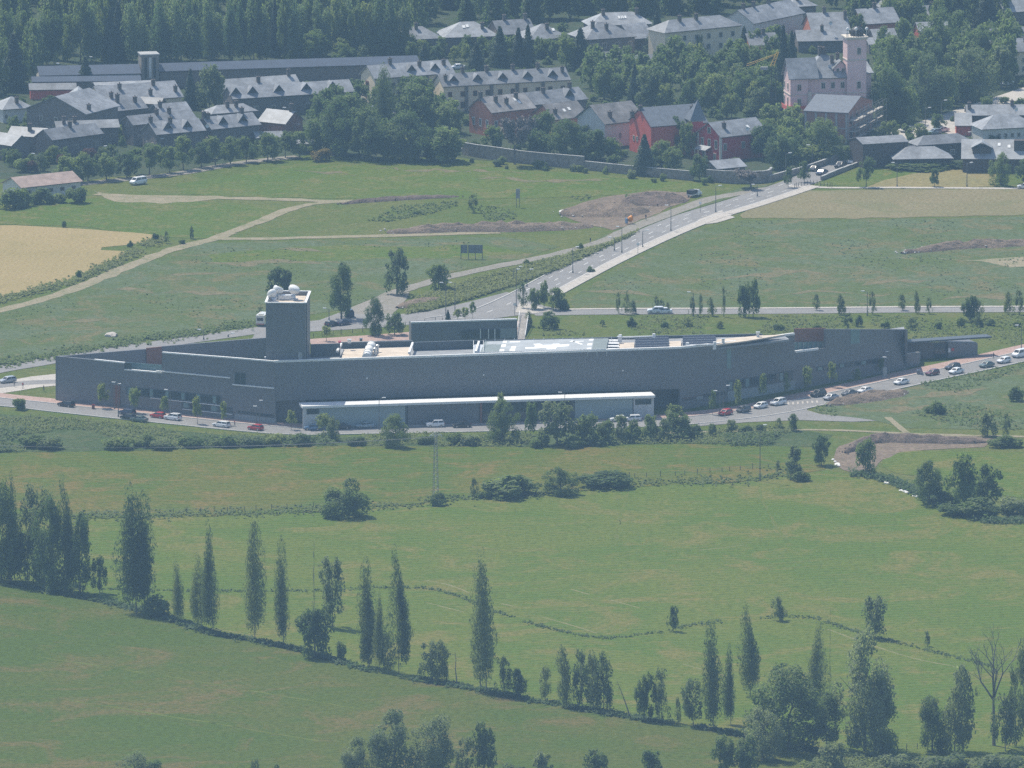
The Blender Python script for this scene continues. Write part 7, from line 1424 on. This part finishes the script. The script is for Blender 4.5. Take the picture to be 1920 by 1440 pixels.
for lb, x, y, tp in (('lamp at the corner of the lower street wall', 1473, 330, 287), ('lamp behind the light shrub hedge', 1523, 312, 272), ('lamp above the light shrub hedge', 1545, 300, 260), ('tall lamp left over the stubble field', 1682, 350, 305), ('tall lamp right over the stubble field', 1813, 350, 305), ('lamp in the parking yard', 1735, 240, 202), ('lamp at the upper end of the town street', 1765, 230, 188), ('lamp beside the round yard tree', 1810, 262, 248), ('lamp before the dense wood, left of the stair tower', 116, 165, 119), ('lamp between the stair tower and the spruce', 178, 130, 107), ('lamp at the right end of the dense wood', 637, 118, 105), ('lamp before the left two dormer house', 312, 292, 260), ('lamp before the right two dormer house', 429, 275, 246), ('lamp before the long ridged left house', 190, 300, 274), ('lamp at the far left gardens', 70, 312, 288), ('lamp right of the red brown gable', 553, 268, 233), ('lamp at the five dormer row', 541, 235, 202), ('lamp by the orange house', 1003, 300, 273), ('lamp among the upper hip roofs', 1024, 108, 80), ('lamp right of the bungalow', 1168, 118, 90), ('lamp in the central gardens', 1262, 130, 102), ('lamp above the garden wood', 762, 112, 80)): lamp(lb, x, y, tp, 1, random.choice((-1, 1)), 'town street lamps')
for lb, x, y, tp in (('street lamp between first and second left saplings', 222, 782, 717), ('street lamp beside the second left sapling', 215, 768, 720), ('street lamp by the fourth left sapling', 320, 785, 731), ('street lamp left of the facade corner', 487, 803, 762), ('street lamp right of the lamp by the facade corner', 481, 795, 751), ('street lamp before the canopy left part', 711, 806, 746), ('street lamp before the canopy right part', 1059, 800, 736), ('street lamp before the right wing, left one', 1350, 780, 733), ('street lamp before the right wing beside its neighbour', 1356, 772, 723), ('street lamp at the right wing end, nearer one', 1667, 712, 670), ('street lamp at the right wing end, farther one', 1672, 700, 659), ('street lamp at the right edge green strip', 1915, 655, 610), ('street lamp on the rear road behind the left wing', 382, 637, 618), ('street lamp on the rear road left of the tower', 428, 632, 625), ('street lamp beside the parked cars behind the hospital', 617, 600, 578), ('lamp above the back road near the twin trees', 1300, 592, 548), ('lamp above the back road right of centre', 1626, 592, 546)): lamp(lb, x, y, tp, 1, random.choice((-1, 1)), 'hospital street lamps')
lamp('thin lone lamp mast on the hay meadow', 1425, 902, 797, 1, 1)
# rooftop satellite dishes and bright specks are dishes on walls
def dish(label, x, y, z, r=.55):
    p = G(x, y, z); t = thing('satellite_dish', label, 'satellite dish', tuple(p), random.uniform(-.6, .6), 'satellite dishes of the town')
    m = MB(); m.lathe([(.05, 0), (r*.6, .06), (r, .2), (r*.98, .22), (r*.55, .09), (.04, .03)], n=12); m.v = [(v[0], -v[2]*1.0, v[1]) for v in m.v]; m.build('bowl', m_lamp, t); m = MB(); m.tube((0, 0, 0), (0, .1, -1.2), .04, .04, 5); m.build('bracket', m_pole, t); m = MB(); m.tube((0, 0, 0), (0, -.5, .1), .02, .02, 4); m.box(-.06, .06, -.56, -.46, .04, .16); m.build('feed_arm', m_pole, t)
for lb, x, y, z in (('dish on the big gabled house left side', 113, 222, 4), ('dish on the front estate row between two dormer houses', 388, 236, 7.5), ('dish on the cream upper row end', 838, 128, 9), ('dish on the brown walled hip house', 1168, 80, 5), ('dish on the long cream row right part', 1022, 165, 5), ('dish on the apartment block front', 1312, 62, 8), ('dish on the mansion roof', 1556, 124, 15.5), ('dish on the crimson house slope', 1402, 241, 9), ('dish on the long two chimney house', 1905, 205, 6.5), ('dish on the slate house behind the mansion', 1557, 43, 8)): dish(lb, x, y, z)
# billboard of three panels and a single board
p = G(864, 486); t = thing('billboard', 'row of dark roadside billboard panels seen from behind on the field', 'billboard', tuple(p), -.02); h0 = on_plane(864, 459, p, Vector((0, 1, 0))).z
m_bb = plain('billboard_back', (.18, .19, .19), .6)
for i, x in enumerate((0, 2.1, 3.9)): m = MB(); m.box(x, x+1.75, -.06, .06, h0-2.2, h0); m.build('panel', m_bb, t); m = MB(); [m.box(x, x+1.75, .061, .12, h0-z, h0-z+.1) for z in (.4, 1.2, 2.0)]; m.build('rail', m_pole, t)
for x in (.05, 2.0, 3.8, 5.6): m = MB(); m.box(x-.09, x+.09, -.2, -.061, 0, h0+.05); m.build('post', m_pole, t)
p = G(971, 389); t = thing('signboard', 'tall pale signboard on two posts in the rough ground', 'sign', tuple(p)); h0 = on_plane(971, 354, p, Vector((0, 1, 0))).z
m = MB(); m.box(-.55, .55, -.06, .06, h0-2.6, h0); m.build('panel', m_conc, t); [(lambda mm: (mm.box(x-.07, x+.07, .061, .16, 0, h0-.3), mm.build('post', m_pole, t)))(MB()) for x in (-.4, .4)]
for lb, x, y, tp in (('round road sign on the left verge of the upper main road', 1313, 399, 378), ('road sign at the junction kerb', 965, 592, 568), ('road sign below the midway lamp', 1196, 478, 455)):
    p = G(x, y); h0 = on_plane(x, tp, p, Vector((0, 1, 0))).z; t = thing('road_sign', lb, 'road sign', tuple(p)); m = MB(); m.tube((0, 0, 0), (0, 0, h0), .05, .05, 6); m.build('post', m_pole, t); m = MB(); m.tube((0, -.06, h0-.35), (0, -.1, h0-.35), .38, .38, 14); m.build('plate', m_lamp, t)
# small excavator-like mixer beside the track
p = G(1179, 420); t = thing('cement_mixer', 'small orange and blue cement mixer beside the gravel track', 'cement mixer', tuple(p), .4)
m = MB(); m.lathe([(.3, 0), (.75, .5), (.75, 1.1), (.35, 1.7)], n=10); Rm = Matrix.Rotation(.6, 3, 'Y'); m.v = [tuple(Rm @ Vector(v)+Vector((0, 0, .7))) for v in m.v]; m.build('drum', plain('mixer_orange', (.75, .28, .04), .5), t); m = MB(); m.box(-.9, -.5, -.5, .5, .3, 1.6); m.build('motor_housing', PAINT['blue'], t); m = MB(); [m.tube((x, y_, .75), (x*1.3, y_*1.3, 0), .06, .06, 5) for x in (-.6, .6) for y_ in (-.5, .5)]; m.build('leg', m_pole, t)
# lattice pylon and its wires
p = G(817, 925); h0 = on_plane(817, 812, p, Vector((0, 1, 0))).z; py = thing('lattice_pylon', 'slim grey lattice power pylon standing in the hay meadow', 'pylon', tuple(p), .3)
m_pyl = plain('pylon_grey', (.3, .3, .3), .6, .3)
m = MB(); cr4 = [(-1, -1), (1, -1), (1, 1), (-1, 1)]; wz = lambda z: .55-.3*z/h0
for sx, sy in cr4: m.tube((sx*wz(0), sy*wz(0), 0), (sx*wz(h0), sy*wz(h0), h0), .06, .045, 4)
m.build('leg_frame', m_pyl, py); m = MB()
for i in range(20):
    z0, z1 = h0*i/20, h0*(i+1)/20
    for k in range(4):
        a_, b_ = cr4[k], cr4[(k+1) % 4]; a_, b_ = (a_, b_) if i % 2 else (b_, a_); m.tube((a_[0]*wz(z0), a_[1]*wz(z0), z0), (b_[0]*wz(z1), b_[1]*wz(z1), z1), .03, .03, 3)
m.build('bracing', m_pyl, py)
m = MB(); m.bar((-1.5, 0, h0-.5), (1.5, 0, h0-.5), .12); m.bar((-1.5, 0, h0-.5), (0, 0, h0+.3), .07); m.bar((1.5, 0, h0-.5), (0, 0, h0+.3), .07); m.build('crossarm', m_steel, py)
m = MB(); [m.lathe([(.05, 0), (.13, .08), (.05, .16), (.13, .24), (.05, .32)], (x, 0, h0-.9), 7) for x in (-1.4, 0, 1.4)]; m.build('insulator', m_lamp, py)
m_wire = plain('wire', (.25, .25, .25), .5)
for k, (dx, w) in enumerate(((-1.4, 'left'), (0, 'middle'), (1.4, 'right'))):
    a_ = Vector((p.x+dx*.9, p.y, h0-.9)); e_ = G(-90, 938); e_ = Vector((e_.x+dx, e_.y, h0-1.0)); m = MB(); prev = a_
    for i in range(1, 13): f = i/12; c_ = a_.lerp(e_, f)-Vector((0, 0, 1.6*4*f*(1-f))); m.tube(prev, c_, .022, .022, 4); prev = c_
    o = m.build('power_line', m_wire); tag(o, w+' power line wire running left from the lattice pylon', 'wire', 'pylon wires')
# fence stakes
def fence(label, px, n):
    l = pxline(px, 1); t = thing('stake_fence', label, 'fence', (l[0].x, l[0].y, 0)); me = None
    m = MB(); m.box(-.07, .07, -.07, .07, 0, 1.25); me = m.mesh('post', m_bark); pts = [l[int(i*(len(l)-1)/(n-1))]-l[0] for i in range(n)]
    for q in pts: o = link('post', me, t); o.location = (q.x, q.y, 0); o.scale.z = random.uniform(.8, 1.15)
    for z in (.5, .95):
        m = MB(); [m.tube((a.x, a.y, z), (b.x, b.y, z), .02, .02, 3) for a, b in zip(pts, pts[1:])]; m.build('wire', m_pole, t)
fence('wire fence on thin stakes along the hay meadow edge', [(120, 968), (300, 963), (480, 957), (610, 950)], 20); fence('wire fence on stakes at the right of the hedge', [(1180, 896), (1300, 890), (1400, 880), (1460, 878)], 14); fence('short stake fence at the lower right trees', [(1660, 1412), (1700, 1406), (1720, 1404)], 5)
fence('dark garden fence at the corner of main road', [(1490, 352), (1520, 347), (1560, 352)], 14)
fence('thin railing posts along the pink forecourt', [(580, 634), (680, 622), (760, 612), (830, 603)], 16)

# ================================================================ PEOPLE
def person(label, x, y, shirt, trousers, stride=.25, rz=0, h=1.72):
    p = G(x, y); k = h/1.75
    J = {'pel': (0, 0, .95), 'wai': (0, 0, 1.1), 'che': (0, 0.01, 1.35), 'nec': (0, 0, 1.5), 'hea': (0, -.02, 1.6), 'top': (0, -.01, 1.72),
         'hl': (.09, 0, .92), 'kl': (.1, -stride*.55, .5), 'al': (.1, -stride*.5+.05, .09), 'tl': (.1, -stride*.5-.12, .04), 'hr': (-.09, 0, .92), 'kr': (-.1, stride*.2, .5), 'ar': (-.1, stride*.9, .1), 'tr': (-.1, stride*.9-.12, .05),
         'sl': (.18, 0, 1.42), 'el': (.24, stride*.3, 1.14), 'wl': (.24, stride*.1-.02, .9), 'fl': (.235, 0, .8), 'sr': (-.18, 0, 1.42), 'er': (-.24, -stride*.2, 1.14), 'wr': (-.24, -stride*.6, .93), 'fr': (-.235, -stride*.7, .84)}
    E = [('pel', 'wai'), ('wai', 'che'), ('che', 'nec'), ('nec', 'hea'), ('hea', 'top'), ('pel', 'hl'), ('hl', 'kl'), ('kl', 'al'), ('al', 'tl'), ('pel', 'hr'), ('hr', 'kr'), ('kr', 'ar'), ('ar', 'tr'), ('che', 'sl'), ('sl', 'el'), ('el', 'wl'), ('wl', 'fl'), ('che', 'sr'), ('sr', 'er'), ('er', 'wr'), ('wr', 'fr')]
    Rr = dict(pel=.14, wai=.13, che=.15, nec=.055, hea=.095, top=.07, hl=.09, kl=.06, al=.045, tl=.04, hr=.09, kr=.06, ar=.045, tr=.04, sl=.06, el=.045, wl=.035, fl=.03, sr=.06, er=.045, wr=.035, fr=.03)
    ks = list(J); me = bpy.data.meshes.new('person'); me.from_pydata([tuple(c*k for c in J[n]) for n in ks], [(ks.index(a), ks.index(b)) for a, b in E], [])
    o = bpy.data.objects.new('person', me); col.objects.link(o); md = o.modifiers.new('s', 'SKIN'); me.skin_vertices[0].data[0].use_root = True
    for i, n in enumerate(ks): me.skin_vertices[0].data[i].radius = (Rr[n]*k, Rr[n]*k*.8)
    o.modifiers.new('u', 'SUBSURF').levels = 1
    dg = bpy.context.evaluated_depsgraph_get(); me2 = bpy.data.meshes.new_from_object(o.evaluated_get(dg)); o.modifiers.clear(); o.data = me2
    me2.materials.clear()
    for mt in (shirt, trousers, plain('skin', (.42, .26, .19), .6), plain('hair', (.05, .035, .025), .7), m_trimk): me2.materials.append(mt)
    for pl in me2.polygons:
        c = pl.center/k; pl.material_index = 4 if c.z < .1 else 1 if c.z < .98 and abs(c.x) < .2 else 0 if c.z < 1.47 and not (abs(c.x) > .2 and c.z < 1.1) else 3 if (c.z > 1.66 or (c.z > 1.55 and c.y > .02)) else 2
    o.location = p; o.rotation_euler.z = rz; tag(o, label, 'person')
cw = plain('cloth_white', (.6, .6, .58), .9); cb_ = plain('cloth_dark', (.03, .03, .04), .9); cr_ = plain('cloth_red', (.4, .05, .05), .9); cj = plain('cloth_denim', (.06, .09, .16), .9); cg_ = plain('cloth_grey', (.2, .2, .2), .9)
person('person in dark clothes walking on the gravel track', 1107, 457, cb_, cj, .25, .6); person('person in dark clothes standing on the upper right pavement', 1863, 673, cb_, cb_, .1, 2.0); person('person in red top beside the white estate car', 440, 800, cr_, cj, .2, 1.2); person('person in dark top on the left plaza, nearest the wing', 82, 734, cb_, cj, .25, 1.4)
person('person in purple grey top on the left plaza by the silver car', 27, 726, cg_, cb_, .2, .3); person('person in reddish top in the middle of the left plaza', 43, 729, cr_, cg_, .25, 2.4); person('person in dark clothes at the far bend of the gravel track', 1211, 413, cb_, cj, .2, .2)

# a bird crossing the meadow
p = G(1283, 912, 9.0); m = MB(); n_ = 8
prof = [(-.24, .01), (-.17, .05), (-.05, .075), (.08, .07), (.16, .045), (.2, .048), (.245, .03), (.29, .006)]
for x_, r_b in prof:
    for k in range(n_): t_ = 2*math.pi*k/n_; m.v.append((x_, r_b*math.cos(t_), r_b*.9*math.sin(t_)))
for i in range(len(prof)-1):
    for k in range(n_): m.f.append((i*n_+k, i*n_+(k+1) % n_, (i+1)*n_+(k+1) % n_, (i+1)*n_+k)); m.mi.append(0)
for sg in (-1, 1):
    m.prism([(-.06, sg*.04, .03), (.1, sg*.04, .03), (.13, sg*.3, .16), (.02, sg*.58, .2), (-.06, sg*.5, .18), (-.1, sg*.25, .12)], (0, 0, .012))
m.prism([(-.2, -.03, 0), (-.2, .03, 0), (-.4, .09, .0), (-.4, -.09, .0)], (0, 0, .012))
bo = m.build('bird', plain('black_feathers', (.02, .02, .022), .6)); bo.location = p; bo.rotation_euler = (.5, 0, 2.6); tag(bo, 'small black bird flying low over the mown meadow', 'bird')
# ================================================================ HAZE
m, n, l, b = nodes('valley_haze'); n.remove(b); pv = n.new('ShaderNodeVolumePrincipled')
pv.inputs['Color'].default_value = (.42, .69, .95, 1); pv.inputs['Density'].default_value = 0.63e-4; pv.inputs['Anisotropy'].default_value = 0.0; pv.inputs['Density Attribute'].default_value = ''
l.new(pv.outputs[0], n['Material Output'].inputs['Volume'])
try: m.cycles.homogeneous_volume = True
except Exception: pass
hz = MB(); hz.box(-2500, 2500, -3700, 1600, -1.0, 640); ho = hz.build('haze', m); tag(ho, 'pale blue haze filling the valley', None, None, 'stuff')
